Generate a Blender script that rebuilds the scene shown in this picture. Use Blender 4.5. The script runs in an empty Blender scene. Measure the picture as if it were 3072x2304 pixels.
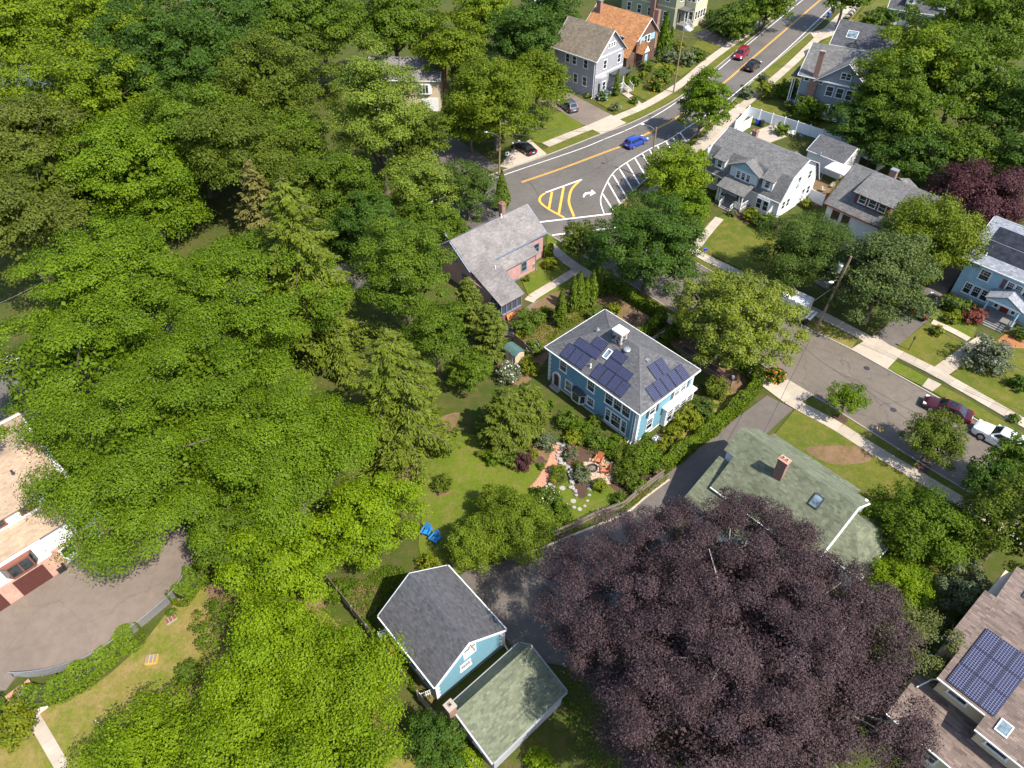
import bpy, bmesh, math, random
import numpy as np
from mathutils import Vector, Matrix

# ------------------------------------------------------------------ camera, sky, sun, exposure
R = math.radians
SC = bpy.context.scene
COL = SC.collection
CAM_H, CAM_F, CAM_T = 57.0, 2150.0, R(45)
cam_d = bpy.data.cameras.new('camera')
cam_d.sensor_width = 36.0
cam_d.lens = 36.0 * CAM_F / 3072.0
cam_d.clip_start = 0.5
cam_d.clip_end = 3000
cam = bpy.data.objects.new('camera', cam_d)
cam.location = (0, 0, CAM_H)
cam.rotation_euler = (CAM_T, 0, 0)
COL.objects.link(cam)
SC.camera = cam

SUN_EL = R(53)
SUN_AZ = math.atan2(-0.66, 0.75)            # from +x, towards the sun
world = bpy.data.worlds.new('World')
SC.world = world
world.use_nodes = True
wn = world.node_tree
bg = wn.nodes['Background']
sky = wn.nodes.new('ShaderNodeTexSky')
sky.sky_type = 'NISHITA'
sky.sun_disc = False
sky.sun_elevation = SUN_EL
sky.sun_rotation = math.pi / 2 - SUN_AZ
wn.links.new(sky.outputs[0], bg.inputs[0])
bg.inputs[1].default_value = 0.15
sun_d = bpy.data.lights.new('sun', 'SUN')
sun_d.energy = 4.4
sun_d.angle = R(0.6)
sun_d.color = (1.0, 0.94, 0.84)
sun = bpy.data.objects.new('sun', sun_d)
sdir = Vector((math.cos(SUN_EL) * math.cos(SUN_AZ), math.cos(SUN_EL) * math.sin(SUN_AZ), math.sin(SUN_EL)))
sun.rotation_euler = (-sdir).to_track_quat('-Z', 'Y').to_euler()
sun.location = (60, -40, 120)
COL.objects.link(sun)
SC.view_settings.view_transform = 'Standard'
SC.view_settings.look = 'None'
SC.view_settings.exposure = 0.82
SC.view_settings.gamma = 1.0
SC.view_settings.use_curve_mapping = False
SC.render.engine = 'CYCLES'
SC.cycles.max_bounces = 6
SC.cycles.diffuse_bounces = 3
SC.cycles.glossy_bounces = 2
SC.cycles.transmission_bounces = 3
SC.cycles.transparent_max_bounces = 4

# survey: the photograph's pixels read as points on a level plane at height z
def G(u, v, z=0.0):
    x = (u - 1536.0) / CAM_F
    y = -(v - 1152.0) / CAM_F
    c, s = math.cos(CAM_T), math.sin(CAM_T)
    dx, dy, dz = x, c + y * s, -s + y * c
    t = (z - CAM_H) / dz
    return Vector((dx * t, dy * t, z))
def GP(pts, z=0.0):
    return [G(u, v, z) for u, v in pts]
def dist(p):
    return (Vector(p) - Vector((0, 0, CAM_H))).length

# ------------------------------------------------------------------ object helpers
def tag(o, label=None, cat=None, group=None, kind=None):
    if label: o['label'] = label
    if cat: o['category'] = cat
    if group: o['group'] = group
    if kind: o['kind'] = kind
    return o
def link(name, data, parent=None, loc=None, rz=0.0, mats=None):
    o = bpy.data.objects.new(name, data)
    COL.objects.link(o)
    if parent is not None: o.parent = parent
    if loc is not None: o.location = loc
    if rz: o.rotation_euler = (0, 0, rz)
    return o
def empty(name, loc=(0, 0, 0), rz=0.0, label=None, cat=None, group=None, kind=None):
    o = link(name, None, None, loc, rz)
    o.empty_display_size = 0.3
    return tag(o, label, cat, group, kind)

class MB:
    """collects faces; build() makes ONE mesh object"""
    def __init__(s):
        s.v = []; s.f = []; s.mi = []; s.t = []; s.cur = 0; s.tint = 0.5
    def face(s, pts):
        n = len(s.v)
        s.v.extend([tuple(p) for p in pts])
        s.f.append(tuple(range(n, n + len(pts)))); s.mi.append(s.cur); s.t.append(s.tint)
    def solid(s, bot, top):
        n = len(bot)
        s.face(list(reversed(bot))); s.face(top)
        for i in range(n):
            j = (i + 1) % n
            s.face([bot[i], bot[j], top[j], top[i]])
    def box(s, x0, x1, y0, y1, z0, z1):
        b = [(x0, y0, z0), (x1, y0, z0), (x1, y1, z0), (x0, y1, z0)]
        s.solid(b, [(p[0], p[1], z1) for p in b])
    def bar(s, p, q, w, h, up=(0, 0, 1)):
        p, q = Vector(p), Vector(q)
        d = (q - p).normalized()
        a = d.cross(Vector(up))
        if a.length < 1e-4: a = d.cross(Vector((1, 0, 0)))
        a = a.normalized() * (w / 2)
        b = a.cross(d).normalized() * (h / 2)
        s.solid([p - a - b, p + a - b, p + a + b, p - a + b][::-1], [q - a - b, q + a - b, q + a + b, q - a + b][::-1])
    def prism(s, poly, z0, z1):
        s.solid([(p[0], p[1], z0) for p in poly], [(p[0], p[1], z1) for p in poly])
    def slab(s, pts, t):
        """polygon pts (ccw from outside) thickened inwards by t"""
        P = [Vector(p) for p in pts]
        n = (P[1] - P[0]).cross(P[2] - P[0]).normalized()
        s.solid([p - n * t for p in P], P)
    def cyl(s, p, q, r0, r1=None, n=8, cap=True):
        p, q = Vector(p), Vector(q)
        r1 = r0 if r1 is None else r1
        d = (q - p).normalized()
        a = d.cross(Vector((0, 0, 1)))
        if a.length < 1e-3: a = Vector((1, 0, 0))
        a.normalize(); b = d.cross(a)
        A = [p + (a * math.cos(2 * math.pi * i / n) + b * math.sin(2 * math.pi * i / n)) * r0 for i in range(n)]
        B = [q + (a * math.cos(2 * math.pi * i / n) + b * math.sin(2 * math.pi * i / n)) * r1 for i in range(n)]
        for i in range(n):
            j = (i + 1) % n
            s.face([A[j], A[i], B[i], B[j]])
        if cap:
            s.face(A); s.face(B[::-1])
    def tube(s, pts, rad, n=6):
        for i in range(len(pts) - 1):
            s.cyl(pts[i], pts[i + 1], rad[i], rad[i + 1], n, cap=(i in (0, len(pts) - 2)))
    def rings(s, rings, cap=True):
        for A, B in zip(rings[:-1], rings[1:]):
            n = len(A)
            for i in range(n):
                j = (i + 1) % n
                s.face([A[i], A[j], B[j], B[i]])
        if cap:
            s.face(rings[0][::-1]); s.face(rings[-1])
    def ball(s, c, rx, ry, rz, n=10, m=6, z0=-1.0):
        rs = []
        for k in range(m + 1):
            ph = math.asin(z0) + (math.pi / 2 - math.asin(z0)) * k / m
            rr = max(math.cos(ph), 0.02)
            rs.append([(c[0] + rx * rr * math.cos(2 * math.pi * i / n), c[1] + ry * rr * math.sin(2 * math.pi * i / n), c[2] + rz * math.sin(ph)) for i in range(n)])
        s.rings(rs)
    def mesh(s, mats, smooth=None, fix=True, tint=False):
        me = bpy.data.meshes.new('m')
        me.from_pydata(s.v, [], s.f)
        for m in (mats if isinstance(mats, (list, tuple)) else [mats]): me.materials.append(m)
        me.polygons.foreach_set('material_index', s.mi)
        if tint:
            a = me.attributes.new('tint', 'FLOAT', 'FACE'); a.data.foreach_set('value', s.t)
        if smooth is not None or fix:
            bm = bmesh.new(); bm.from_mesh(me)
            bmesh.ops.remove_doubles(bm, verts=bm.verts, dist=1e-4)
            bmesh.ops.recalc_face_normals(bm, faces=bm.faces)
            bm.to_mesh(me); bm.free()
        if smooth is not None:
            me.polygons.foreach_set('use_smooth', [True] * len(me.polygons))
            me.set_sharp_from_angle(angle=R(smooth))
        me.update()
        return me
    def build(s, name, mats, parent=None, loc=None, rz=0.0, smooth=None, fix=True, tint=False, **kw):
        o = link(name, s.mesh(mats, smooth, fix, tint), parent, loc, rz)
        return tag(o, **kw)

def quadmesh(name, V, tint, mat):
    """V (N,4,3) numpy -> mesh of N separate quads with a per-face tint"""
    N = len(V)
    me = bpy.data.meshes.new(name)
    me.vertices.add(4 * N); me.vertices.foreach_set('co', np.ascontiguousarray(V, dtype=np.float32).ravel())
    me.loops.add(4 * N); me.loops.foreach_set('vertex_index', np.arange(4 * N, dtype=np.int32))
    me.polygons.add(N); me.polygons.foreach_set('loop_start', np.arange(N, dtype=np.int32) * 4)
    me.update(calc_edges=True)
    a = me.attributes.new('tint', 'FLOAT', 'FACE'); a.data.foreach_set('value', np.ascontiguousarray(tint, dtype=np.float32))
    me.materials.append(mat)
    return me

# ------------------------------------------------------------------ materials
def _new(name):
    m = bpy.data.materials.new(name); m.use_nodes = True
    nt = m.node_tree
    return m, nt, nt.nodes['Principled BSDF']
def nd(nt, t, **kw):
    n = nt.nodes.new(t)
    for k, v in kw.items(): setattr(n, k, v)
    return n
def noise(nt, vec, scale, detail=3.0, rough=0.55):
    n = nd(nt, 'ShaderNodeTexNoise'); n.inputs['Scale'].default_value = scale
    n.inputs['Detail'].default_value = detail; n.inputs['Roughness'].default_value = rough
    nt.links.new(vec, n.inputs['Vector']); return n.outputs[0]
def ramp(nt, fac, stops):
    n = nd(nt, 'ShaderNodeValToRGB')
    e = n.color_ramp.elements
    while len(e) < len(stops): e.new(0.5)
    for i, (p, c) in enumerate(stops):
        e[i].position = p; e[i].color = (c[0], c[1], c[2], 1) if not isinstance(c, (int, float)) else (c, c, c, 1)
    nt.links.new(fac, n.inputs[0]); return n.outputs[0]
def mixc(nt, fac, a, b, mode='MIX'):
    n = nd(nt, 'ShaderNodeMix', data_type='RGBA', blend_type=mode)
    for s, v in ((n.inputs[0], fac), (n.inputs[6], a), (n.inputs[7], b)):
        if isinstance(v, (int, float)): s.default_value = v
        elif isinstance(v, tuple): s.default_value = (v[0], v[1], v[2], 1)
        else: nt.links.new(v, s)
    return n.outputs[2]
def math_(nt, op, a, b=None):
    n = nd(nt, 'ShaderNodeMath', operation=op)
    for i, v in enumerate((a, b)):
        if v is None: continue
        if isinstance(v, (int, float)): n.inputs[i].default_value = v
        else: nt.links.new(v, n.inputs[i])
    return n.outputs[0]
def bump(nt, bs, h, strength, dist_=0.02):
    b = nd(nt, 'ShaderNodeBump'); b.inputs['Strength'].default_value = strength; b.inputs['Distance'].default_value = dist_
    nt.links.new(h, b.inputs['Height']); nt.links.new(b.outputs[0], bs.inputs['Normal'])
def pos(nt): return nd(nt, 'ShaderNodeNewGeometry').outputs['Position']
def obc(nt): return nd(nt, 'ShaderNodeTexCoord').outputs['Object']
def sc(c, k): return (min(c[0] * k, 1), min(c[1] * k, 1), min(c[2] * k, 1))

def plain(name, c, rough=0.6, var=0.12, scale=3.0, metal=0.0, bmp=0.0, fine=30.0):
    m, nt, bs = _new(name)
    p = pos(nt)
    f = noise(nt, p, scale, 4)
    g = noise(nt, p, fine, 2)
    base = ramp(nt, f, [(0.25, sc(c, 1 - var)), (0.75, sc(c, 1 + var))])
    base = mixc(nt, var, base, ramp(nt, g, [(0.3, sc(c, 0.7)), (0.7, sc(c, 1.25))]))
    nt.links.new(base, bs.inputs['Base Color'])
    bs.inputs['Roughness'].default_value = rough; bs.inputs['Metallic'].default_value = metal
    if bmp: bump(nt, bs, g, bmp)
    return m
def siding(name, c, period=0.14, var=0.06, depth=0.6):
    m, nt, bs = _new(name)
    p = pos(nt); sx = nd(nt, 'ShaderNodeSeparateXYZ'); nt.links.new(p, sx.inputs[0])
    fr = math_(nt, 'FRACT', math_(nt, 'DIVIDE', sx.outputs[2], period))
    f = noise(nt, p, 1.2, 3)
    base = ramp(nt, f, [(0.3, sc(c, 1 - var)), (0.7, sc(c, 1 + var))])
    line = ramp(nt, fr, [(0.0, 0.72), (0.10, 1.0), (1.0, 1.0)])
    nt.links.new(mixc(nt, 1.0, base, line, 'MULTIPLY'), bs.inputs['Base Color'])
    bs.inputs['Roughness'].default_value = 0.65
    bump(nt, bs, math_(nt, 'SUBTRACT', 1.0, fr), depth, 0.03)
    return m
def brickmat(name, c1, c2, mortar, sx_=1.0, w=0.22, h=0.075, vertical=True):
    m, nt, bs = _new(name)
    p = obc(nt)
    s = nd(nt, 'ShaderNodeSeparateXYZ'); nt.links.new(p, s.inputs[0])
    cb = nd(nt, 'ShaderNodeCombineXYZ')
    if vertical:
        nt.links.new(math_(nt, 'ADD', s.outputs[0], s.outputs[1]), cb.inputs[0]); nt.links.new(s.outputs[2], cb.inputs[1])
    else:
        nt.links.new(s.outputs[0], cb.inputs[0]); nt.links.new(s.outputs[1], cb.inputs[1])
    b = nd(nt, 'ShaderNodeTexBrick')
    nt.links.new(cb.outputs[0], b.inputs['Vector'])
    b.inputs['Scale'].default_value = 1.0; b.inputs['Brick Width'].default_value = w; b.inputs['Row Height'].default_value = h
    b.inputs['Mortar Size'].default_value = 0.012
    for i, c in (('Color1', c1), ('Color2', c2), ('Mortar', mortar)): b.inputs[i].default_value = (*c, 1)
    f = noise(nt, p, 2.0, 3)
    nt.links.new(mixc(nt, 0.5, b.outputs[0], ramp(nt, f, [(0.3, 0.6), (0.7, 1.1)]), 'MULTIPLY'), bs.inputs['Base Color'])
    bs.inputs['Roughness'].default_value = 0.85
    bump(nt, bs, b.outputs['Fac'], -0.4, 0.02)
    return m
def shingle(name, c, var=0.35, stain=0.25):
    m, nt, bs = _new(name)
    p = pos(nt)
    t = nd(nt, 'ShaderNodeAttribute', attribute_name='tint').outputs['Fac']
    base = ramp(nt, t, [(0.0, sc(c, 1 - var)), (0.5, c), (1.0, sc(c, 1 + var))])
    g = noise(nt, p, 45.0, 2)
    base = mixc(nt, 0.5, base, ramp(nt, g, [(0.3, 0.55), (0.7, 1.15)]), 'MULTIPLY')
    f = noise(nt, p, 0.45, 5, 0.65)
    base = mixc(nt, stain, base, ramp(nt, f, [(0.35, 0.45), (0.62, 1.15)]), 'MULTIPLY')
    nt.links.new(base, bs.inputs['Base Color'])
    bs.inputs['Roughness'].default_value = 0.9
    bump(nt, bs, g, 0.3, 0.01)
    return m
def leafmat(name, dark, light, trans=0.3, hue=0.0):
    m, nt, bs = _new(name)
    t = nd(nt, 'ShaderNodeAttribute', attribute_name='tint').outputs['Fac']
    oi = nd(nt, 'ShaderNodeObjectInfo').outputs['Random']
    p = pos(nt)
    f = noise(nt, p, 0.35, 3)
    tt = math_(nt, 'ADD', math_(nt, 'MULTIPLY', t, 0.75), math_(nt, 'MULTIPLY', f, 0.35))
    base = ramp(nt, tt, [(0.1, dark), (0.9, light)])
    base = mixc(nt, 0.25, base, ramp(nt, oi, [(0.0, 0.75), (1.0, 1.2)]), 'MULTIPLY')
    nt.links.new(base, bs.inputs['Base Color'])
    bs.inputs['Roughness'].default_value = 0.55
    bs.inputs['Specular IOR Level'].default_value = 0.15
    tr = nd(nt, 'ShaderNodeBsdfTranslucent')
    nt.links.new(mixc(nt, 1.0, base, (1.0, 1.0, 0.45), 'MULTIPLY'), tr.inputs[0])
    mx = nd(nt, 'ShaderNodeMixShader'); mx.inputs[0].default_value = trans
    nt.links.new(bs.outputs[0], mx.inputs[1]); nt.links.new(tr.outputs[0], mx.inputs[2])
    nt.links.new(mx.outputs[0], nt.nodes['Material Output'].inputs[0])
    return m
def groundmat(name, cols, scales=(0.15, 0.9, 6.0), fine=28.0, rough=0.95, mix2=None):
    """cols: 3 colours laid over each other by noise of falling size"""
    m, nt, bs = _new(name)
    p = pos(nt)
    base = ramp(nt, noise(nt, p, scales[0], 4, 0.6), [(0.35, cols[0]), (0.65, cols[1])])
    base = mixc(nt, ramp(nt, noise(nt, p, scales[1], 4, 0.6), [(0.45, 0.0), (0.7, 0.75)]), base, cols[2])
    base = mixc(nt, 0.55, base, ramp(nt, noise(nt, p, scales[2], 4, 0.7), [(0.3, 0.6), (0.7, 1.3)]), 'MULTIPLY')
    h = noise(nt, p, fine, 3, 0.7)
    base = mixc(nt, 0.6, base, ramp(nt, h, [(0.3, 0.5), (0.7, 1.4)]), 'MULTIPLY')
    nt.links.new(base, bs.inputs['Base Color'])
    bs.inputs['Roughness'].default_value = rough
    bs.inputs['Specular IOR Level'].default_value = 0.15
    bump(nt, bs, h, 0.5, 0.05)
    return m
def asphaltmat(name, c, crack=0.35):
    m, nt, bs = _new(name)
    p = pos(nt)
    base = ramp(nt, noise(nt, p, 0.13, 4, 0.6), [(0.3, sc(c, 0.82)), (0.7, sc(c, 1.15))])
    base = mixc(nt, 0.45, base, ramp(nt, noise(nt, p, 1.4, 4, 0.65), [(0.3, 0.75), (0.7, 1.2)]), 'MULTIPLY')
    h = noise(nt, p, 22.0, 3, 0.7)
    base = mixc(nt, 0.5, base, ramp(nt, h, [(0.3, 0.72), (0.7, 1.25)]), 'MULTIPLY')
    vo = nd(nt, 'ShaderNodeTexVoronoi', feature='DISTANCE_TO_EDGE'); vo.inputs['Scale'].default_value = 0.17
    wv = nd(nt, 'ShaderNodeVectorMath', operation='ADD')
    nt.links.new(p, wv.inputs[0])
    nn = nd(nt, 'ShaderNodeTexNoise'); nn.inputs['Scale'].default_value = 0.7; nt.links.new(p, nn.inputs['Vector'])
    nt.links.new(nn.outputs[1], wv.inputs[1]); nt.links.new(wv.outputs[0], vo.inputs['Vector'])
    cr = ramp(nt, vo.outputs['Distance'], [(0.0, 0.0), (0.006, 1.0)])
    base = mixc(nt, crack, base, cr, 'MULTIPLY')
    nt.links.new(base, bs.inputs['Base Color'])
    bs.inputs['Roughness'].default_value = 0.9
    bump(nt, bs, h, 0.25, 0.01)
    return m
def concrete(name, c):
    m, nt, bs = _new(name)
    p = pos(nt)
    oi = nd(nt, 'ShaderNodeObjectInfo').outputs['Random']
    base = ramp(nt, oi, [(0.0, sc(c, 0.86)), (1.0, sc(c, 1.1))])
    base = mixc(nt, 0.5, base, ramp(nt, noise(nt, p, 1.1, 5, 0.65), [(0.3, 0.72), (0.7, 1.15)]), 'MULTIPLY')
    h = noise(nt, p, 26.0, 3, 0.6)
    base = mixc(nt, 0.35, base, ramp(nt, h, [(0.3, 0.8), (0.7, 1.15)]), 'MULTIPLY')
    nt.links.new(base, bs.inputs['Base Color']); bs.inputs['Roughness'].default_value = 0.9
    return m
def glassmat(name, c=(0.02, 0.025, 0.03), rough=0.04):
    m, nt, bs = _new(name)
    p = pos(nt)
    base = ramp(nt, noise(nt, p, 1.7, 3), [(0.35, sc(c, 0.5)), (0.65, sc(c, 2.2))])
    nt.links.new(base, bs.inputs['Base Color'])
    bs.inputs['Roughness'].default_value = rough; bs.inputs['Specular IOR Level'].default_value = 0.7
    return m
def paint(name, c, rough=0.25, coat=0.6, metal=0.2):
    m, nt, bs = _new(name)
    p = obc(nt)
    base = mixc(nt, 0.25, c, ramp(nt, noise(nt, p, 2.5, 3), [(0.3, sc(c, 0.75)), (0.7, sc(c, 1.2))]))
    nt.links.new(base, bs.inputs['Base Color'])
    bs.inputs['Roughness'].default_value = rough; bs.inputs['Metallic'].default_value = metal
    bs.inputs['Coat Weight'].default_value = coat; bs.inputs['Coat Roughness'].default_value = 0.06
    return m
def solarmat(name, nx, ny, cell=(0.010, 0.012, 0.045), line=(0.16, 0.17, 0.24)):
    """cell print of a panel 1 x 1 in object space"""
    m, nt, bs = _new(name)
    s = nd(nt, 'ShaderNodeSeparateXYZ'); nt.links.new(obc(nt), s.inputs[0])
    fx = math_(nt, 'FRACT', math_(nt, 'MULTIPLY', s.outputs[0], nx)); fy = math_(nt, 'FRACT', math_(nt, 'MULTIPLY', s.outputs[1], ny))
    a = math_(nt, 'MINIMUM', fx, math_(nt, 'SUBTRACT', 1.0, fx)); b = math_(nt, 'MINIMUM', fy, math_(nt, 'SUBTRACT', 1.0, fy))
    k = math_(nt, 'LESS_THAN', math_(nt, 'MINIMUM', a, b), 0.055)
    nt.links.new(mixc(nt, k, cell, line), bs.inputs['Base Color'])
    bs.inputs['Roughness'].default_value = 0.22; bs.inputs['Specular IOR Level'].default_value = 0.5
    return m

M = {}
M['white'] = plain('white_paint', (0.78, 0.78, 0.77), 0.5, 0.05)
M['white_vinyl'] = plain('white_vinyl', (0.80, 0.81, 0.83), 0.4, 0.04)
M['glass'] = glassmat('window_glass')
M['glass2'] = glassmat('window_glass_curtained', (0.16, 0.15, 0.13), 0.08)
M['carglass'] = glassmat('car_glass', (0.012, 0.014, 0.016), 0.03)
M['wood_grey'] = plain('weathered_wood', (0.22, 0.18, 0.14), 0.85, 0.25, 2.0, fine=14)
M['wood_pole'] = plain('pole_wood', (0.26, 0.18, 0.11), 0.85, 0.22, 2.0, fine=10)
M['bark'] = plain('bark', (0.13, 0.10, 0.075), 0.9, 0.3, 3.0, bmp=0.5, fine=9)
M['bark_grey'] = plain('beech_bark', (0.33, 0.29, 0.26), 0.8, 0.25, 2.0, fine=8)
M['metal'] = plain('grey_metal', (0.42, 0.43, 0.44), 0.4, 0.08, metal=0.6)
M['dark_metal'] = plain('dark_metal', (0.04, 0.04, 0.045), 0.45, 0.1)
M['black'] = plain('black_plastic', (0.02, 0.02, 0.022), 0.5, 0.1)
M['rubber'] = plain('tyre_rubber', (0.018, 0.018, 0.018), 0.85, 0.15)
M['brick'] = brickmat('red_brick', (0.30, 0.10, 0.06), (0.22, 0.075, 0.05), (0.34, 0.30, 0.26))
M['brick_pale'] = brickmat('salmon_brick', (0.56, 0.24, 0.15), (0.46, 0.19, 0.12), (0.60, 0.50, 0.42))
M['concrete'] = concrete('concrete', (0.43, 0.36, 0.28))
M['concrete_old'] = concrete('old_concrete', (0.42, 0.35, 0.28))
M['kerb'] = concrete('kerb_stone', (0.36, 0.32, 0.27))
M['asphalt'] = asphaltmat('asphalt', (0.118, 0.105, 0.092))
M['asphalt_side'] = asphaltmat('side_street_asphalt', (0.140, 0.115, 0.092))
M['asphalt_drive'] = asphaltmat('driveway_asphalt', (0.125, 0.105, 0.09))
M['asphalt_tan'] = asphaltmat('old_driveway_asphalt', (0.185, 0.145, 0.115), 0.25)
M['linewhite'] = plain('road_paint_white', (0.74, 0.73, 0.70), 0.7, 0.2, 1.5)
M['lineyellow'] = plain('road_paint_yellow', (0.72, 0.40, 0.06), 0.7, 0.2, 1.5)
M['grass'] = groundmat('lawn_grass', [(0.075, 0.105, 0.012), (0.120, 0.130, 0.018), (0.18, 0.14, 0.04)])
M['grass_lush'] = groundmat('garden_grass', [(0.080, 0.125, 0.010), (0.120, 0.150, 0.014), (0.17, 0.145, 0.04)])
M['grass_dry'] = groundmat('dry_grass', [(0.14, 0.16, 0.02), (0.22, 0.17, 0.05), (0.30, 0.20, 0.09)], (0.22, 0.7, 5.0))
M['ground'] = groundmat('ground_cover', [(0.05, 0.075, 0.012), (0.075, 0.09, 0.015), (0.12, 0.085, 0.04)])
M['soil'] = groundmat('bare_soil', [(0.17, 0.105, 0.06), (0.24, 0.15, 0.085), (0.12, 0.10, 0.03)])
M['mulch'] = groundmat('mulch', [(0.085, 0.05, 0.035), (0.12, 0.07, 0.05), (0.07, 0.05, 0.035)], (0.4, 1.5, 9.0))
M['redmulch'] = groundmat('red_bark_mulch', [(0.36, 0.14, 0.06), (0.44, 0.19, 0.09), (0.20, 0.13, 0.05)], (0.3, 1.6, 9.0))
M['gravel'] = groundmat('gravel', [(0.17, 0.13, 0.10), (0.23, 0.18, 0.14), (0.12, 0.11, 0.09)], (0.3, 1.2, 9.0))
# ------------------------------------------------------------------ the ground, streets and pavements
def smooth_loop(pts, k=3):
    out = []
    n = len(pts)
    for i in range(n):
        p0, p1, p2, p3 = (Vector(pts[(i + j - 1) % n]) for j in range(4))
        for s in range(k):
            t = s / k
            out.append(0.5 * ((2 * p1) + (p2 - p0) * t + (2 * p0 - 5 * p1 + 4 * p2 - p3) * t * t + (3 * p1 - p0 - 3 * p2 + p3) * t ** 3))
    return out
def smooth_line(pts, k=6):
    P = [Vector(p) for p in pts]
    P = [P[0] * 2 - P[1]] + P + [P[-1] * 2 - P[-2]]
    out = []
    for i in range(1, len(P) - 2):
        p0, p1, p2, p3 = P[i - 1:i + 3]
        for s in range(k):
            t = s / k
            out.append(0.5 * ((2 * p1) + (p2 - p0) * t + (2 * p0 - 5 * p1 + 4 * p2 - p3) * t * t + (3 * p1 - p0 - 3 * p2 + p3) * t ** 3))
    out.append(P[-2])
    return out
def resample(pts, step):
    out = [pts[0].copy()]; acc = 0.0
    for a, b in zip(pts[:-1], pts[1:]):
        d = (b - a).length
        if d < 1e-6: continue
        t = step - acc
        while t <= d:
            out.append(a + (b - a) * (t / d)); t += step
        acc = d - (t - step)
    return out
def offs(pts, w):
    out = []
    for i, p in enumerate(pts):
        a = pts[max(i - 1, 0)]; b = pts[min(i + 1, len(pts) - 1)]
        d = (b - a); d.z = 0; d.normalize()
        out.append(p + Vector((-d.y, d.x, 0)) * w)
    return out
_z = [0.0]
def patch(name, px, mat, top, smooth=False, kind='structure', base=-0.05, world=False, parent=None, label=None):
    pts = [Vector(p) for p in px] if world else GP(px)
    if smooth: pts = smooth_loop(pts)
    _z[0] = (_z[0] + 0.0013) % 0.0091
    mb = MB()
    mb.prism([(p.x, p.y) for p in pts], base, top + _z[0])
    o = mb.build(name, M[mat], parent)
    if parent is None: tag(o, label, None, None, kind)
    return o
def strip(name, pts, width, z, mat, parent=None, thick=0.003, kind=None):
    L = offs(pts, width / 2); Rr = offs(pts, -width / 2)
    mb = MB()
    for i in range(len(pts) - 1):
        mb.face([(Rr[i].x, Rr[i].y, z), (Rr[i + 1].x, Rr[i + 1].y, z), (L[i + 1].x, L[i + 1].y, z), (L[i].x, L[i].y, z)])
    o = mb.build(name, M[mat], parent)
    if kind: o['kind'] = kind
    return o

g_mb = MB()
g_mb.prism([(-420, -60), (420, -60), (420, 620), (-420, 620)], -1.0, 0.0)
g_mb.build('ground', M['ground'], kind='structure')

left_kerb = [(2490, -70), (2395, -3), (2253, 117), (2148, 203), (2045, 287), (1950, 342), (1878, 375), (1803, 403), (1644, 465), (1525, 507), (1400, 552), (1000, 700), (500, 890), (0, 1080), (-300, 1200)]
right_kerb = [(2610, -70), (2532, 0), (2426, 101), (2289, 216), (2196, 304), (2110, 385), (2050, 434), (2018, 463), (1979, 503), (1919, 556), (1861, 612)]
corner_e = [(1861, 612), (1845, 630), (1850, 656), (1890, 686)]
far_kerb = [(1890, 686), (2000, 742), (2122, 808), (2200, 855), (2300, 917), (2412, 980), (2553, 1049), (2661, 1109), (2785, 1178), (2915, 1253), (3072, 1345), (3250, 1450)]
near_kerb = [(1640, 700), (1700, 737), (1760, 775), (1840, 822), (1950, 890), (2040, 947), (2180, 1033), (2354, 1136), (2436, 1186), (2542, 1252), (2778, 1401), (2947, 1503), (3072, 1590), (3250, 1705)]
south_kerb = [(1640, 700), (1560, 716), (1400, 770), (1000, 905), (500, 1100), (0, 1290), (-300, 1420)]
main_street = patch('main_street', left_kerb + south_kerb[::-1] + corner_e[::-1] + right_kerb[::-1], 'asphalt', 0.008)
side_street = patch('side_street', [(1640, 700)] + corner_e[1:] + far_kerb[1:] + near_kerb[::-1][:-1], 'asphalt_side', 0.018)

for pts in (left_kerb, right_kerb + corner_e[1:] + far_kerb[1:], near_kerb, south_kerb):
    line = resample(smooth_line(GP(pts)), 1.0)
    A, B = offs(line, 0.08), offs(line, -0.08)
    mb = MB()
    for i in range(len(line) - 1):
        mb.solid([(p.x, p.y, -0.05) for p in (A[i], A[i + 1], B[i + 1], B[i])][::-1], [(p.x, p.y, 0.112) for p in (A[i], A[i + 1], B[i + 1], B[i])][::-1])
    mb.build('kerb', M['kerb'], kind='structure')

# painted markings (parts of the street)
def px4(l): return [(1500 + x / 3.687, 440 + y / 3.687) for x, y in l]
yl = smooth_line(GP([(2510, -40), (2461, 0), (2256, 176), (2170, 250), (2037, 349), (1980, 381), (1920, 412), (1861, 440), (1823, 454), (1687, 505), (1565, 547)]))
for s in (0.13, -0.13): strip('centre_line', offs(yl, s), 0.13, 0.031, 'lineyellow', main_street)
strip('edge_line', smooth_line(GP([(2450, -36), (2408, 0), (2240, 137), (2152, 212), (2055, 288), (1980, 339), (1890, 386), (1810, 419), (1760, 440), (1687, 466), (1530, 519), (1400, 566), (1000, 715), (500, 905), (0, 1096)])), 0.15, 0.031, 'linewhite', main_street)
strip('edge_line', smooth_line(GP([(2560, -40), (2516, 0), (2359, 150), (2176, 304), (2054, 388), (1997, 424), (1961, 441), (1901, 475), (1855, 505), (1836, 524), (1823, 544), (1806, 581), (1802, 608), (1812, 641)])), 0.17, 0.031, 'linewhite', main_street)
for a, b in [((2040, 398), (2062, 429)), ((2018, 412), (2038, 441)), ((1997, 422), (2018, 458)), ((1972, 438), (1996, 478)), ((1949, 450), (1977, 501)), ((1927, 462), (1957, 513)), ((1904, 474), (1941, 535)), ((1880, 489), (1919, 554)), ((1858, 506), (1899, 573)), ((1839, 525), (1880, 592)), ((1823, 546), (1859, 609)), ((1808, 582), (1840, 632))]:
    strip('hatch_line', GP([a, b]), 0.24, 0.035, 'linewhite', main_street)
strip('island_outline', smooth_line(GP([(1635.6, 579.7), (1624, 588), (1619, 597), (1622, 608), (1645, 627), (1694, 654)])), 0.36, 0.031, 'lineyellow', main_street)
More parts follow.
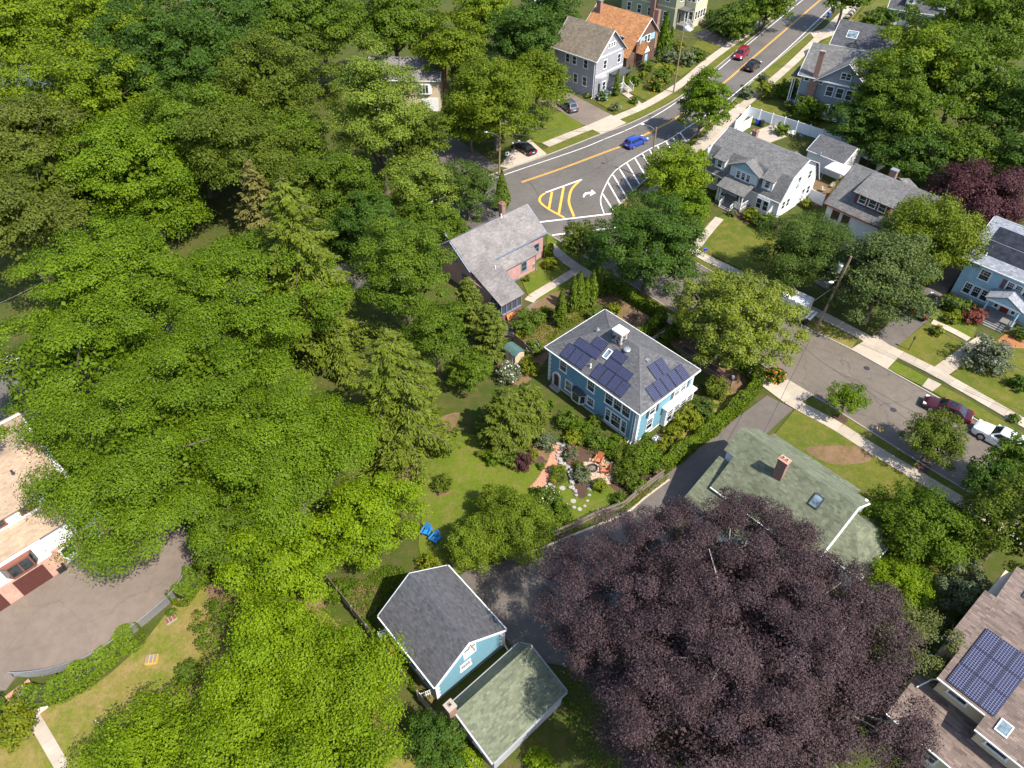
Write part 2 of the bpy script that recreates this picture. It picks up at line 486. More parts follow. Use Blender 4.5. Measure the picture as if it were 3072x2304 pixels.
for a, b in [((1656, 575.6), (1646.5, 627)), ((1691, 561), (1676, 643.4))]: strip('island_bar', GP([a, b]), 0.36, 0.035, 'lineyellow', main_street)
strip('island_outline', smooth_line(GP([(1740, 541.7), (1717, 565), (1708, 590), (1708, 613), (1722, 650)])), 0.36, 0.031, 'lineyellow', main_street)
strip('island_stop_line', GP([(1637, 578), (1745.5, 539)]), 0.32, 0.039, 'linewhite', main_street)
strip('crossing_line', GP([(1619, 667), (1820, 643.4), (1850, 640)]), 0.32, 0.041, 'linewhite', main_street)
strip('crossing_line', GP([(1657, 706), (1825.5, 685.5), (1880, 680)]), 0.32, 0.041, 'linewhite', main_street)
mb = MB(); mb.face([(p.x, p.y, 0.033) for p in GP(px4([(915, 562), (922, 530), (945, 508), (1008, 500), (1015, 475), (1060, 515), (995, 548), (1003, 525), (960, 528), (940, 545), (935, 562)]))])
mb.build('turn_arrow', M['linewhite'], main_street)
for u, v, par in ((1707, 660, main_street), (1927, 469, main_street), (2600, 1105, side_street), (2680, 1230, side_street)):
    c = G(u, v); mb = MB(); mb.cyl((c.x, c.y, 0.0), (c.x, c.y, 0.034), 0.34, n=20); mb.cyl((c.x, c.y, 0.0), (c.x, c.y, 0.038), 0.26, n=20)
    mb.build('manhole_cover', M['dark_metal'], par)
c = G(1955, 347)
mb = MB()
for k in range(6): mb.box(c.x - 0.55 + k * 0.2, c.x - 0.45 + k * 0.2, c.y - 0.35, c.y + 0.35, 0.0, 0.03)
mb.build('storm_drain', M['dark_metal'], main_street)
for a, b in [((2631, 1282), (2632, 1290)), ((2640, 1281), (2638, 1288)), ((2645, 1282), (2650, 1284)), ((2636, 1292), (2646, 1290)), ((2642, 1290), (2640, 1297)), ((2648, 1289), (2649, 1295))]:
    strip('survey_mark', GP([a, b]), 0.09, 0.036, 'lineyellow', side_street)
# tar-sealed crack lines running across the carriageway
for l in ([(1640, 640), (1600, 560), (1560, 530)], [(2380, 1010), (2470, 1090), (2620, 1170), (2780, 1260)], [(2500, 1110), (2640, 1200), (2790, 1310)], [(2200, 240), (2300, 150), (2400, 60)], [(1770, 520), (1850, 470), (1990, 400)]):
    strip('crack_seal', resample(smooth_line(GP(l)), 0.7), 0.05, 0.029, 'dark_metal', main_street if l[0][1] < 900 else side_street)

# lawns, verges and beds (solid layers standing a kerb's height above the carriageway)
LAWNS = [
    ('verge', [(1626, 452), (1776, 388), (1801, 402), (1640, 464)], 'grass', 0),
    ('verge', [(1858, 355), (2015, 282), (2042, 284), (1950, 339), (1878, 371)], 'grass', 0),
    ('verge', [(2053, 252), (2130, 190), (2206, 133), (2225, 138), (2145, 203), (2056, 270)], 'grass', 0),
    ('verge', [(2262, 84), (2320, 45), (2326, 52), (2268, 96)], 'grass', 0),
    ('verge', [(2326, 28), (2390, -30), (2420, -25), (2346, 36)], 'grass', 0),
    ('verge', [(2470, 90), (2430, 100), (2289, 216), (2198, 303), (2222, 316), (2267, 280), (2324, 224), (2440, 112)], 'grass', 0),
    ('verge', [(2196, 306), (2110, 386), (2050, 436), (1979, 505), (1930, 555), (1960, 570), (2060, 465), (2150, 385), (2215, 325)], 'grass', 0),
    ('verge', [(1862, 612), (1930, 560), (1950, 570), (1880, 632)], 'grass_dry', 0),
    ('lawn', [(1788, 307), (1861, 287), (1916, 315.5), (1845, 340)], 'grass', 0),
    ('lawn', [(1883, 276), (1900, 243), (1993, 274), (1940, 304.5)], 'grass', 0),
    ('lawn', [(1960, 205), (1990, 170), (2030, 170), (2090, 199), (2040, 232)], 'grass', 0),
    ('lawn', [(2075, 139), (2112, 108), (2174, 130), (2134, 163)], 'grass', 0),
    ('lawn', [(2190, 75), (2240, 20), (2330, 0), (2250, 80), (2215, 100)], 'grass', 0),
    ('lawn', [(1560, 420), (1640, 350), (1690, 335), (1752, 376), (1630, 432)], 'grass_lush', 0),
    ('lawn', [(2600, 40), (2500, 100), (2315, 256), (2246, 320), (2330, 370), (2470, 400), (2560, 330), (2640, 200), (2640, 100)], 'grass', 0),
    ('lawn', [(2560, 60), (2640, -30), (2740, -30), (2860, 90), (2760, 110), (2640, 100)], 'grass', 0),
    ('lawn', [(2850, 270), (2930, 250), (2985, 290), (2960, 330), (2860, 340)], 'grass_lush', 0),
    ('lawn', [(2080, 700), (2130, 665), (2177, 642), (2320, 690), (2360, 760), (2300, 838), (2200, 798), (2090, 742)], 'grass', 0),
    ('lawn', [(2010, 735), (2090, 690), (2140, 775)], 'grass', 0),
    ('verge', [(1895, 684), (2000, 740), (2122, 805), (2200, 852), (2405, 975), (2415, 945), (2290, 880), (2185, 822), (2110, 786), (2020, 730), (1920, 670)], 'grass', 0),
    ('verge', [(2412, 977), (2553, 1047), (2572, 1022), (2490, 975), (2415, 940)], 'grass_dry', 0),
    ('lawn', [(2681, 1049), (2781, 967), (2904, 1029), (2810, 1114)], 'grass', 0),
    ('lawn', [(2785, 953), (2817, 925), (2930, 985), (2916, 1018)], 'grass_lush', 0),
    ('lawn', [(2841, 1134), (2962, 1036), (3000, 1015), (3250, 1060), (3250, 1380), (3040, 1245)], 'grass', 0),
    ('verge', [(2687, 1085), (2785, 1137), (2766, 1160), (2664, 1108)], 'grass_lush', 0),
    ('verge', [(2817, 1155), (2795, 1174), (2915, 1246), (3072, 1338), (3200, 1415), (3200, 1380), (3040, 1285), (2900, 1198)], 'grass', 0),
    ('lawn', [(2388, 1225), (2499, 1282), (2590, 1345), (2660, 1395), (2760, 1452), (2800, 1500), (2680, 1560), (2600, 1520), (2310, 1320)], 'grass', 0),
    ('verge', [(2440, 1192), (2545, 1257), (2780, 1406), (2947, 1508), (3072, 1595), (3200, 1680), (3200, 1705), (3072, 1605), (2930, 1520), (2754, 1414), (2609, 1330), (2499, 1260), (2412, 1208)], 'grass', 0),
    ('lawn', [(2680, 1760), (2760, 1690), (2900, 1700), (2960, 1760), (2860, 1860), (2760, 1850)], 'grass', 1),
    ('lawn', [(1235, 1400), (1300, 1310), (1400, 1300), (1500, 1340), (1640, 1390), (1620, 1440), (1590, 1490), (1560, 1540), (1480, 1640), (1380, 1720), (1290, 1700), (1255, 1640), (1265, 1540), (1225, 1450)], 'grass_lush', 1),
    ('lawn', [(1625, 1500), (1700, 1445), (1760, 1430), (1830, 1450), (1850, 1500), (1780, 1540), (1700, 1580), (1650, 1600), (1600, 1570)], 'grass_lush', 1),
    ('lawn', [(-60, 2160), (60, 2180), (130, 2130), (280, 2060), (420, 1940), (510, 1830), (600, 1740), (760, 1740), (980, 1840), (1080, 2000), (1200, 2400), (-60, 2400)], 'grass_dry', 1),
    ('lawn', [(1960, 1330), (2080, 1230), (2180, 1130), (2230, 1190), (2050, 1330), (1980, 1390)], 'grass_dry', 1),
    ('lawn', [(1560, 830), (1655, 755), (1720, 800), (1585, 890)], 'grass_lush', 0),
    ('lawn', [(1600, 905), (1735, 820), (1760, 838), (1630, 920)], 'grass_lush', 0),
    ('verge', [(1642, 703), (1700, 740), (1780, 790), (1760, 808), (1690, 768), (1640, 740)], 'grass_lush', 0),
    ('verge', [(1780, 790), (1840, 826), (1950, 893), (2040, 950), (2020, 958), (1900, 880), (1790, 828)], 'grass', 0),
]
for nm, px, mt, sm in LAWNS: patch(nm, px, mt, 0.088, bool(sm))
BEDS = [
    ('garden_bed', [(1200, 1440), (1210, 1380), (1290, 1290), (1330, 1275), (1345, 1310), (1300, 1360), (1265, 1400), (1255, 1440), (1240, 1460)], 'soil'),
    ('garden_bed', [(1295, 1300), (1310, 1260), (1380, 1240), (1345, 1310)], 'soil'),
    ('garden_bed', [(1568, 1330), (1640, 1345), (1655, 1370), (1640, 1385), (1600, 1360)], 'soil'),
    ('garden_bed', [(1300, 1478), (1315, 1462), (1350, 1466), (1352, 1480), (1330, 1490), (1308, 1488)], 'soil'),
    ('garden_bed', [(1605, 1378), (1625, 1370), (1635, 1385), (1625, 1400), (1605, 1398)], 'mulch'),
    ('garden_bed', [(1690, 1350), (1760, 1300), (1840, 1320), (1900, 1360), (1960, 1420), (1940, 1470), (1880, 1500), (1830, 1460), (1770, 1440), (1760, 1490), (1730, 1490), (1715, 1420)], 'mulch'),
    ('garden_bed', [(1620, 900), (1700, 870), (1830, 860), (1900, 920), (2000, 990), (1900, 1000), (1800, 910), (1680, 980), (1600, 1040), (1560, 980)], 'soil'),
    ('garden_bed', [(2000, 1020), (2060, 1010), (2160, 1080), (2260, 1160), (2200, 1180), (2080, 1090)], 'soil'),
    ('garden_bed', [(1490, 1100), (1560, 1000), (1640, 1020), (1640, 1080), (1560, 1160)], 'soil'),
    ('garden_bed', [(1860, 1345), (1920, 1340), (2060, 1240), (2110, 1190), (2120, 1230), (2020, 1330), (1960, 1390)], 'mulch'),
    ('bare_patch', [(2415, 1345), (2560, 1340), (2600, 1355), (2618, 1372), (2590, 1390), (2490, 1393)], 'soil'),
    ('garden_bed', [(2995, 1020), (3030, 1000), (3090, 1010), (3090, 1045), (3010, 1040)], 'redmulch'),
    ('bare_patch', [(1030, 1800), (1080, 1745), (1130, 1760), (1145, 1800), (1110, 1850), (1060, 1850)], 'soil'),
    ('garden_bed', [(300, 1690), (310, 1640), (360, 1595), (400, 1610), (390, 1660), (350, 1698)], 'mulch'),
    ('bare_patch', [(620, 1770), (650, 1745), (720, 1760), (760, 1790), (700, 1830), (640, 1810)], 'soil'),

    ('bare_patch', [(540, 2050), (580, 2020), (600, 2070), (560, 2090)], 'soil'),
    ('bare_patch', [(900, 1780), (930, 1750), (1000, 1760), (1010, 1800), (940, 1830)], 'soil'),
    ('bare_patch', [(1270, 2030), (1300, 2060), (1290, 2120), (1240, 2060)], 'soil'),
    ('gravel_bed', [(1330, 2140), (1520, 1955), (1560, 1920), (1590, 1930), (1450, 2060), (1360, 2150)], 'gravel'),
    ('garden_bed', [(2490, 1262 - 10), (2515, 1245), (2542, 1258), (2530, 1275), (2505, 1270)], 'mulch'),
    ('garden_bed', [(2745, 1405), (2765, 1385), (2792, 1400), (2780, 1420), (2758, 1418)], 'mulch'),
    ('garden_bed', [(2230, 560), (2330, 660), (2320, 690), (2200, 650)], 'mulch'),
    ('garden_bed', [(2700, 1680), (2720, 1650), (2760, 1690), (2750, 1730), (2710, 1720)], 'mulch'),
]
for nm, px, mt in BEDS: patch(nm, px, mt, 0.100, True)
DRIVES = [
    ('driveway', [(1680, 285), (1700, 275), (1834, 346), (1757, 380), (1660, 322), (1600, 300)], 'asphalt_tan'),
    ('driveway', [(1500, 500), (1545, 440), (1590, 420), (1640, 463), (1525, 506)], 'concrete_old'),
    ('driveway', [(1240, 400), (1330, 395), (1420, 450), (1500, 500), (1400, 550), (1260, 520)], 'asphalt_drive'),
    ('driveway', [(2300, 1188), (2378, 1228), (2290, 1310), (2180, 1440), (2050, 1560), (1950, 1760), (1750, 2010), (1560, 1975), (1500, 1890), (1370, 1735), (1400, 1715), (1500, 1690), (1610, 1645), (1720, 1608), (1800, 1570), (1915, 1508), (2000, 1412)], 'asphalt_drive'),
    ('driveway', [(2622, 1012), (2681, 1050), (2781, 964), (2800, 930), (2860, 850), (2890, 800), (2860, 790), (2740, 900)], 'asphalt_drive'),
    ('driveway', [(2560, 700), (2630, 715), (2640, 760), (2560, 790), (2480, 870), (2440, 850), (2500, 770)], 'asphalt'),
    ('driveway', [(-60, 2075), (19, 2072), (48, 2032), (110, 2030), (183, 2016), (285, 1980), (403, 1900), (506, 1814), (545, 1765), (575, 1710), (580, 1650), (555, 1580), (420, 1560), (330, 1600), (100, 1690), (-60, 1800)], 'asphalt_tan'),
    ('driveway', [(1440, 1030), (1500, 990), (1590, 915), (1620, 900), (1640, 920), (1560, 980), (1490, 1060)], 'gravel'),
    ('driveway', [(2120, 90), (2205, 120), (2180, 150), (2080, 105)], 'asphalt_tan'),
    ('driveway', [(2495, 70), (2560, 60), (2570, 105), (2500, 106)], 'asphalt_tan'),
    ('driveway', [(2250, 400), (2330, 370), (2360, 410), (2280, 440)], 'concrete_old'),
    ('patio', [(2380, 560), (2440, 520), (2500, 560), (2460, 620), (2410, 615)], 'soil'),
    ('driveway', [(2840, 250), (3000, 200), (3072, 240), (3010, 270), (2900, 262)], 'asphalt_tan'),
]
for nm, px, mt in DRIVES: patch(nm, px, mt, 0.104)
for px in ([(1834, 346), (1878, 370), (1803, 403), (1757, 380)], [(2553, 1048), (2622, 1006), (2704, 1062), (2661, 1109)], [(2784, 1136), (2823, 1155), (2796, 1176), (2765, 1160)],
           [(2310, 1175), (2358, 1138), (2438, 1187), (2378, 1222)], [(2430, 100), (2470, 88), (2550, 70), (2500, 106), (2450, 125)], [(2215, 312), (2250, 335), (2190, 400), (2120, 470), (2090, 430), (2170, 350)]):
    patch('driveway_apron', px, 'concrete', 0.113)

# pavement slabs, each one a piece of its own
slab_mb = MB(); slab_mb.box(-0.5, 0.5, -0.5, 0.5, -0.18, 0.0)
slab_me = slab_mb.mesh(M['concrete'])
slab_me2 = slab_mb.mesh(M['concrete_old'])
def pavement(name, px, width, step=1.5, me=slab_me, top=0.124, seed=1):
    rng = random.Random(seed)
    root = empty(name, (0, 0, 0), kind='structure')
    line = resample(smooth_line(GP(px)), step)
    for a, b in zip(line[:-1], line[1:]):
        o = link('slab', me, root, ((a.x + b.x) / 2, (a.y + b.y) / 2, top + rng.uniform(-0.006, 0.006)), math.atan2(b.y - a.y, b.x - a.x) + rng.uniform(-0.006, 0.006))
        o.scale = ((b - a).length - 0.018, width, 1)
    return root
pavement('pavement', [(2400, -30), (2350, 10), (2253, 92), (2170, 150), (2117, 190), (2055, 243), (2000, 280), (1930, 320), (1856, 352), (1790, 376), (1700, 410), (1617, 444)], 1.7, seed=2)
pavement('pavement', [(2610, -40), (2560, 10), (2490, 80), (2443, 126), (2377, 190), (2315, 245), (2262, 291), (2205, 338), (2150, 390), (2060, 470), (1990, 540), (1925, 596)], 1.6, seed=3)
pavement('pavement', [(1650, 738), (1700, 783), (1770, 828), (1850, 870), (2011, 960), (2130, 1042), (2290, 1145), (2376, 1208), (2499, 1274), (2609, 1344), (2754, 1431), (2923, 1532), (3072, 1624), (3150, 1672)], 1.5, seed=4)
pavement('pavement', [(1905, 655), (2020, 716), (2110, 772), (2185, 808), (2290, 862), (2408, 919), (2500, 965), (2607, 1021), (2734, 1082), (2806, 1119), (2886, 1164), (3041, 1253), (3150, 1315)], 1.5, seed=5)
pavement('front_walk', [(1920, 318), (1895, 295), (1868, 276)], 1.3, 1.2, seed=6)
pavement('front_walk', [(2815, 1120), (2880, 1073), (2960, 1015)], 1.7, 1.6, seed=7)
pavement('front_walk', [(2905, 1020), (2850, 990), (2785, 962)], 1.0, 1.5, seed=8)
pavement('front_walk', [(2075, 760), (2120, 700), (2168, 645)], 1.3, 1.3, me=slab_me2, seed=9)
pavement('front_walk', [(2050, 975), (1975, 1015), (1945, 1035)], 1.1, 1.1, me=slab_me2, seed=10)
pavement('garden_walk', [(1725, 815), (1660, 855), (1600, 892), (1580, 915)], 1.3, 0.9, me=slab_me2, seed=11)
pavement('front_walk', [(2245, 330), (2290, 350), (2330, 372)], 1.0, 1.0, seed=12)
pavement('front_walk', [(55, 2080), (100, 2150), (150, 2235), (205, 2330)], 0.9, 0.9, me=slab_me2, seed=13)
# ------------------------------------------------------------------ foliage
def lf(name, d, l, t=0.3): M[name] = leafmat(name, d, l, t)
lf('maple_bright', (0.05, 0.1, 0.004), (0.165, 0.25, 0.009))
lf('maple_yellow', (0.065, 0.115, 0.004), (0.205, 0.27, 0.01))
lf('maple_mid', (0.038, 0.078, 0.005), (0.13, 0.195, 0.012))
lf('maple_dark', (0.024, 0.058, 0.006), (0.08, 0.145, 0.015))
lf('oak', (0.048, 0.072, 0.008), (0.15, 0.175, 0.024))
lf('olive', (0.045, 0.072, 0.006), (0.14, 0.18, 0.016))
lf('poplar', (0.06, 0.1, 0.01), (0.22, 0.28, 0.032))
lf('sumac', (0.052, 0.095, 0.004), (0.175, 0.22, 0.01))
lf('locust', (0.03, 0.062, 0.008), (0.1, 0.15, 0.022))
lf('spruce', (0.05, 0.08, 0.005), (0.16, 0.2, 0.014), 0.15)
lf('spruce_brown', (0.075, 0.078, 0.018), (0.18, 0.165, 0.042), 0.15)
lf('juniper', (0.055, 0.085, 0.010), (0.150, 0.180, 0.022), 0.15)
lf('hemlock', (0.042, 0.068, 0.005), (0.135, 0.165, 0.014), 0.12)
lf('cherry', (0.07, 0.13, 0.003), (0.225, 0.32, 0.007))
lf('yew', (0.055, 0.092, 0.005), (0.165, 0.215, 0.014), 0.15)
lf('beech', (0.024, 0.015, 0.018), (0.105, 0.066, 0.070), 0.12)
lf('purple', (0.030, 0.010, 0.012), (0.100, 0.038, 0.042), 0.15)
lf('rhodo', (0.036, 0.075, 0.004), (0.13, 0.2, 0.009))
lf('chestnut', (0.065, 0.11, 0.006), (0.27, 0.31, 0.03))
lf('linden', (0.022, 0.048, 0.008), (0.135, 0.175, 0.048), 0.2)
lf('redwood', (0.055, 0.095, 0.005), (0.190, 0.230, 0.014), 0.25)
lf('birch', (0.060, 0.080, 0.016), (0.180, 0.195, 0.055))
lf('arbor', (0.035, 0.070, 0.005), (0.120, 0.165, 0.010), 0.12)
lf('hedge', (0.035, 0.075, 0.003), (0.145, 0.205, 0.008), 0.15)
lf('hedge_light', (0.055, 0.105, 0.005), (0.160, 0.225, 0.014), 0.2)
lf('shrub', (0.040, 0.080, 0.008), (0.130, 0.185, 0.018))
lf('shrub_yellow', (0.075, 0.110, 0.006), (0.220, 0.240, 0.014))
lf('shrub_pale', (0.060, 0.085, 0.035), (0.190, 0.215, 0.110))
lf('barberry', (0.110, 0.030, 0.020), (0.260, 0.080, 0.055), 0.2)
lf('twig', (0.16, 0.13, 0.10), (0.30, 0.26, 0.21), 0.0)
lf('pinkflower', (0.45, 0.05, 0.14), (0.70, 0.20, 0.30), 0.2)
lf('redflower', (0.40, 0.02, 0.05), (0.60, 0.05, 0.10), 0.2)
lf('blueflower', (0.12, 0.18, 0.50), (0.40, 0.48, 0.75), 0.2)
lf('whiteflower', (0.55, 0.55, 0.50), (0.80, 0.80, 0.75), 0.2)
lf('orangeflower', (0.55, 0.12, 0.01), (0.75, 0.28, 0.03), 0.2)
lf('paleviolet', (0.25, 0.22, 0.28), (0.50, 0.47, 0.48), 0.2)

def unit(a):
    return a / np.maximum(np.linalg.norm(a, axis=-1, keepdims=True), 1e-9)
def kites(P, N, s, asp, rg, T=None, square=False):
    n = len(P)
    N = unit(N)
    if T is None: T = rg.normal(size=(n, 3))
    T = T - N * (T * N).sum(1, keepdims=True)
    T = unit(T)
    B = np.cross(N, T)
    a = (s * 0.5)[:, None] * T
    b = (s * 0.5 * asp)[:, None] * B
    if square: return np.stack([P - a - b, P + a - b, P + a + b, P - a + b], 1)
    return np.stack([P - a, P - 0.15 * a + b, P + a, P - 0.15 * a - b], 1)
def fib(n, rg, zmin=-1.0):
    i = np.arange(n) + 0.5
    z = 1 - (1 - zmin) * i / n
    ph = i * 2.399963 + rg.uniform(0, 6.28)
    r = np.sqrt(np.maximum(1 - z * z, 0))
    d = np.stack([r * np.cos(ph), r * np.sin(ph), z], 1)
    return unit(d + rg.normal(scale=0.9 / math.sqrt(n), size=(n, 3)))
def sphere(n, rg, zmin=-1.0):
    z = rg.uniform(zmin, 1, n); ph = rg.uniform(0, 2 * math.pi, n); r = np.sqrt(1 - z * z)
    return np.stack([r * np.cos(ph), r * np.sin(ph), z], 1)
def clumps(rg, rx, rz, rc, amp=0.16, zmin=-0.5, fill=0.62, taper=0.0):
    """clump centres over an uneven crown of radii rx, rz; returns centres, outward directions, sizes"""
    area = 2 * math.pi * rx * (rx + rz) * 0.75
    n = max(7, int(fill * area / (math.pi * rc * rc) * 1.5))
    d = fib(n, rg, zmin)
    w = rg.normal(size=(5, 3)) * 2.2; ph = rg.uniform(0, 6.28, 5)
    m = 1 + amp * np.cos(d @ w.T + ph).mean(1) * 2.0 + rg.normal(scale=0.05, size=n)
    f = np.where(rg.uniform(size=n) < 0.3, rg.uniform(0.55, 0.85, n), 1.0) * m
    c = d * np.array([rx, rx, rz]) * f[:, None]
    if taper:
        k = 1 - taper * np.clip((c[:, 2] / rz + 0.2) / 1.2, 0, 1)
        c[:, 0] *= k; c[:, 1] *= k
    return c, d, rc * rg.uniform(0.7, 1.3, n)
def crown_mesh(rg, rx, rz, rc, s, mat, amp=0.16, zmin=-0.5, fill=0.62, cov=1.25, flat=0.6, asp=0.62, up=0.5, rnd=0.45, taper=0.0, droop=0.0, core=0.25):
    c, d, r = clumps(rg, rx, rz, rc, amp, zmin, fill, taper)
    la = 0.5 * s * s * asp
    cnt = np.maximum(4, (2 * math.pi * r * r * 0.75 * cov / la)).astype(int)
    idx = np.repeat(np.arange(len(c)), cnt)
    e = sphere(len(idx), rg, -0.35)
    rad = r[idx] * (rg.uniform(0.35, 1, len(idx)) ** 0.4) * (1 + 0.25 * rg.normal(size=len(idx)))
    P = c[idx] + e * rad[:, None] * np.array([1, 1, flat]) 
    P[:, 2] -= droop * rg.uniform(0, 1, len(idx)) * r[idx]
    N = e * 0.65 + np.array([0, 0, up]) + d[idx] * 0.35 + rg.normal(scale=rnd, size=P.shape)
    ct = rg.normal(scale=0.10, size=len(c))
    t = np.clip(0.5 + ct[idx] + rg.normal(scale=0.20, size=len(idx)), 0, 1)
    ss = s * rg.uniform(0.65, 1.3, len(idx))
    V = kites(P, N, ss, asp, rg)
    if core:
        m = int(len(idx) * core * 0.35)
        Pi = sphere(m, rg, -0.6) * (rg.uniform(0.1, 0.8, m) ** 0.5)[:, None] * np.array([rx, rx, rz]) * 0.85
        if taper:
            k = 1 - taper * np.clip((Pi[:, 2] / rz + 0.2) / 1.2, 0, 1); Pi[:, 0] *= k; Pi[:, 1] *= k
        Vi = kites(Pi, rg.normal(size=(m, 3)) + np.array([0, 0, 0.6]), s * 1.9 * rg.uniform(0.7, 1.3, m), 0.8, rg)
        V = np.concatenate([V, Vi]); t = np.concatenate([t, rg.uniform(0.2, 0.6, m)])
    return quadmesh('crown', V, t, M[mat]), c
def trunk_mesh(rg, zc, rz, rx, c, r0, mat, nl=9, out=0.82, thin=0.16):
    mb = MB()
    top = Vector((rg.normal(scale=0.15), rg.normal(scale=0.15), zc - 0.1 * rz))
    fork = Vector((0, 0, max(zc - rz * 0.95, 0.25 * zc)))
    mb.tube([(0, 0, -0.3), (0, 0, 0.15 * fork.z), fork, top], [r0 * 1.35, r0, r0 * 0.8, r0 * 0.3], 8)
    out = 0.86 if nl > 40 else out
    for k in rg.permutation(len(c))[:nl]:
        e = Vector(c[k]) * out + Vector((0, 0, zc))
        h = rg.uniform(0.0, 0.7)
        a = fork.lerp(top, h)
        mid = a.lerp(e, 0.5) + Vector(rg.normal(scale=0.06 * rx, size=3)) + Vector((0, 0, 0.08 * rx))
        rr = r0 * (0.55 - 0.3 * h) * (0.5 if nl > 40 else 1.0)
        mb.tube([a, mid, e], [rr, rr * 0.6, rr * thin + 0.015], 5)
    return mb.mesh(M[mat], smooth=60)
def tree(label, u, v, r, zc, mat, squash=0.7, name='tree', seed=None, ls=1.0, rc=None, trunk='bark', nl=9, group=None, cat='tree', ov=True, flowers=None, **kw):
    """u, v: crown centre in the photograph, r: its half width there; zc: height of the centre above the ground"""
    if ov: u, v, r = u * 1.38879, v * 1.38879, r * 1.38879
    p = G(u, v, zc); D = dist(p)
    rm = r * D / CAM_F
    rz = min(rm * squash, zc * 0.92)
    rg = np.random.default_rng(seed if seed is not None else int(u * 7 + v * 13))
    s = min(max(D * 0.0028, 0.10), 0.8) * ls
    rcc = rc if rc else min(max(rm * 0.19, 0.42), 1.5)
    rm -= 0.55 * rcc; rz -= 0.3 * rcc
    root = empty(name, (p.x, p.y, 0.0), label=label, cat=cat, group=group)
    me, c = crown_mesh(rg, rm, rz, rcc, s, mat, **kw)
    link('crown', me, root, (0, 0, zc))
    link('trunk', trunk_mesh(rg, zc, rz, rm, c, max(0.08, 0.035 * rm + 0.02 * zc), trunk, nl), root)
    if flowers:
        fm, dens, fs = flowers
        n = int(dens * len(c))
        k = rg.integers(0, len(c), n)
        e = sphere(n, rg, 0.0)
        P = c[k] + e * rcc * 0.95 * np.array([1, 1, 0.65])
        link('flowers', quadmesh('flowers', kites(P, e + np.array([0, 0, 0.7]), fs * rg.uniform(0.7, 1.2, n), 0.6, rg), rg.uniform(0, 1, n), M[fm]), root, (0, 0, zc))
    return root
def shrub(label, u, v, r, mat, squash=0.8, name='shrub', seed=None, ls=0.8, flowers=None, group=None, cat='shrub', ov=False, z=0.08, h=None, **kw):
    """u, v: middle of the shrub, r: half width in photograph pixels; stands on the ground"""
    if ov: u, v, r = u * 1.38879, v * 1.38879, r * 1.38879
    p = G(u, v, 0.5); D = dist(p); rm = r * D / CAM_F
    rz = h / 2 if h else rm * squash
    p = G(u, v, rz * 0.9)
    rg = np.random.default_rng(seed if seed is not None else int(u * 11 + v * 17))
    s = min(max(D * 0.0036, 0.07), 0.6) * ls
    kw.setdefault('zmin', -0.8)
    me, c = crown_mesh(rg, rm, rz, max(0.16, rm * 0.3), s, mat, **kw)
    root = empty(name, (p.x, p.y, z), label=label, cat=cat, group=group)
    link('foliage', me, root, (0, 0, rz * 0.9))
    mb = MB()
    for k in range(4):
        e = Vector(c[int(rg.integers(0, len(c)))]) * 0.6 + Vector((0, 0, rz * 0.9))
        mb.tube([(0, 0, -0.1), e * 0.5, e], [0.04 + 0.02 * rm, 0.03, 0.01], 4)
    mb.build('stem', M['bark'], root)
    if flowers:
        fm, n, fs = flowers
        k = rg.integers(0, len(c), n); e = sphere(n, rg, 0.0)
        P = c[k] + e * max(0.16, rm * 0.3) * np.array([1, 1, 0.6])
        link('flowers', quadmesh('flowers', kites(P, e + np.array([0, 0, 0.8]), fs * rg.uniform(0.7, 1.3, n), 0.8, rg), rg.uniform(0, 1, n), M[fm]), root, (0, 0, rz * 0.95))
    return root
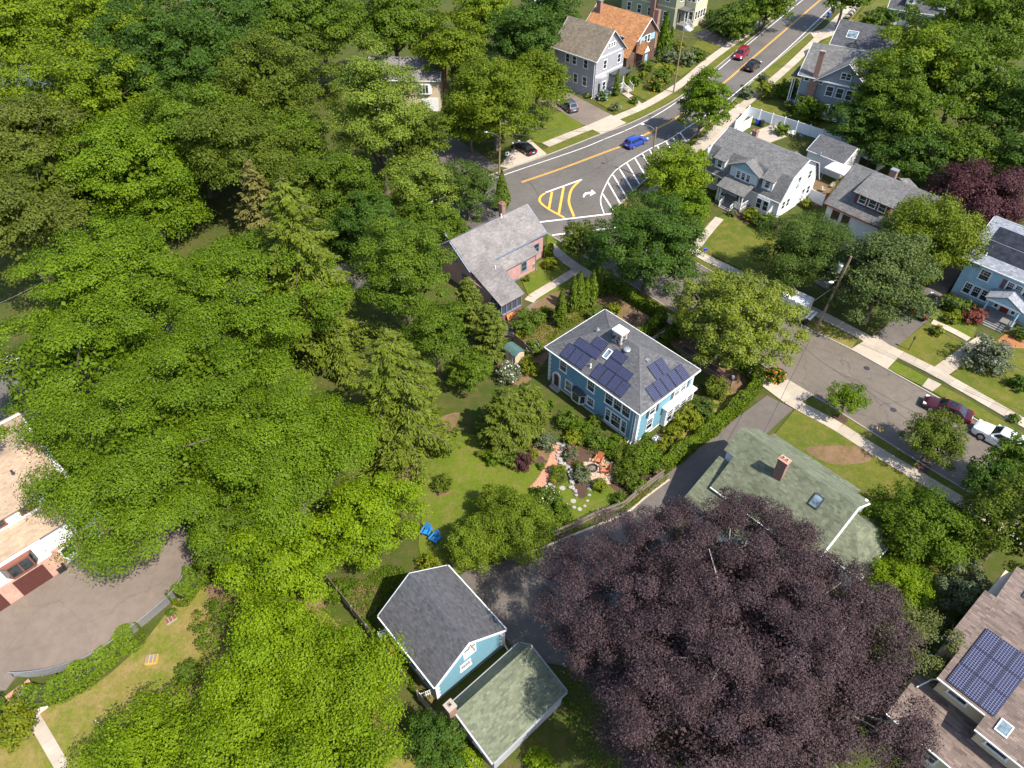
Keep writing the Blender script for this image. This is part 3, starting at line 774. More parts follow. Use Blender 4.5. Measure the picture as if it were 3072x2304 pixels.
def spruce(label, u, v, height, rad, mat='spruce', name='spruce_tree', seed=5, ov=True, dens=1.0, z0=0.08, group=None, droop=0.35, whorl=0.55, trunk='bark', bare=0.0, power=0.8):
    """u, v: foot of the trunk"""
    if ov: u, v = u * 1.38879, v * 1.38879
    p = G(u, v); D = dist((p.x, p.y, height * 0.5))
    rg = np.random.default_rng(seed)
    s = max(D * 0.0040, 0.14)
    Ps, Ns, Ts, Ss = [], [], [], []
    mb = MB()
    mb.tube([(0, 0, -0.3), (0, 0, height * 0.5), (0, 0, height)], [0.03 * height * 0.55 + 0.08, 0.014 * height, 0.02], 8)
    z = height * z0
    while z < height * 0.985:
        f = 1 - z / height
        L0 = rad * (f ** power) + 0.15
        nb = int(5 + 4 * rg.uniform())
        a0 = rg.uniform(0, 6.28)
        for k in range(nb):
            a = a0 + 6.283 * k / nb + rg.normal(scale=0.25)
            L = L0 * rg.uniform(0.62, 1.15)
            if rg.uniform() < bare: continue
            dr = np.array([math.cos(a), math.sin(a), 0]); sd = np.array([-math.sin(a), math.cos(a), 0])
            zz = z + rg.normal(scale=0.2 * whorl)
            m = max(3, int(L / (s * 0.34) * dens))
            t = (np.arange(m) + 0.5) / m
            sag = -droop * L * t ** 1.5 + 0.10 * L * np.clip(t - 0.6, 0, 1) * 2
            base = dr * (L * t)[:, None]; base[:, 2] = zz + sag
            wd = (0.30 * L * (1 - t) ** 0.6 * np.minimum(t * 3.5, 1) + 0.12)
            for q in range(5):
                side = rg.uniform(-1, 1, m)
                P = base + sd * (side * wd)[:, None] + dr * (np.abs(side) * wd * 0.35)[:, None]
                P[:, 2] -= np.abs(side) * wd * 0.35 + rg.uniform(0, 0.12 * (1 + L * 0.3), m)
                T = dr * 0.55 + sd * np.sign(side)[:, None] * 0.55 + np.array([0, 0, -0.45]) + rg.normal(scale=0.2, size=(m, 3))
                N = np.array([0, 0, 1.0]) + dr * 0.35 + rg.normal(scale=0.35, size=(m, 3))
                Ps.append(P); Ns.append(N); Ts.append(T); Ss.append(s * rg.uniform(0.9, 1.9, m))
            mb.tube([(0, 0, zz), Vector(base[m // 2]), Vector(base[-1])], [0.02 + 0.008 * L, 0.012 + 0.004 * L, 0.008], 3)
        z += whorl * (0.55 + 0.75 * f) * rg.uniform(0.8, 1.2)
    P = np.concatenate(Ps); N = np.concatenate(Ns); T = np.concatenate(Ts); S = np.concatenate(Ss)
    V = kites(P, N, S, 0.36, rg, T)
    t = np.clip(0.5 + rg.normal(scale=0.2, size=len(P)), 0, 1)
    root = empty(name, (p.x, p.y, 0.0), label=label, cat='tree', group=group)
    link('crown', quadmesh('crown', V, t, M[mat]), root)
    mb.build('trunk', M[trunk], root, fix=False)
    return root
def column(label, u, v, height, rad, mat='arbor', name='arborvitae', seed=3, pointed=0.75, group=None, ls=1.0, ov=False):
    if ov: u, v = u * 1.38879, v * 1.38879
    p = G(u, v); D = dist((p.x, p.y, height / 2))
    rg = np.random.default_rng(seed)
    s = max(D * 0.0036, 0.1) * ls
    n = int(2 * math.pi * rad * height * 0.75 / (0.5 * s * s * 0.4) * 1.7)
    z = rg.uniform(0, 1, n) ** 1.15
    prof = np.sin(np.clip(0.16 + z * 0.95, 0, 1) * math.pi / 1.0 * 0.5 + 0) * 0 + np.minimum(1, (z + 0.12) * 3) * (1 - z ** 1.6) ** pointed
    a = rg.uniform(0, 6.283, n)
    lump = 1 + 0.10 * np.cos(a * 3 + z * 9 + seed) + 0.07 * np.cos(a * 5 - z * 17)
    r = rad * prof * lump * rg.uniform(0.72, 1.06, n)
    P = np.stack([r * np.cos(a), r * np.sin(a), z * height], 1)
    N = np.stack([np.cos(a), np.sin(a), np.full(n, 0.35)], 1) + rg.normal(scale=0.4, size=(n, 3))
    T = np.array([0, 0, 1.0]) + rg.normal(scale=0.35, size=(n, 3)) + np.stack([np.cos(a), np.sin(a), a * 0], 1) * 0.4
    root = empty(name, (p.x, p.y, 0.06), label=label, cat='tree', group=group)
    link('crown', quadmesh('crown', kites(P, N, s * rg.uniform(0.8, 1.6, n), 0.45, rg, T), np.clip(0.5 + rg.normal(scale=0.22, size=n), 0, 1), M[mat]), root)
    mb = MB(); mb.cyl((0, 0, -0.2), (0, 0, height * 0.85), 0.06 + 0.03 * rad, 0.02, 6)
    mb.build('trunk', M['bark'], root)
    return root
def hedge(label, px, width, height, mat='hedge', name='hedge', seed=4, ls=0.85, rough=0.12):
    rg = np.random.default_rng(seed)
    line = resample(smooth_line(GP(px)), 0.25)
    D = dist(line[len(line) // 2])
    s = max(D * 0.0034, 0.09) * ls
    L = 0.25 * (len(line) - 1)
    C = np.array([tuple(p) for p in line]); d = np.gradient(C, axis=0); d = unit(d); nrm = np.stack([-d[:, 1], d[:, 0], d[:, 2] * 0], 1)
    per = width + 2 * height
    n = int(L * per / (0.5 * s * s * 0.6) * 1.8)
    i = rg.uniform(0, len(line) - 1.001, n); k = i.astype(int); f = (i - k)[:, None]
    c = C[k] * (1 - f) + C[k + 1] * f; nn = nrm[k]
    w = rg.uniform(0, per, n)
    lump = 1 + rough * np.sin(i * 0.31 + seed) + rough * 0.6 * np.sin(i * 0.83)
    side = np.where(w < height, -1, np.where(w < height + width, 0, 1))
    across = np.where(side == 0, w - height - width / 2, side * width / 2)
    zz = np.where(side == -1, w, np.where(side == 1, w - height - width, height))
    rnd_edge = 1 - 0.16 * (zz / height) ** 4 * (side != 0)
    zz = np.where(side == 0, height - 0.22 * width * np.abs(across * 2 / width) ** 4, zz) * lump
    P = c + nn * (across * rnd_edge)[:, None] * lump[:, None]; P[:, 2] = zz
    N = np.where((side == 0)[:, None], np.array([0, 0, 1.0]), nn * side[:, None]) + rg.normal(scale=0.45, size=(n, 3))
    P = P - unit(N) * (rg.uniform(0, 0.14, n))[:, None]
    # rounded ends
    m = int(width * height * 2 / (0.5 * s * s * 0.6) * 1.8)
    e0 = rg.integers(0, 2, m); ec = C[np.where(e0 == 0, 0, -1)]; ed = np.where((e0 == 0)[:, None], -d[0], d[-1]); en = nrm[np.where(e0 == 0, 0, -1)]
    aw = rg.uniform(-1, 1, m); az = rg.uniform(0, 1, m)
    Pe = ec + en * (aw * width / 2 * 0.95)[:, None] + ed * (0.3 * width * np.sqrt(1 - aw ** 2))[:, None]; Pe[:, 2] = az * height
    P = np.concatenate([P, Pe]); N = np.concatenate([N, ed + rg.normal(scale=0.45, size=(m, 3))])
    t = np.clip(0.5 + rg.normal(scale=0.2, size=len(P)), 0, 1)
    o = line[0].copy()
    root = empty(name, (o.x, o.y, 0.09), label=label, cat='hedge')
    link('foliage', quadmesh('foliage', kites(P - np.array([o.x, o.y, 0]), N, s * rg.uniform(0.7, 1.3, len(P)), 0.6, rg), t, M[mat]), root)
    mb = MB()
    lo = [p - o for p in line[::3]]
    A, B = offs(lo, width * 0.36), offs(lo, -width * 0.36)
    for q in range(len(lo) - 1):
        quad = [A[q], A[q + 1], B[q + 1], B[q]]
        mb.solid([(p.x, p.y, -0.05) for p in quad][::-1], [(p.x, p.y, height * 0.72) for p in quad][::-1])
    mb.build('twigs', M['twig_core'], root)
    return root
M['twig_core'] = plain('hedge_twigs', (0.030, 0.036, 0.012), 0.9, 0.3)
def groundcover(name, label, px, mat, n, s, h=0.25, cat=None, seed=1, flowers=None):
    """low uncountable planting inside a photograph polygon: stuff"""
    rg = np.random.default_rng(seed)
    P = [(p.x, p.y) for p in smooth_loop(GP(px))]
    A = np.array(P); lo, hi = A.min(0), A.max(0)
    q = rg.uniform(lo, hi, (n * 4, 2))
    inside = np.zeros(len(q), bool)
    j = len(P) - 1
    for i in range(len(P)):
        xi, yi = P[i]; xj, yj = P[j]
        c = ((yi > q[:, 1]) != (yj > q[:, 1])) & (q[:, 0] < (xj - xi) * (q[:, 1] - yi) / (yj - yi + 1e-12) + xi)
        inside ^= c; j = i
    q = q[inside][:n]; n = len(q)
    cl = np.abs(np.sin(q[:, 0] * 2.3 + seed) * np.cos(q[:, 1] * 1.9)) * 0.7 + 0.3
    Pt = np.column_stack([q, 0.1 + rg.uniform(0, h, n) * cl])
    V = kites(Pt, rg.normal(scale=0.6, size=(n, 3)) + np.array([0, 0, 0.9]), s * rg.uniform(0.6, 1.4, n), 0.5, rg)
    o = link(name, quadmesh(name, V, np.clip(0.5 + rg.normal(scale=0.25, size=n), 0, 1), M[mat]))
    return tag(o, label, cat, None, 'stuff')
# ------------------------------------------------------------------ building kit
def shingle_mesh(polys, mat, w=0.33, e=0.15, seed=1, lift=0.020):
    rng = random.Random(seed)
    Q = []; T = []
    for poly in polys:
        P = [Vector(p) for p in poly]
        n = (P[1] - P[0]).cross(P[2] - P[0]).normalized()
        up = (Vector((0, 0, 1)) - n * n.z).normalized()
        al = up.cross(n)
        O = P[0]
        q = [((p - O).dot(al), (p - O).dot(up)) for p in P]
        def span(y):
            xs = []
            for i in range(len(q)):
                (x0, y0), (x1, y1) = q[i], q[(i + 1) % len(q)]
                if (y0 <= y < y1) or (y1 <= y < y0): xs.append(x0 + (x1 - x0) * (y - y0) / (y1 - y0))
            return (min(xs), max(xs)) if len(xs) >= 2 else None
        lo = min(y for _, y in q); hi = max(y for _, y in q)
        m = max(1, int((hi - lo) / e)); ee = (hi - lo) / m
        for k in range(m):
            y0 = lo + k * ee; y1 = y0 + ee
            a = span(y0 + 1e-4); b = span(y1 - 1e-4)
            if not a or not b: continue
            x = min(a[0], b[0]) - rng.uniform(0, w); xe = max(a[1], b[1])
            while x < xe:
                ww = w * rng.uniform(0.7, 1.3)
                c0, c1 = max(x, a[0]), min(x + ww - 0.008, a[1]); d0, d1 = max(x, b[0]), min(x + ww - 0.008, b[1])
                x += ww
                if c1 - c0 < 0.01 and d1 - d0 < 0.01: continue
                c1 = max(c1, c0); d1 = max(d1, d0)
                h = lift * rng.uniform(0.7, 1.4)
                f = lambda xx, yy, hh: tuple(O + al * xx + up * yy + n * hh)
                t = min(1, max(0, rng.gauss(0.5, 0.24)))
                Q.append([f(c0, y0, h), f(c1, y0, h), f(d1, y1, 0.005), f(d0, y1, 0.005)]); T.append(t)
                Q.append([f(c0, y0, 0.001), f(c1, y0, 0.001), f(c1, y0, h), f(c0, y0, h)]); T.append(t)
    return quadmesh('shingles', np.array(Q), np.array(T), mat)
_wc = {}
def win_meshes(w, h, style, trim, glass):
    key = (round(w, 2), round(h, 2), style, trim, glass)
    if key in _wc: return _wc[key]
    f = MB(); c = 0.085 if style != 'thin' else 0.05
    f.box(-w / 2 - c, w / 2 + c, -0.07, 0.0, h, h + c + 0.02)
    f.box(-w / 2 - c - 0.05, w / 2 + c + 0.05, -0.11, 0.0, -0.07, 0.0)
    f.box(-w / 2 - c, -w / 2, -0.06, 0.0, 0.0, h); f.box(w / 2, w / 2 + c, -0.06, 0.0, 0.0, h)
    s = 0.04
    if style in ('sash', 'six', 'thin'): f.box(-w / 2, w / 2, -0.045, 0.0, h * 0.5 - s / 2, h * 0.5 + s / 2)
    if style == 'six':
        for x in (-w / 6, w / 6): f.box(x - 0.012, x + 0.012, -0.035, 0.0, h * 0.5 + s / 2, h)
        f.box(-w / 2, w / 2, -0.033, 0.0, h * 0.75 - 0.012, h * 0.75 + 0.012)
    if style == 'grid':
        for k in range(1, 4): f.box(-w / 2 + w * k / 4 - 0.012, -w / 2 + w * k / 4 + 0.012, -0.035, 0.0, 0, h)
        for k in range(1, 3): f.box(-w / 2, w / 2, -0.033, 0.0, h * k / 3 - 0.012, h * k / 3 + 0.012)
    for a, b in ((-w / 2, -w / 2 + s), (w / 2 - s, w / 2)): f.box(a, b, -0.04, 0.0, 0.0, h)
    f.box(-w / 2, w / 2, -0.042, 0, 0, s); f.box(-w / 2, w / 2, -0.042, 0, h - s, h)
    p = []
    for a, b in (((s, h * 0.5 - s / 2), (h * 0.5 + s / 2, h - s)) if style in ('sash', 'six', 'thin') else ((s, h - s),)):
        m = MB(); m.box(-w / 2 + s, w / 2 - s, -0.02, 0.0, a, b); p.append(m.mesh(M[glass]))
    r = (f.mesh(M[trim]), p)
    _wc[key] = r
    return r
class House:
    def __init__(s, name, label, cx, cy, ang, cat='house', z=0.0):
        s.root = empty(name, (cx, cy, z), ang, label, cat)
        s.c = Vector((cx, cy, z)); s.a = ang; s.n = 0
        s.xw = s.yw = 0
    def loc(s, u, v, z=0.0):
        p = G(u, v, z + s.c.z) - s.c
        c, n = math.cos(s.a), math.sin(s.a)
        return Vector((c * p.x + n * p.y, -n * p.x + c * p.y, p.z))
    def hit(s, u, v, poly):
        """where the line of sight through photograph pixel u, v meets a roof plane (local)"""
        c, n = math.cos(s.a), math.sin(s.a)
        q = G(u, v, 0) - Vector((0, 0, CAM_H)); C = Vector((0, 0, CAM_H)) - s.c
        C = Vector((c * C.x + n * C.y, -n * C.x + c * C.y, C.z)); d = Vector((c * q.x + n * q.y, -n * q.x + c * q.y, q.z))
        P = [Vector(p) for p in poly]; nn = (P[1] - P[0]).cross(P[2] - P[0]).normalized()
        return C + d * ((P[0] - C).dot(nn) / d.dot(nn))
    def add(s, name, mb, mat, parent=None, smooth=None, label=None, **kw):
        o = mb.build(name, M[mat] if isinstance(mat, str) else [M[k] for k in mat], parent or s.root, smooth=smooth)
        if label: o['label'] = label
        return o
    def box(s, name, x0, x1, y0, y1, z0, z1, mat, parent=None, **kw):
        mb = MB(); mb.box(x0, x1, y0, y1, z0, z1); return s.add(name, mb, mat, parent, **kw)
    def roof(s, polys, mat, t=0.14, w=0.33, e=0.16, ridges=(), edge='white', name='roof', cap=0.3):
        s.n += 1
        mb = MB()
        for p in polys: mb.slab(p, t)
        r = s.add(name, mb, mat)
        o = link('shingles', shingle_mesh(polys, M[mat], w, e, s.n * 31 + int(abs(s.c.x * 10))), r); o['kind'] = 'stuff'
        if ridges:
            rng = random.Random(s.n)
            mb = MB()
            for a, b, n1, n2 in ridges:
                a, b = Vector(a), Vector(b); L = (b - a).length; d = (b - a) / L; k = max(1, int(L / 0.22))
                n1, n2 = Vector(n1), Vector(n2)
                for i in range(k):
                    p, q = a + d * (L * i / k), a + d * (L * (i + 1) / k + 0.03)
                    h = Vector((0, 0, 0.045)) + Vector((0, 0, 0.012)) * (i % 2); h2 = Vector((0, 0, 0.028))
                    mb.tint = min(1, max(0, rng.gauss(0.62, 0.16)))
                    for m in (n1, n2): mb.face([p + h, q + h2, q + m * cap / 2 + Vector((0, 0, 0.03)), p + m * cap / 2 + Vector((0, 0, 0.04))])
            o = mb.build('ridge_caps', M[mat], r, fix=False, tint=True); o['kind'] = 'stuff'
        return r
    def gable(s, L, W, ze, zr, o, wall, roof, yr=0.0, trim='white', x0=0.0, y0=0.0, og=None, base=0.0, w=0.33, e=0.16, set_=True, wname='wall', t=0.14):
        og = o if og is None else og
        a, b = x0 - L / 2, x0 + L / 2; c, d = y0 - W / 2, y0 + W / 2; yy = y0 + yr
        k1 = (zr - ze) / (yy - c); k2 = (zr - ze) / (d - yy)
        mb = MB()
        pr = [(c + o, base), (d - o, base), (d - o, ze + k2 * o - t * 1.25), (yy, zr - t * 1.3), (c + o, ze + k1 * o - t * 1.25)]
        mb.solid([(a + og, y, z) for y, z in pr][::-1], [(b - og, y, z) for y, z in pr][::-1])
        if wall: s.add(wname, mb, wall)
        p1 = [(a, c, ze), (b, c, ze), (b, yy, zr), (a, yy, zr)]
        p2 = [(b, d, ze), (a, d, ze), (a, yy, zr), (b, yy, zr)]
        n1 = (Vector((0, c - yy, ze - zr))).normalized(); n2 = (Vector((0, d - yy, ze - zr))).normalized()
        s.roof([p1, p2], roof, t=t, w=w, e=e, ridges=[((a, yy, zr), (b, yy, zr), n1, n2)], edge=trim)
        for y, sg in ((c, -1), (d, 1)):
            mb = MB(); mb.bar((a, y + sg * 0.055, ze - 0.08), (b, y + sg * 0.055, ze - 0.08), 0.11, 0.12); s.add('gutter', mb, trim)
        for x, sg in ((a, -1), (b, 1)):
            for y, sy in ((c, -1), (d, 1)):
                mb = MB(); mb.bar((x + sg * 0.03, y, ze - 0.12), (x + sg * 0.03, yy, zr - 0.12), 0.05, 0.24, up=(1, 0, 0)); s.add('rake_board', mb, trim)
        if set_: s.xw, s.yw = L / 2 - og, W / 2 - o
        return p1, p2
    def place(s, wall, p, z, at=None):
        """wall: '-y' '+x' ...; p: position along it; returns location, rotation"""
        if wall == '-y': return (p, -(s.yw if at is None else -at), z), 0.0
        if wall == '+y': return (p, (s.yw if at is None else at), z), math.pi
        if wall == '+x': return ((s.xw if at is None else at), p, z), math.pi / 2
        return (-(s.xw if at is None else -at), p, z), -math.pi / 2
    def win(s, wall, p, z, w=0.95, h=1.4, style='sash', trim='white', glass='glass', at=None, shut=None, sw=0.42):
        l, r = s.place(wall, p, z, at)
        f, panes = win_meshes(w, h, style, trim, glass)
        o = link('window', f, s.root, l, r)
        for m in panes: link('pane', m, o)
        if shut:
            for sg in (-1, 1):
                mb = MB(); x = sg * (w / 2 + 0.1 + sw / 2)
                mb.box(x - sw / 2, x + sw / 2, -0.05, 0.0, -0.02, h + 0.05)
                for k in range(6): mb.box(x - sw / 2 + 0.05, x + sw / 2 - 0.05, -0.065, -0.05, 0.06 + k * h / 6, 0.06 + k * h / 6 + h / 9)
                mb.build('shutter', M[shut], s.root, l, r)
        return o
    def door(s, wall, p, z, w=0.95, h=2.05, mat='black', trim='white', at=None):
        l, r = s.place(wall, p, z, at)
        mb = MB(); c = 0.12
        mb.box(-w / 2 - c, -w / 2, -0.06, 0, 0, h); mb.box(w / 2, w / 2 + c, -0.06, 0, 0, h); mb.box(-w / 2 - c, w / 2 + c, -0.07, 0, h, h + c)
        o = mb.build('door_frame', M[trim], s.root, l, r)
        mb = MB(); mb.box(-w / 2, w / 2, -0.03, 0, 0, h)
        for zz in (0.15, 0.78, 1.41):
            for xx in (-w / 4, w / 4): mb.box(xx - w * 0.17, xx + w * 0.17, -0.04, -0.03, zz, zz + 0.5)
        d = mb.build('door', M[mat], s.root, l, r)
        mb = MB(); mb.ball((w * 0.38, -0.07, 1.0), 0.035, 0.035, 0.035, 8, 4); mb.build('door_handle', M['metal'], d)
        return d
    def chimney(s, x, y, z0, z1, w=0.8, d=0.6, mat='brick', cap='concrete_old', pots=1, flare=True):
        mb = MB(); mb.box(x - w / 2, x + w / 2, y - d / 2, y + d / 2, z0, z1)
        if flare: mb.box(x - w / 2 - 0.05, x + w / 2 + 0.05, y - d / 2 - 0.05, y + d / 2 + 0.05, z1 - 0.22, z1 - 0.02)
        o = s.add('chimney', mb, mat)
        mb = MB(); mb.box(x - w / 2 - 0.06, x + w / 2 + 0.06, y - d / 2 - 0.06, y + d / 2 + 0.06, z1, z1 + 0.07); s.add('chimney_cap', mb, cap, o)
        for k in range(pots):
            xx = x + (k - (pots - 1) / 2) * w * 0.45
            mb = MB(); mb.box(xx - 0.13, xx + 0.13, y - 0.13, y + 0.13, z1 + 0.07, z1 + 0.2); mb.cur = 1; mb.box(xx - 0.1, xx + 0.1, y - 0.1, y + 0.1, z1 + 0.19, z1 + 0.203)
            s.add('flue', mb, (cap, 'black'), o)
        return o
    def pipe(s, p, h=0.4, r=0.06, mat='white'):
        mb = MB(); mb.cyl((p.x, p.y, p.z - 0.15), (p.x, p.y, p.z + h), r, n=10); mb.cyl((p.x, p.y, p.z - 0.1), (p.x, p.y, p.z + 0.06), r * 2.2, r * 1.2, n=10)
        return s.add('vent_pipe', mb, mat)
    def onplane(s, name, p, poly, w, h, t, mats, parent=None, dx=0.0, dy=0.0):
        """thin flat fitting lying on a roof plane, w along the eave, h up the slope; own object space scaled to metres"""
        P = [Vector(q) for q in poly]; n = (P[1] - P[0]).cross(P[2] - P[0]).normalized()
        up = (Vector((0, 0, 1)) - n * n.z).normalized(); al = up.cross(n)
        o = link(name, mats, parent or s.root)
        m = Matrix((al, up, n)).transposed().to_4x4(); m.translation = p + al * dx + up * dy
        o.matrix_basis = m
        return o, al, up, n
    def skylight(s, p, poly, w=0.7, h=1.1, frame='white', glass='skyglass'):
        f = MB(); a, b = w / 2, h / 2
        for x0, x1, y0, y1 in ((-a, a, -b, -b + 0.08), (-a, a, b - 0.08, b), (-a, -a + 0.08, -b + 0.08, b - 0.08), (a - 0.08, a, -b + 0.08, b - 0.08)): f.box(x0, x1, y0, y1, -0.02, 0.14)
        o, *_ = s.onplane('skylight', p, poly, w, h, 0.1, f.mesh(M[frame]))
        g = MB(); g.box(-a + 0.08, a - 0.08, -b + 0.08, b - 0.08, 0.0, 0.10); g.build('skylight_glass', M[glass], o)
        return o
    def steps(s, x0, x1, y, z, n, run=0.28, mat='concrete', sgn=-1):
        for k in range(n):
            zt = z * (n - k) / (n + 1)
            mb = MB(); a, b = y + sgn * k * run, y + sgn * (k + 1) * run
            mb.box(x0, x1, min(a, b), max(a, b) + 0.001 * k, 0, zt); s.add('step', mb, mat)
    def railing(s, a, b, h=0.9, mat='white', gap=0.14, post=0.09):
        a, b = Vector(a), Vector(b); mb = MB(); L = (b - a).length
        up = Vector((0, 0, h))
        mb.bar(a + up, b + up, 0.07, 0.06); mb.bar(a + Vector((0, 0, 0.1)), b + Vector((0, 0, 0.1)), 0.05, 0.05)
        for k in range(1, int(L / gap)):
            p = a.lerp(b, k * gap / L); mb.bar(p + Vector((0, 0, 0.1)), p + up, 0.035, 0.035, up=(1, 0, 0))
        for p in (a, b): mb.bar(p, p + Vector((0, 0, h + 0.12)), post, post, up=(1, 0, 0))
        return s.add('railing', mb, mat)
    def downspout(s, x, y, z1, z0=0.1, mat='white'):
        mb = MB(); mb.bar((x, y, z0 + 0.15), (x, y, z1), 0.09, 0.07, up=(1, 0, 0)); mb.bar((x, y, z0 + 0.18), (x, y - 0.3, z0 + 0.05), 0.09, 0.07)
        return s.add('downspout', mb, mat)
_pm = {}
def panel_meshes(w, h, nx, ny, key):
    if key in _pm: return _pm[key]
    mb = MB(); mb.box(0, 1, 0, 1, -0.03, 0.0)
    face = mb.mesh(M['solar_' + key])
    f = MB(); b = 0.018
    for x0, x1, y0, y1 in ((0, w, 0, b), (0, w, h - b, h), (0, b, b, h - b), (w - b, w, b, h - b)): f.box(x0, x1, y0, y1, -0.035, 0.008)
    _pm[key] = (face, f.mesh(M['panel_frame']))
    return _pm[key]
def solar_panel(hs, u, v, poly, w, h, nx, ny, key, snap=None):
    p = hs.hit(u, v, poly) if not isinstance(u, Vector) else u
    face, fr = panel_meshes(w, h, nx, ny, key)
    e, al, up, n = hs.onplane('solar_panel', p, poly, w, h, 0.04, face)
    m = Matrix((al, up, n)).transposed().to_4x4(); m.translation = p - al * w / 2 - up * h / 2 + n * 0.13
    e.matrix_basis = m @ Matrix.Diagonal((w, h, 1, 1))
    o = link('panel_frame', fr, e); o.matrix_basis = Matrix.Diagonal((1 / w, 1 / h, 1, 1))
    return e
M['skyglass'] = glassmat('skylight_glass', (0.10, 0.14, 0.16), 0.05)
M['panel_frame'] = plain('panel_frame', (0.10, 0.10, 0.11), 0.4, 0.1, metal=0.5)
M['solar_portrait'] = solarmat('solar_cells_portrait', 6, 10)
M['solar_landscape'] = solarmat('solar_cells_landscape', 10, 6)
M['solar_big'] = solarmat('solar_cells_pale_lines', 6, 10, (0.014, 0.016, 0.055), (0.26, 0.27, 0.34))
# ------------------------------------------------------------------ buildings
M['sh_grey'] = shingle('shingle_grey', (0.105, 0.105, 0.110), 0.35, 0.2)
M['sh_dark'] = shingle('shingle_charcoal', (0.085, 0.085, 0.092), 0.35, 0.15)
M['sh_green'] = shingle('shingle_green', (0.150, 0.165, 0.105), 0.30, 0.45)
M['sh_pink'] = shingle('shingle_pale_grey', (0.235, 0.215, 0.205), 0.22, 0.5)
M['sh_mid'] = shingle('shingle_mid_grey', (0.165, 0.160, 0.155), 0.30, 0.3)
M['sh_blue'] = shingle('shingle_blue_grey', (0.270, 0.285, 0.320), 0.32, 0.2)
M['sh_tan'] = shingle('shingle_tan', (0.200, 0.160, 0.115), 0.30, 0.25)
M['sh_beige'] = shingle('shingle_beige', (0.400, 0.290, 0.200), 0.18, 0.2)
M['sh_orange'] = shingle('shingle_cedar', (0.420, 0.190, 0.075), 0.30, 0.2)
M['sh_brown'] = shingle('shingle_brown', (0.190, 0.140, 0.115), 0.40, 0.2)
M['w_blue'] = siding('siding_blue', (0.150, 0.310, 0.390), 0.16)
M['w_white'] = siding('siding_white', (0.740, 0.740, 0.740), 0.14, 0.03, 0.4)
M['w_pale'] = siding('siding_pale_grey', (0.600, 0.630, 0.660), 0.14)
M['w_lblue'] = siding('siding_light_blue', (0.300, 0.470, 0.570), 0.18, 0.1)
M['w_grey'] = siding('siding_grey', (0.330, 0.325, 0.345), 0.14)
M['w_grey2'] = siding('siding_slate', (0.230, 0.250, 0.285), 0.13)
M['w_pink'] = siding('shingle_wall_pink', (0.470, 0.270, 0.245), 0.28, 0.12)
M['w_red'] = siding('siding_dull_red', (0.240, 0.085, 0.090), 0.12)
M['w_green'] = siding('siding_sage', (0.300, 0.310, 0.200), 0.13)
M['w_yellow'] = siding('siding_cream', (0.620, 0.540, 0.370), 0.13)
M['w_cream'] = siding('siding_beige', (0.560, 0.450, 0.310), 0.16)
M['w_brown'] = siding('shingle_wall_brown', (0.125, 0.075, 0.055), 0.16, 0.2)
M['w_navy'] = siding('siding_navy', (0.030, 0.050, 0.130), 0.14)
M['stucco'] = plain('white_stucco', (0.800, 0.785, 0.755), 0.7, 0.03)
M['trim_blue'] = plain('trim_slate_blue', (0.190, 0.240, 0.330), 0.5, 0.1)
M['trim_red'] = plain('trim_dark_red', (0.170, 0.030, 0.028), 0.5, 0.1)
M['trim_brown'] = plain('trim_red_brown', (0.200, 0.075, 0.050), 0.5, 0.12)
M['door_red'] = plain('door_red', (0.420, 0.030, 0.040), 0.4, 0.08)
M['door_brown'] = plain('garage_door_brown', (0.095, 0.030, 0.025), 0.45, 0.12)
M['shut_dark'] = plain('shutter_dark', (0.045, 0.062, 0.070), 0.5, 0.1)
M['shut_red'] = plain('shutter_red', (0.150, 0.060, 0.070), 0.5, 0.1)
M['deck'] = plain('deck_boards', (0.200, 0.190, 0.180), 0.7, 0.15)
M['stone'] = plain('grey_stone', (0.300, 0.290, 0.280), 0.8, 0.3, 5.0)
M['stone_pale'] = plain('pale_stone', (0.330, 0.305, 0.275), 0.8, 0.3, 5.0)
M['mortar'] = plain('mortar', (0.480, 0.470, 0.450), 0.9, 0.1)
M['orange_board'] = plain('orange_board', (0.520, 0.190, 0.050), 0.7, 0.1)
M['screen'] = plain('insect_screen', (0.060, 0.062, 0.070), 0.8, 0.1)

def z2(x, y): return (1600 + x / 3.318, 900 + y / 3.318)
# ---- the blue house with the solar roof
A = House('blue_house', 'light blue two-storey house with grey hip roof, twenty solar panels and stone chimney', 11.614, 55.723, -0.834)
L, W, ze, zr, hi, o = 13.45, 9.54, 5.15, 8.1, 4.72, 0.35
a, b, c, d = (-L / 2, -W / 2, ze), (L / 2, -W / 2, ze), (L / 2, W / 2, ze), (-L / 2, W / 2, ze)
r1, r2 = (-L / 2 + hi, 0, zr), (L / 2 - hi, 0, zr)
PF, PR = [a, b, r2, r1], [b, c, r2]
nF = Vector((0, -W / 2, ze - zr)).normalized(); nB = Vector((0, W / 2, ze - zr)).normalized()
hip = []
for e_, r_, s1, s2 in ((a, r1, (1, 0), (0, 1)), (b, r2, (-1, 0), (0, 1)), (c, r2, (-1, 0), (0, -1)), (d, r1, (1, 0), (0, -1))):
    hip.append((e_, r_, Vector((s1[0], s1[1], 0)) * 0.9 + Vector((0, 0, 0.0)), Vector((s2[0], s2[1], 0)) * 0.9))
A.roof([PF, PR, [c, d, r1, r2], [d, a, r1]], 'sh_grey', w=0.34, e=0.15, ridges=[(r1, r2, nF, nB)] + hip, cap=0.32)
A.xw, A.yw = L / 2 - o, W / 2 - o
A.box('wall', -A.xw, A.xw, -A.yw, A.yw, 0.25, ze - 0.05, 'w_blue')
A.box('foundation', -A.xw + 0.03, A.xw - 0.03, -A.yw + 0.03, A.yw - 0.03, 0, 0.25, 'concrete_old')
mb = MB()
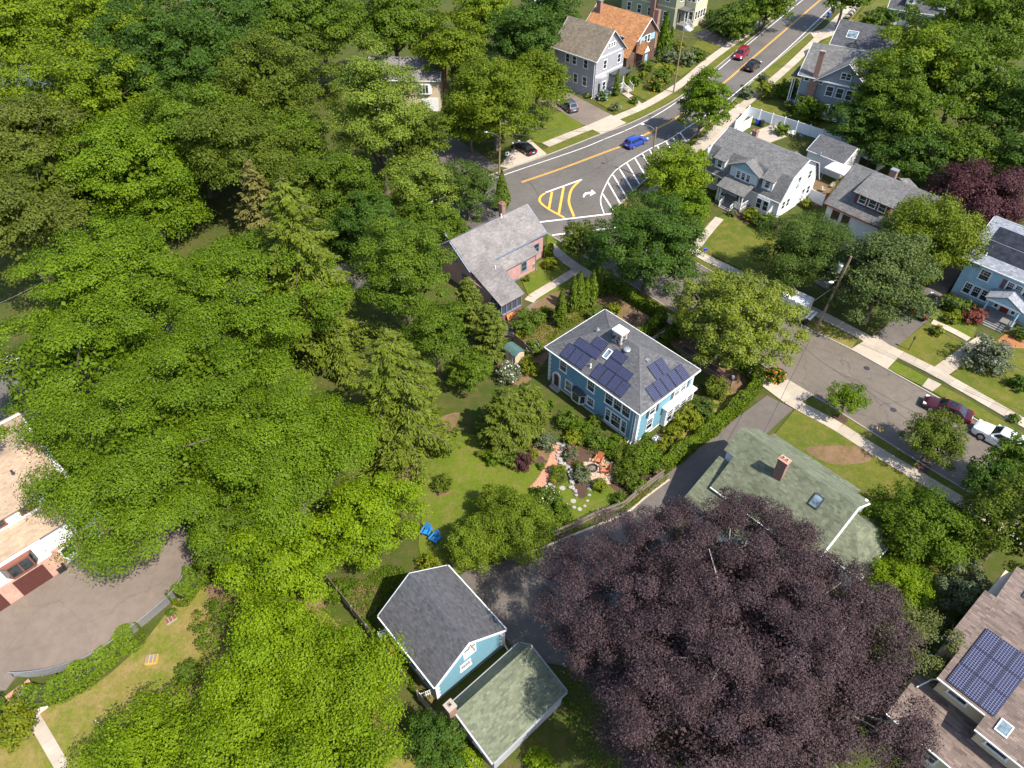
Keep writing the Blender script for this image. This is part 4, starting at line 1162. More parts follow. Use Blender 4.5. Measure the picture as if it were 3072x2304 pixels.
for p, q in ((a, b), (b, c), (c, d), (d, a)):
    p, q = Vector(p), Vector(q); out = (q - p).cross(Vector((0, 0, 1))).normalized() * 0.05
    mb.bar(p + out - Vector((0, 0, 0.07)), q + out - Vector((0, 0, 0.07)), 0.10, 0.13)
A.add('gutter', mb, 'white')
mb = MB(); mb.box(-L / 2 + 0.05, L / 2 - 0.05, -W / 2 + 0.05, W / 2 - 0.05, ze - 0.2, ze - 0.15); A.add('soffit', mb, 'white')
for sx, sy in ((1, -1), (1, 1), (-1, -1)):                    # toothed corner boards
    mb = MB()
    for k in range(16):
        ln = 0.36 if k % 2 else 0.24; z0 = 0.25 + k * 0.295
        x0, y0 = sx * A.xw, sy * A.yw
        mb.box(min(x0 + sx * 0.03, x0 - sx * ln), max(x0 + sx * 0.03, x0 - sx * ln), min(y0 - sy * 0.1, y0 + sy * 0.03), max(y0 - sy * 0.1, y0 + sy * 0.03), z0, z0 + 0.28)
        mb.box(min(x0 - sx * 0.1, x0 + sx * 0.027), max(x0 - sx * 0.1, x0 + sx * 0.027), min(y0 - sy * ln, y0 - sy * 0.1), max(y0 - sy * ln, y0 - sy * 0.1), z0, z0 + 0.28)
    A.add('corner_quoins', mb, 'white')
mb = MB(); mb.box(-A.xw - 0.02, A.xw + 0.02, -A.yw - 0.02, A.yw + 0.02, 0.2, 0.34); A.add('water_table', mb, 'white')
for x in (-4.2, -0.1): A.win('-y', x, 3.15, 0.95, 1.4, 'six')
for x in (2.45, 3.6, 4.75): A.win('-y', x, 3.1, 1.0, 1.5, 'six')
A.win('-y', -3.2, 0.85, 0.9, 1.4, 'sash', glass='glass2'); A.win('-y', 0.05, 1.0, 0.9, 1.15, 'six')
for x, w_ in ((2.55, 0.6), (3.65, 1.25), (4.75, 0.6)): A.win('-y', x, 0.65, w_, 1.75, 'six')
mb = MB(); bx = [(-2.5, -A.yw), (-2.15, -A.yw - 0.55), (-1.05, -A.yw - 0.55), (-0.7, -A.yw)]
mb.prism(bx, 0.6, 0.8); mb.prism(bx, 1.85, 2.0)
for x, y in bx: mb.box(x - 0.06, x + 0.06, y - 0.06, y + 0.06, 0.8, 1.85)
by = A.add('bay_window', mb, 'white')
for p, q in zip(bx[:-1], bx[1:]):
    mb = MB(); mb.bar((*p, 1.32), (*q, 1.32), 0.03, 1.02); A.add('pane', mb, 'glass', by)
mb = MB(); mb.rings([[(x * 1.0 + (x + 1.6) * 0.12, y - (0.08 if y < -A.yw else 0), 2.0) for x, y in bx], [(-2.1, -A.yw, 2.45), (-1.8, -A.yw - 0.12, 2.45), (-1.4, -A.yw - 0.12, 2.45), (-1.1, -A.yw, 2.45)]]); A.add('bay_roof', mb, 'sh_dark', by)
mb = MB()                                                      # arched side entrance
ring = [(-5.0 + 0.62 * math.cos(t), 1.75 + 0.62 * math.sin(t)) for t in [math.pi * k / 10 for k in range(11)]]
rin = [(-5.0 + 0.42 * math.cos(t), 1.75 + 0.42 * math.sin(t)) for t in [math.pi * k / 10 for k in range(11)]]
y1 = -A.yw
for k in range(10):
    q = [ring[k], ring[k + 1], rin[k + 1], rin[k]]
    mb.solid([(x, y1, z) for x, z in q], [(x, y1 - 0.14, z) for x, z in q])
mb.box(-5.62, -5.42, y1 - 0.14, y1, 0.3, 1.75); mb.box(-4.58, -4.38, y1 - 0.14, y1, 0.3, 1.75)
ar = A.add('arched_door_surround', mb, 'white')
mb = MB(); mb.box(-5.42, -4.58, y1 - 0.03, y1, 0.3, 1.75); mb.cyl((-5.0, y1 - 0.028, 1.75), (-5.0, y1, 1.75), 0.42, n=20); A.add('door', mb, 'door_brown', ar)
A.steps(-5.7, -4.3, -A.yw, 0.35, 2, 0.3, 'stone'); A.railing((-5.7, -A.yw - 0.6, 0.1), (-5.7, -A.yw - 0.05, 0.35), 0.8, 'dark_metal')
for s_, sh in ((-2.25, 1), (1.7, 0), (2.75, 0)): A.win('+x', s_, 3.15, 0.85, 1.35, 'six', shut='shut_dark' if sh else None)
for s_ in (0.98, 3.47):
    mb = MB(); mb.box(A.xw, A.xw + 0.05, s_ - 0.21, s_ + 0.21, 3.13, 4.55); A.add('shutter', mb, 'shut_dark')
A.win('+x', -2.35, 0.95, 0.9, 1.6, 'six')
A.box('sun_room', A.xw, A.xw + 0.55, -0.35, 4.25, 0.2, 2.75, 'stucco'); mb = MB(); mb.box(A.xw, A.xw + 0.75, -0.55, 4.42, 2.75, 2.95); mb.box(A.xw, A.xw + 0.66, -0.46, 4.35, 2.6, 2.75); A.add('cornice', mb, 'white')
for s_ in (0.3, 1.4, 2.5, 3.6): A.win('+x', s_, 0.75, 0.82, 1.65, 'six', at=A.xw + 0.55)
for x in (5.75, 6.05): A.downspout(x, -A.yw - 0.06, ze - 0.1)
A.downspout(A.xw - 0.15, -A.yw - 0.5, 0.5)
chx, chy = -0.28, -0.45                                         # stone chimney, each stone a piece
mb = MB(); mb.box(chx - 0.62, chx + 0.62, chy - 0.5, chy + 0.5, 6.6, 7.75); ch = A.add('chimney_base', mb, 'brick')
mb = MB(); mb.box(chx - 0.58, chx + 0.58, chy - 0.46, chy + 0.46, 7.75, 9.05); A.add('mortar_core', mb, 'mortar', ch)
mb = MB(); mb.box(chx - 0.7, chx + 0.7, chy - 0.58, chy + 0.58, 9.05, 9.2); A.add('chimney_cap', mb, 'white', ch)
mb = MB(); mb.box(chx - 0.66, chx + 0.66, chy - 0.54, chy + 0.54, 8.86, 9.05); A.add('chimney_collar', mb, 'brick_pale', ch)
rng = random.Random(8)
for face in range(4):
    for row in range(5):
        x = -0.56
        while x < 0.5:
            w_ = min(rng.uniform(0.18, 0.34), 0.58 - x)
            z0 = 7.78 + row * 0.215
            mb = MB(); k = 0.03 + rng.uniform(0, 0.03)
            if face == 0: mb.box(chx + x, chx + x + w_ - 0.03, chy - 0.46 - k, chy - 0.46, z0, z0 + 0.185)
            if face == 1 and x > -0.45 and x + w_ < 0.52: mb.box(chx + 0.58, chx + 0.58 + k, chy + x * 0.85, chy + (x + w_) * 0.85 - 0.03, z0, z0 + 0.185)
            if face == 2: mb.box(chx + x, chx + x + w_ - 0.03, chy + 0.46, chy + 0.46 + k, z0, z0 + 0.185)
            if face == 3 and x > -0.45: mb.box(chx - 0.58 - k, chx - 0.58, chy + x * 0.85, chy + (x + w_) * 0.85 - 0.03, z0, z0 + 0.185)
            if mb.f: A.add('stone', mb, rng.choice(['stone', 'stone_pale', 'stone', 'dark_metal']), ch)
            x += w_
for x, y in ((349, 513), (424, 564), (499, 615), (650, 718), (730, 775), (809, 832), (889, 889)): solar_panel(A, *z2(x, y), PF, 1.03, 1.66, 6, 10, 'portrait')
for x, y in ((491, 448), (665, 441), (604, 520), (793, 654), (858, 569), (912, 739)): solar_panel(A, *z2(x, y), PF, 1.66, 1.03, 10, 6, 'landscape')
for x, y in ((1188, 927), (1261, 876), (1333, 826), (1405, 776), (1478, 725), (1208, 709), (1280, 661)): solar_panel(A, *z2(x, y), PR, 1.03, 1.66, 6, 10, 'portrait')
A.skylight(A.hit(*z2(740, 540), PF), PF, 0.62, 1.1)
p = A.hit(*z2(932, 505), PF); mb = MB(); mb.cyl((p.x, p.y, p.z - 0.1), (p.x, p.y, p.z + 0.22), 0.3, n=18); mb.ball((p.x, p.y, p.z + 0.2), 0.4, 0.4, 0.14, 18, 4, 0.0); A.add('roof_fan', mb, 'metal', smooth=40)
A.pipe(A.hit(*z2(570, 670), PF), 0.5, 0.07); A.pipe(A.hit(*z2(645, 290), PF), 0.12, 0.11, 'metal'); A.pipe(A.hit(*z2(390, 322), [d, a, r1]), 0.45, 0.04, 'metal')
p = A.hit(*z2(1132, 610), PR); mb = MB(); mb.box(p.x - 0.18, p.x + 0.18, p.y - 0.18, p.y + 0.18, p.z - 0.1, p.z + 0.25); A.add('vent_box', mb, 'metal')

# ---- its garage
B = House('blue_garage', 'light blue gabled garage with dark roof and white loft door, beside the wooden fence', -5.63, 27.028, -0.856, 'garage')
B.gable(7.56, 7.03, 3.0, 5.72, 0.15, 'w_blue', 'sh_dark', -0.076, w=0.30, e=0.145)
mb = MB(); mb.box(B.xw, B.xw + 0.05, -0.62, 0.62, 3.15, 4.9); ld = B.add('loft_door', mb, 'white')
mb = MB(); mb.box(B.xw + 0.05, B.xw + 0.09, -0.03, 0.03, 3.2, 4.85); B.add('meeting_strip', mb, 'white_vinyl', ld)
for y in (-0.32, 0.32):
    mb = MB(); mb.box(B.xw + 0.05, B.xw + 0.07, y - 0.2, y + 0.2, 4.35, 4.5); B.add('pane', mb, 'glass', ld)
mb = MB(); mb.bar((B.xw - 0.3, 0.0, 5.25), (B.xw + 0.75, 0.0, 5.25), 0.1, 0.12); B.add('hoist_beam', mb, 'wood_grey')
B.win('+x', -0.5, 1.75, 0.9, 0.75, 'grid')
for sy in (-1, 1):
    mb = MB()
    for k in range(9):
        ln = 0.34 if k % 2 else 0.22
        y0 = sy * B.yw
        mb.box(B.xw - 0.1, B.xw + 0.03, min(y0 + sy * 0.03, y0 - sy * ln), max(y0 + sy * 0.03, y0 - sy * ln), 0.2 + k * 0.3, 0.48 + k * 0.3)
    B.add('corner_quoins', mb, 'white')
B.box('foundation', -B.xw - 0.04, B.xw + 0.04, -B.yw - 0.04, B.yw + 0.04, -0.1, 0.2, 'concrete_old')
mb = MB(); mb.bar((B.xw + 0.08, B.yw + 0.05, 2.9), (B.xw + 0.08, B.yw + 0.05, 0.3), 0.09, 0.07, up=(1, 0, 0)); mb.bar((B.xw + 0.08, B.yw + 0.05, 0.3), (B.xw + 0.55, B.yw + 0.0, 0.12), 0.09, 0.07); B.add('downspout', mb, 'white')
for x in (-1.5, 1.5): B.win('-y', x, 1.2, 0.8, 0.9, 'sash', glass='glass2')

# ---- green-roofed shed garage under the beech
C_ = House('green_roof_garage', 'low garage with green shingle roof and tall brick chimney, under the copper beech', -0.36, 21.2, 0.744, 'garage')
C_.gable(7.35, 5.2, 2.5, 3.9, 0.2, 'w_grey', 'sh_green', 1.44, trim='w_grey', w=0.32, e=0.15)
C_.chimney(-3.95, 1.65, 0, 5.1, 0.62, 0.62, 'brick', 'concrete_old', 1)
C_.win('-x', -0.6, 1.0, 0.8, 0.9, 'sash')

# ---- green-roofed house
D = House('green_roof_house', 'white house with mossy green shingle roof and red brick chimney beside the driveway', 25.13, 39.56, -0.834)
zr = 7.4
D.roof([[(-4.8, -5.05, 4.0), (5.9, -5.05, 4.0), (5.9, -2.2, 5.958), (-4.8, -2.2, 5.958)], [(-5.9, -2.2, 5.958), (5.9, -2.2, 5.958), (5.9, -0.1, 7.4), (-5.9, -0.1, 7.4)],
        [(5.9, 4.2, 4.0), (-5.9, 4.2, 4.0), (-5.9, -0.1, 7.4), (5.9, -0.1, 7.4)], [(4.6, 5.25, 3.5), (-4.7, 5.25, 3.5), (-4.7, 4.2, 4.03), (4.6, 4.2, 4.03)]], 'sh_green', w=0.36, e=0.17,
       ridges=[((-5.9, -0.1, 7.4), (5.9, -0.1, 7.4), Vector((0, -5, -3.4)).normalized(), Vector((0, 4.3, -3.4)).normalized())])
mb = MB(); pr_ = [(-4.65, 0), (3.85, 0), (3.85, 4.05), (-0.1, 7.15), (-4.65, 4.05)]
mb.solid([(-4.5, y, z) for y, z in pr_][::-1], [(5.5, y, z) for y, z in pr_][::-1]); D.add('wall', mb, 'w_white')
mb = MB(); mb.solid([(-5.6, y, z) for y, z in [(-2.1, 0), (3.7, 0), (3.7, 4.0), (-0.1, 7.1), (-2.1, 5.8)]][::-1], [(-4.5, y, z) for y, z in [(-2.1, 0), (3.7, 0), (3.7, 4.0), (-0.1, 7.1), (-2.1, 5.8)]][::-1]); D.add('wall', mb, 'w_white')
for y, zz in ((-5.1, 3.92),):
    mb = MB(); mb.bar((-4.8, y, zz), (5.9, y, zz), 0.11, 0.12); D.add('gutter', mb, 'white')
for sg, e_ in ((-1, (-5.05, 4.0)), (1, (4.2, 4.0))):
    mb = MB(); mb.bar((5.93, e_[0], e_[1] - 0.14), (5.93, -0.1, 7.26), 0.05, 0.26, up=(1, 0, 0)); D.add('rake_board', mb, 'white')
lowp = [(-6.1, -6.9, 2.75), (0.5, -6.9, 2.75), (0.5, -2.25, 5.0), (-6.1, -2.25, 5.0)]
D.roof([lowp], 'sh_green', w=0.36, e=0.17); D.box('wall', -5.7, 0.2, -6.5, -4.7, 0, 2.75, 'w_white')
ap = (5.6, 0.5, 4.6)
wing = [[(5.55, -2.65, 2.8), (9.15, -2.65, 2.8), (6.2, 0.5, 4.6), (5.55, 0.5, 4.6)], [(9.15, -2.65, 2.8), (9.15, 3.75, 2.8), (6.2, 0.5, 4.6)], [(9.15, 3.75, 2.8), (5.55, 3.75, 2.8), (5.55, 0.5, 4.6), (6.2, 0.5, 4.6)]]
D.roof(wing, 'sh_green', w=0.36, e=0.17); D.box('wall', 5.5, 8.8, -2.3, 3.4, 0, 2.75, 'w_white')
D.box('chimney_side', 5.5, 5.75, 3.0, 3.7, 3.0, 4.6, 'white')
mb = MB(); mb.bar((9.2, -2.65, 2.72), (9.2, 3.75, 2.72), 0.11, 0.12); mb.bar((5.6, -2.7, 2.72), (9.2, -2.7, 2.72), 0.11, 0.12); D.add('gutter', mb, 'white')
D.xw, D.yw = 5.5, 4.65
D.win('+x', 0.6, 5.0, 0.8, 0.9); D.win('-y', -2.9, 2.3, 0.9, 1.1); D.win('-y', 1.5, 2.0, 0.9, 1.3)
D.chimney(-0.72, -1.5, 5.8, 8.65, 0.85, 0.6, 'brick', 'brick_pale', 2)
pf = [(-4.8, -5.05, 4.0), (5.9, -5.05, 4.0), (5.9, -0.1, 7.4)]
D.skylight(D.hit(2040 + 742 / 1.813, 1240 + 478 / 1.813, pf), pf, 0.9, 1.2, 'dark_metal')
D.pipe(D.hit(2040 + 238 / 1.813, 1240 + 420 / 1.813, pf), 0.4, 0.07, 'black')

# ---- pink house on the corner
E_ = House('pink_house', 'pink shingled house with long pale grey roof on the street corner', -2.68, 79.936, 0.728)
p1, p2 = E_.gable(13.05, 7.2, 3.9, 6.45, 0.3, 'w_pink', 'sh_pink', 0.245, trim='trim_blue', w=0.3, e=0.16)
E_.roof([[(-2.45, -5.15, 2.65), (3.7, -5.15, 2.65), (3.7, -3.35, 3.62), (-2.45, -3.35, 3.62)]], 'sh_pink', w=0.3, e=0.16, edge='trim_blue')
E_.box('wall', -2.3, 3.45, -4.9, -3.2, 0, 2.75, 'w_pink')
ell = [(-7.35, -10.3, 2.75), (-3.65, -10.3, 2.75), (-2.5, -3.55, 3.85), (-6.5, -3.55, 3.85)]
ell = [(-7.3, -10.3, 2.75), (-3.5, -10.3, 2.75), (-2.48, -3.55, 3.92), (-6.5, -3.55, 3.92)]
E_.roof([ell], 'sh_pink', w=0.3, e=0.16, edge='trim_blue')
E_.box('wall', -6.9, -3.0, -8.0, -3.3, 0, 2.95, 'w_pink')
E_.box('porch_wall', -7.1, -3.75, -10.0, -8.0, 0, 0.95, 'w_red')
E_.box('porch_back', -7.0, -3.85, -9.9, -8.05, 0.95, 2.45, 'screen')
for x in (-7.1, -6.27, -5.43, -4.6, -3.82): E_.box('porch_post', x, x + 0.1, -10.03, -9.92, 0.95, 2.6, 'trim_blue')
for y in (-9.3, -8.6, -8.05): E_.box('porch_post', -3.84, -3.74, y, y + 0.1, 0.95, 2.6, 'trim_blue'); E_.box('porch_post', -7.12, -7.02, y, y + 0.1, 0.95, 2.6, 'trim_blue')
E_.box('porch_sill', -7.14, -3.72, -10.06, -9.9, 0.9, 0.98, 'trim_blue'); E_.box('porch_beam', -7.14, -3.72, -10.05, -9.9, 2.45, 2.62, 'trim_blue')
mb = MB(); mb.bar((-5.9, -10.5, 0.1), (-5.9, -10.15, 0.85), 1.0, 0.04); E_.add('leaning_board', mb, 'orange_board')
for x, at_ in ((5.0, -3.3),): E_.win('-y', x, 1.3, 0.85, 1.3, trim='trim_blue', at=at_)
E_.win('-y', 1.3, 0.9, 0.85, 1.35, trim='trim_blue', at=-4.9); E_.win('-y', -1.9, 1.0, 0.5, 1.2, trim='trim_blue', at=-4.9)
E_.win('-x', 0.0, 3.6, 0.8, 1.2, trim='trim_blue'); E_.win('-x', -1.9, 1.2, 0.8, 1.2, trim='trim_blue')
E_.chimney(2.55, 0.75, 5.6, 7.9, 0.65, 0.65, 'brick', 'brick', 1); E_.pipe(Vector((1.9, 0.2, 6.4)), 0.45, 0.08)
E_.pipe(E_.hit(1300 + 422 / 2.266, 580 + 508 / 2.266, ell), 0.35, 0.06)
mb = MB(); pd = Vector((-5.0, 3.2, 4.5)); mb.cyl(pd, pd + Vector((0, 0, 0.7)), 0.03); mb.cyl(pd + Vector((0, -0.1, 0.75)), pd + Vector((0.05, -0.16, 0.8)), 0.36, n=18); E_.add('satellite_dish', mb, 'metal')
E_.downspout(3.38, -4.95, 2.6, mat='trim_blue'); E_.box('meter_box', 2.9, 3.2, -5.02, -4.9, 0.7, 1.2, 'metal')
E_.box('basement_window', -0.4, 0.3, -4.95, -4.9, 0.05, 0.4, 'trim_blue')

# ---- white gambrel house
F = House('gambrel_house', 'white gambrel house with grey roof, three front dormers and a small porch', 37.478, 99.1, -0.831)
L, W, ze, zb, yb, zr, o = 13.7, 10.36, 2.9, 6.2, 3.33, 7.85, 0.5
x0, x1 = -L / 2, L / 2
fl = [(x0, -W / 2, ze), (x1, -W / 2, ze), (x1, -yb, zb), (x0, -yb, zb)]; fu = [(x0, -yb, zb), (x1, -yb, zb), (x1, 0, zr), (x0, 0, zr)]
bu = [(x1, yb, zb), (x0, yb, zb), (x0, 0, zr), (x1, 0, zr)]; bl = [(x1, W / 2, ze), (x0, W / 2, ze), (x0, yb, zb), (x1, yb, zb)]
F.roof([fl, fu, bu, bl], 'sh_mid', w=0.3, e=0.16, ridges=[((x0, 0, zr), (x1, 0, zr), Vector((0, -1, -0.5)).normalized(), Vector((0, 1, -0.5)).normalized())])
mb = MB(); pr_ = [(-W / 2 + o, 0), (W / 2 - o, 0), (W / 2 - o, ze + 0.6), (yb - 0.1, zb - 0.2), (0, zr - 0.2), (-yb + 0.1, zb - 0.2), (-W / 2 + o, ze + 0.6)]
mb.solid([(x0 + 0.3, y, z) for y, z in pr_][::-1], [(x1 - 0.3, y, z) for y, z in pr_][::-1]); F.add('wall', mb, 'w_white')
for x, sg in ((x0, -1), (x1, 1)):
    mb = MB()
    for p, q in (((-W / 2, ze), (-yb, zb)), ((-yb, zb), (0, zr)), ((0, zr), (yb, zb)), ((yb, zb), (W / 2, ze))): mb.bar((x + sg * 0.03, p[0], p[1] - 0.1), (x + sg * 0.03, q[0], q[1] - 0.1), 0.05, 0.22, up=(1, 0, 0))
    F.add('rake_board', mb, 'white')
mb = MB(); mb.bar((x0, -W / 2 - 0.05, ze - 0.06), (x1, -W / 2 - 0.05, ze - 0.06), 0.11, 0.12); F.add('gutter', mb, 'white')
F.xw, F.yw = x1 - 0.3, W / 2 - o
for xc in (-4.3, 4.0):                                          # shed dormers
    mb = MB(); mb.solid([(xc - 0.85, y, z) for y, z in [(-4.75, 3.5), (-3.0, 3.5), (-3.0, 5.9), (-4.75, 5.35)]][::-1], [(xc + 0.85, y, z) for y, z in [(-4.75, 3.5), (-3.0, 3.5), (-3.0, 5.9), (-4.75, 5.35)]][::-1]); F.add('dormer', mb, 'w_pale')
    F.roof([[(xc - 1.1, -5.1, 5.25), (xc + 1.1, -5.1, 5.25), (xc + 1.1, -1.9, 6.95), (xc - 1.1, -1.9, 6.95)]], 'sh_mid', w=0.3, e=0.16, t=0.1, name='dormer_roof')
    F.win('-y', xc, 3.95, 0.75, 1.15, 'six', at=-4.75)
F.box('dormer', -2.2, 2.4, -5.0, -2.5, 3.4, 5.25, 'w_pale')     # gabled dormer in the middle
mb = MB(); mb.solid([(-2.5, -5.02, 5.2), (2.7, -5.02, 5.2), (0.1, -5.02, 6.55)], [(-2.5, -3, 5.2), (2.7, -3, 5.2), (0.1, -3, 6.55)]); F.add('dormer_gable', mb, 'w_lblue')
F.roof([[(-2.65, -2.0, 5.2), (-2.65, -5.35, 5.2), (0.1, -5.35, 6.62), (0.1, -1.6, 6.62)], [(2.85, -5.35, 5.2), (2.85, -2.0, 5.2), (0.1, -1.6, 6.62), (0.1, -5.35, 6.62)]], 'sh_mid', w=0.3, e=0.16, t=0.1, name='dormer_roof')
for x in (-0.75, 0.1, 0.95): F.win('-y', x, 3.75, 0.62, 1.1, 'six', at=-5.0)
F.roof([[(-2.5, -7.5, 2.75), (2.3, -7.5, 2.75), (2.3, -4.9, 3.75), (-2.5, -4.9, 3.75)]], 'sh_mid', w=0.3, e=0.16, name='porch_roof')
F.box('porch_floor', -2.3, 2.1, -7.3, -4.68, 0, 0.45, 'deck')
for x in (-2.2, -1.75, 1.55, 2.0): F.box('porch_column', x - 0.09, x + 0.09, -7.28, -7.1, 0.45, 2.68, 'white')
F.steps(-0.9, 0.9, -7.3, 0.45, 3, 0.3, 'deck'); F.railing((-2.2, -7.2, 0.45), (-0.95, -7.2, 0.45)); F.railing((0.95, -7.2, 0.45), (2.0, -7.2, 0.45)); F.railing((2.02, -7.2, 0.45), (2.02, -4.9, 0.45)); F.railing((-2.22, -7.2, 0.45), (-2.22, -4.9, 0.45)); F.railing((0.95, -8.2, 0.1), (0.95, -7.3, 0.45)); F.railing((-0.95, -8.2, 0.1), (-0.95, -7.3, 0.45))
F.door('-y', 0.2, 0.45, mat='door_brown')
for x in (-4.95, -3.75): F.win('-y', x, 1.0, 0.75, 1.35, 'six')
mb = MB(); bx = [(2.9, -4.68), (3.3, -5.35), (5.3, -5.35), (5.8, -4.68)]; mb.prism(bx, 0.0, 2.75); F.add('bay', mb, 'w_white')
for x in (3.75, 4.85): F.win('-y', x, 0.9, 0.8, 1.5, at=-5.35)
F.win('+x', -0.6, 3.95, 0.8, 1.3, glass='glass'); F.win('+x', 2.2, 3.95, 0.8, 1.3)
for y in (-3.4, -2.2, 1.8, 3.2): F.win('+x', y, 1.1, 0.75, 1.3)
F.box('window_air_conditioner', F.xw, F.xw + 0.4, -0.95, -0.4, 3.95, 4.35, 'white_vinyl'); F.box('window_air_conditioner', F.xw, F.xw + 0.4, 1.5, 2.05, 1.1, 1.5, 'white_vinyl')
F.chimney(-2.62, 0.4, 7.2, 8.6, 0.75, 0.6, 'brick', 'brick', 1)
hp = [(-2.2, 7.9, 2.9), (2.8, 7.9, 2.9), (2.8, 4.2, 2.9), (-2.2, 4.2, 2.9)]
F.roof([[(4.4, 4.4, 2.9), (4.4, 8.6, 2.9), (1.6, 6.4, 4.9), (1.6, 4.0, 5.3)], [(4.4, 8.6, 2.9), (-1.2, 8.6, 2.9), (1.6, 6.4, 4.9)], [(-1.2, 8.6, 2.9), (-1.2, 4.4, 2.9), (1.6, 4.0, 5.3), (1.6, 6.4, 4.9)]], 'sh_mid', w=0.3, e=0.16, name='rear_roof'); F.box('rear_wall', -0.8, 4.0, 4.5, 8.2, 0, 2.9, 'w_white')
F.pipe(Vector((3.2, 6.6, 3.7)), 0.5, 0.06); F.pipe(Vector((0.4, 5.6, 4.5)), 0.6, 0.07, 'black')

# ---- white garage behind it
S_ = House('white_garage', 'small white garage with dark hip-like roof behind the white vinyl fence', 51.459, 106.785, -0.83, 'garage')
S_.gable(6.3, 6.4, 2.75, 4.3, 0.15, 'w_white', 'sh_grey', 0, w=0.3, e=0.16)
S_.win('+x', -1.2, 1.0, 0.7, 0.9)
mb = MB(); mb.cyl((-0.9, -3.2, 2.4), (-0.9, -3.5, 3.0), 0.03); mb.cyl((-0.9, -3.5, 3.05), (-0.95, -3.6, 3.12), 0.38, n=18); S_.add('satellite_dish', mb, 'metal')

# ---- grey bungalow with a long shed dormer
Gh = House('grey_bungalow', 'bungalow with blue-grey roof, wide shed dormer and dark red window trim', 52.29, 88.94, -0.851)
p1, p2 = Gh.gable(12.5, 10.0, 3.1, 7.2, 0.45, 'stucco', 'sh_mid', 0.8, trim='trim_red', w=0.3, e=0.16)
dm = [(-3.3, -3.9, 5.75), (2.5, -3.9, 5.75), (2.5, 0.75, 7.22), (-3.3, 0.75, 7.22)]
Gh.roof([dm], 'sh_mid', w=0.3, e=0.16, edge='trim_red', name='dormer_roof')
mb = MB(); mb.solid([(-2.85, y, z) for y, z in [(-3.6, 4.2), (0, 6.4), (0, 6.9), (-3.6, 5.7)]][::-1], [(2.1, y, z) for y, z in [(-3.6, 4.2), (0, 6.4), (0, 6.9), (-3.6, 5.7)]][::-1]); Gh.add('dormer', mb, 'trim_red')
for x in (-1.8, -0.35, 1.1): Gh.win('-y', x, 4.5, 0.98, 1.05, at=-3.6)
for x in (-4.3, -2.7): Gh.win('-y', x, 1.2, 0.95, 1.2, trim='trim_red')
Gh.box('garage_door', -1.8, 1.9, -Gh.yw - 0.04, -Gh.yw, 0.1, 2.3, 'stucco'); Gh.win('-y', 2.8, 1.0, 0.8, 1.3, trim='trim_red')
Gh.chimney(-1.0, 1.6, 6.4, 8.0, 0.9, 0.7, 'brick', 'metal', 0)
Gh.roof([[(-3.2, 5.0, 3.6), (-3.2, 7.6, 3.4), (-0.6, 5.4, 5.2), (-0.6, 2.6, 6.6)], [(2.0, 7.6, 3.4), (2.0, 5.0, 3.6), (-0.6, 2.6, 6.6), (-0.6, 5.4, 5.2)], [(2.0, 7.6, 3.4), (-3.2, 7.6, 3.4), (-0.6, 5.4, 5.2)][::-1][::-1]], 'sh_mid', w=0.3, e=0.16, name='rear_roof', edge='trim_red'); Gh.box('rear_wall', -2.8, 1.6, 4.4, 7.2, 0, 3.3, 'stucco')

# ---- light blue house with the portico, at the right edge
Hh = House('portico_house', 'light blue house with pale shingle roof, black solar sheets and a columned portico', 64.528, 72.93, -0.819)
p1, p2 = Hh.gable(13.0, 12.1, 5.6, 8.85, 0.5, 'w_lblue', 'sh_blue', 0, w=0.34, e=0.2)
M['solar_black'] = glassmat('black_solar_sheet', (0.010, 0.011, 0.014), 0.35)
def z3(x, y): return (2740 + x / 2.069, 600 + y / 2.069)
for cx_, cy_ in ((-3.9, 0), (-1.05, 0)):
    for k in (0, 1):
        mb = MB(); mb.box(-1.4, 1.4, -1.0, 1.0, 0.02, 0.09)
        yy = -4.05 + k * 2.15 * 0.88 + 0.2
        pp = Vector((cx_, yy, 5.6 + (yy + 6.05) * (3.25 / 6.05)))
        Hh.onplane('solar_panel', pp, p1, 2.8, 2.0, 0.07, mb.mesh(M['solar_black']))
Hh.win('-y', -3.5, 3.5, 1.15, 1.35, 'six')
for x in (-4.5, -3.45, -2.4): Hh.win('-y', x, 0.95, 0.85, 1.45, 'six')
for x in (-0.5, 0.45, 1.4): Hh.win('-y', x, 3.55, 0.75, 1.15, 'six', shut=None)
Hh.box('shutter', -1.5, -1.02, -Hh.yw - 0.05, -Hh.yw, 3.5, 4.75, 'shut_red'); Hh.box('shutter', 1.95, 2.43, -Hh.yw - 0.05, -Hh.yw, 3.5, 4.75, 'shut_red')
Hh.win('-y', 3.6, 3.5, 1.1, 1.35, 'six'); Hh.win('-y', 3.7, 0.95, 0.9, 1.45, 'six')
Hh.box('foundation', -Hh.xw + 0.02, Hh.xw - 0.02, -Hh.yw - 0.02, Hh.yw - 0.02, 0, 0.45, 'stone')
yd = -Hh.yw
Hh.box('porch_floor', -1.65, 2.15, yd - 2.2, yd, 0.0, 0.6, 'deck')
for k in range(13): Hh.box('deck_board', -1.68, 2.18, yd - 2.22 + k * 0.17, yd - 2.22 + k * 0.17 + 0.155, 0.6, 0.63, 'deck')
Hh.steps(-0.9, 1.7, yd - 2.22, 0.62, 4, 0.3, 'deck')
pk, pw_ = (0.25, 4.15), 3.05
Hh.roof([[(-1.95, yd + 0.0, pw_), (-1.95, yd - 2.5, pw_), (pk[0], yd - 2.5, pk[1]), (pk[0], yd, pk[1])], [(2.45, yd - 2.5, pw_), (2.45, yd, pw_), (pk[0], yd, pk[1]), (pk[0], yd - 2.5, pk[1])]], 'sh_blue', w=0.34, e=0.2, name='portico_roof')
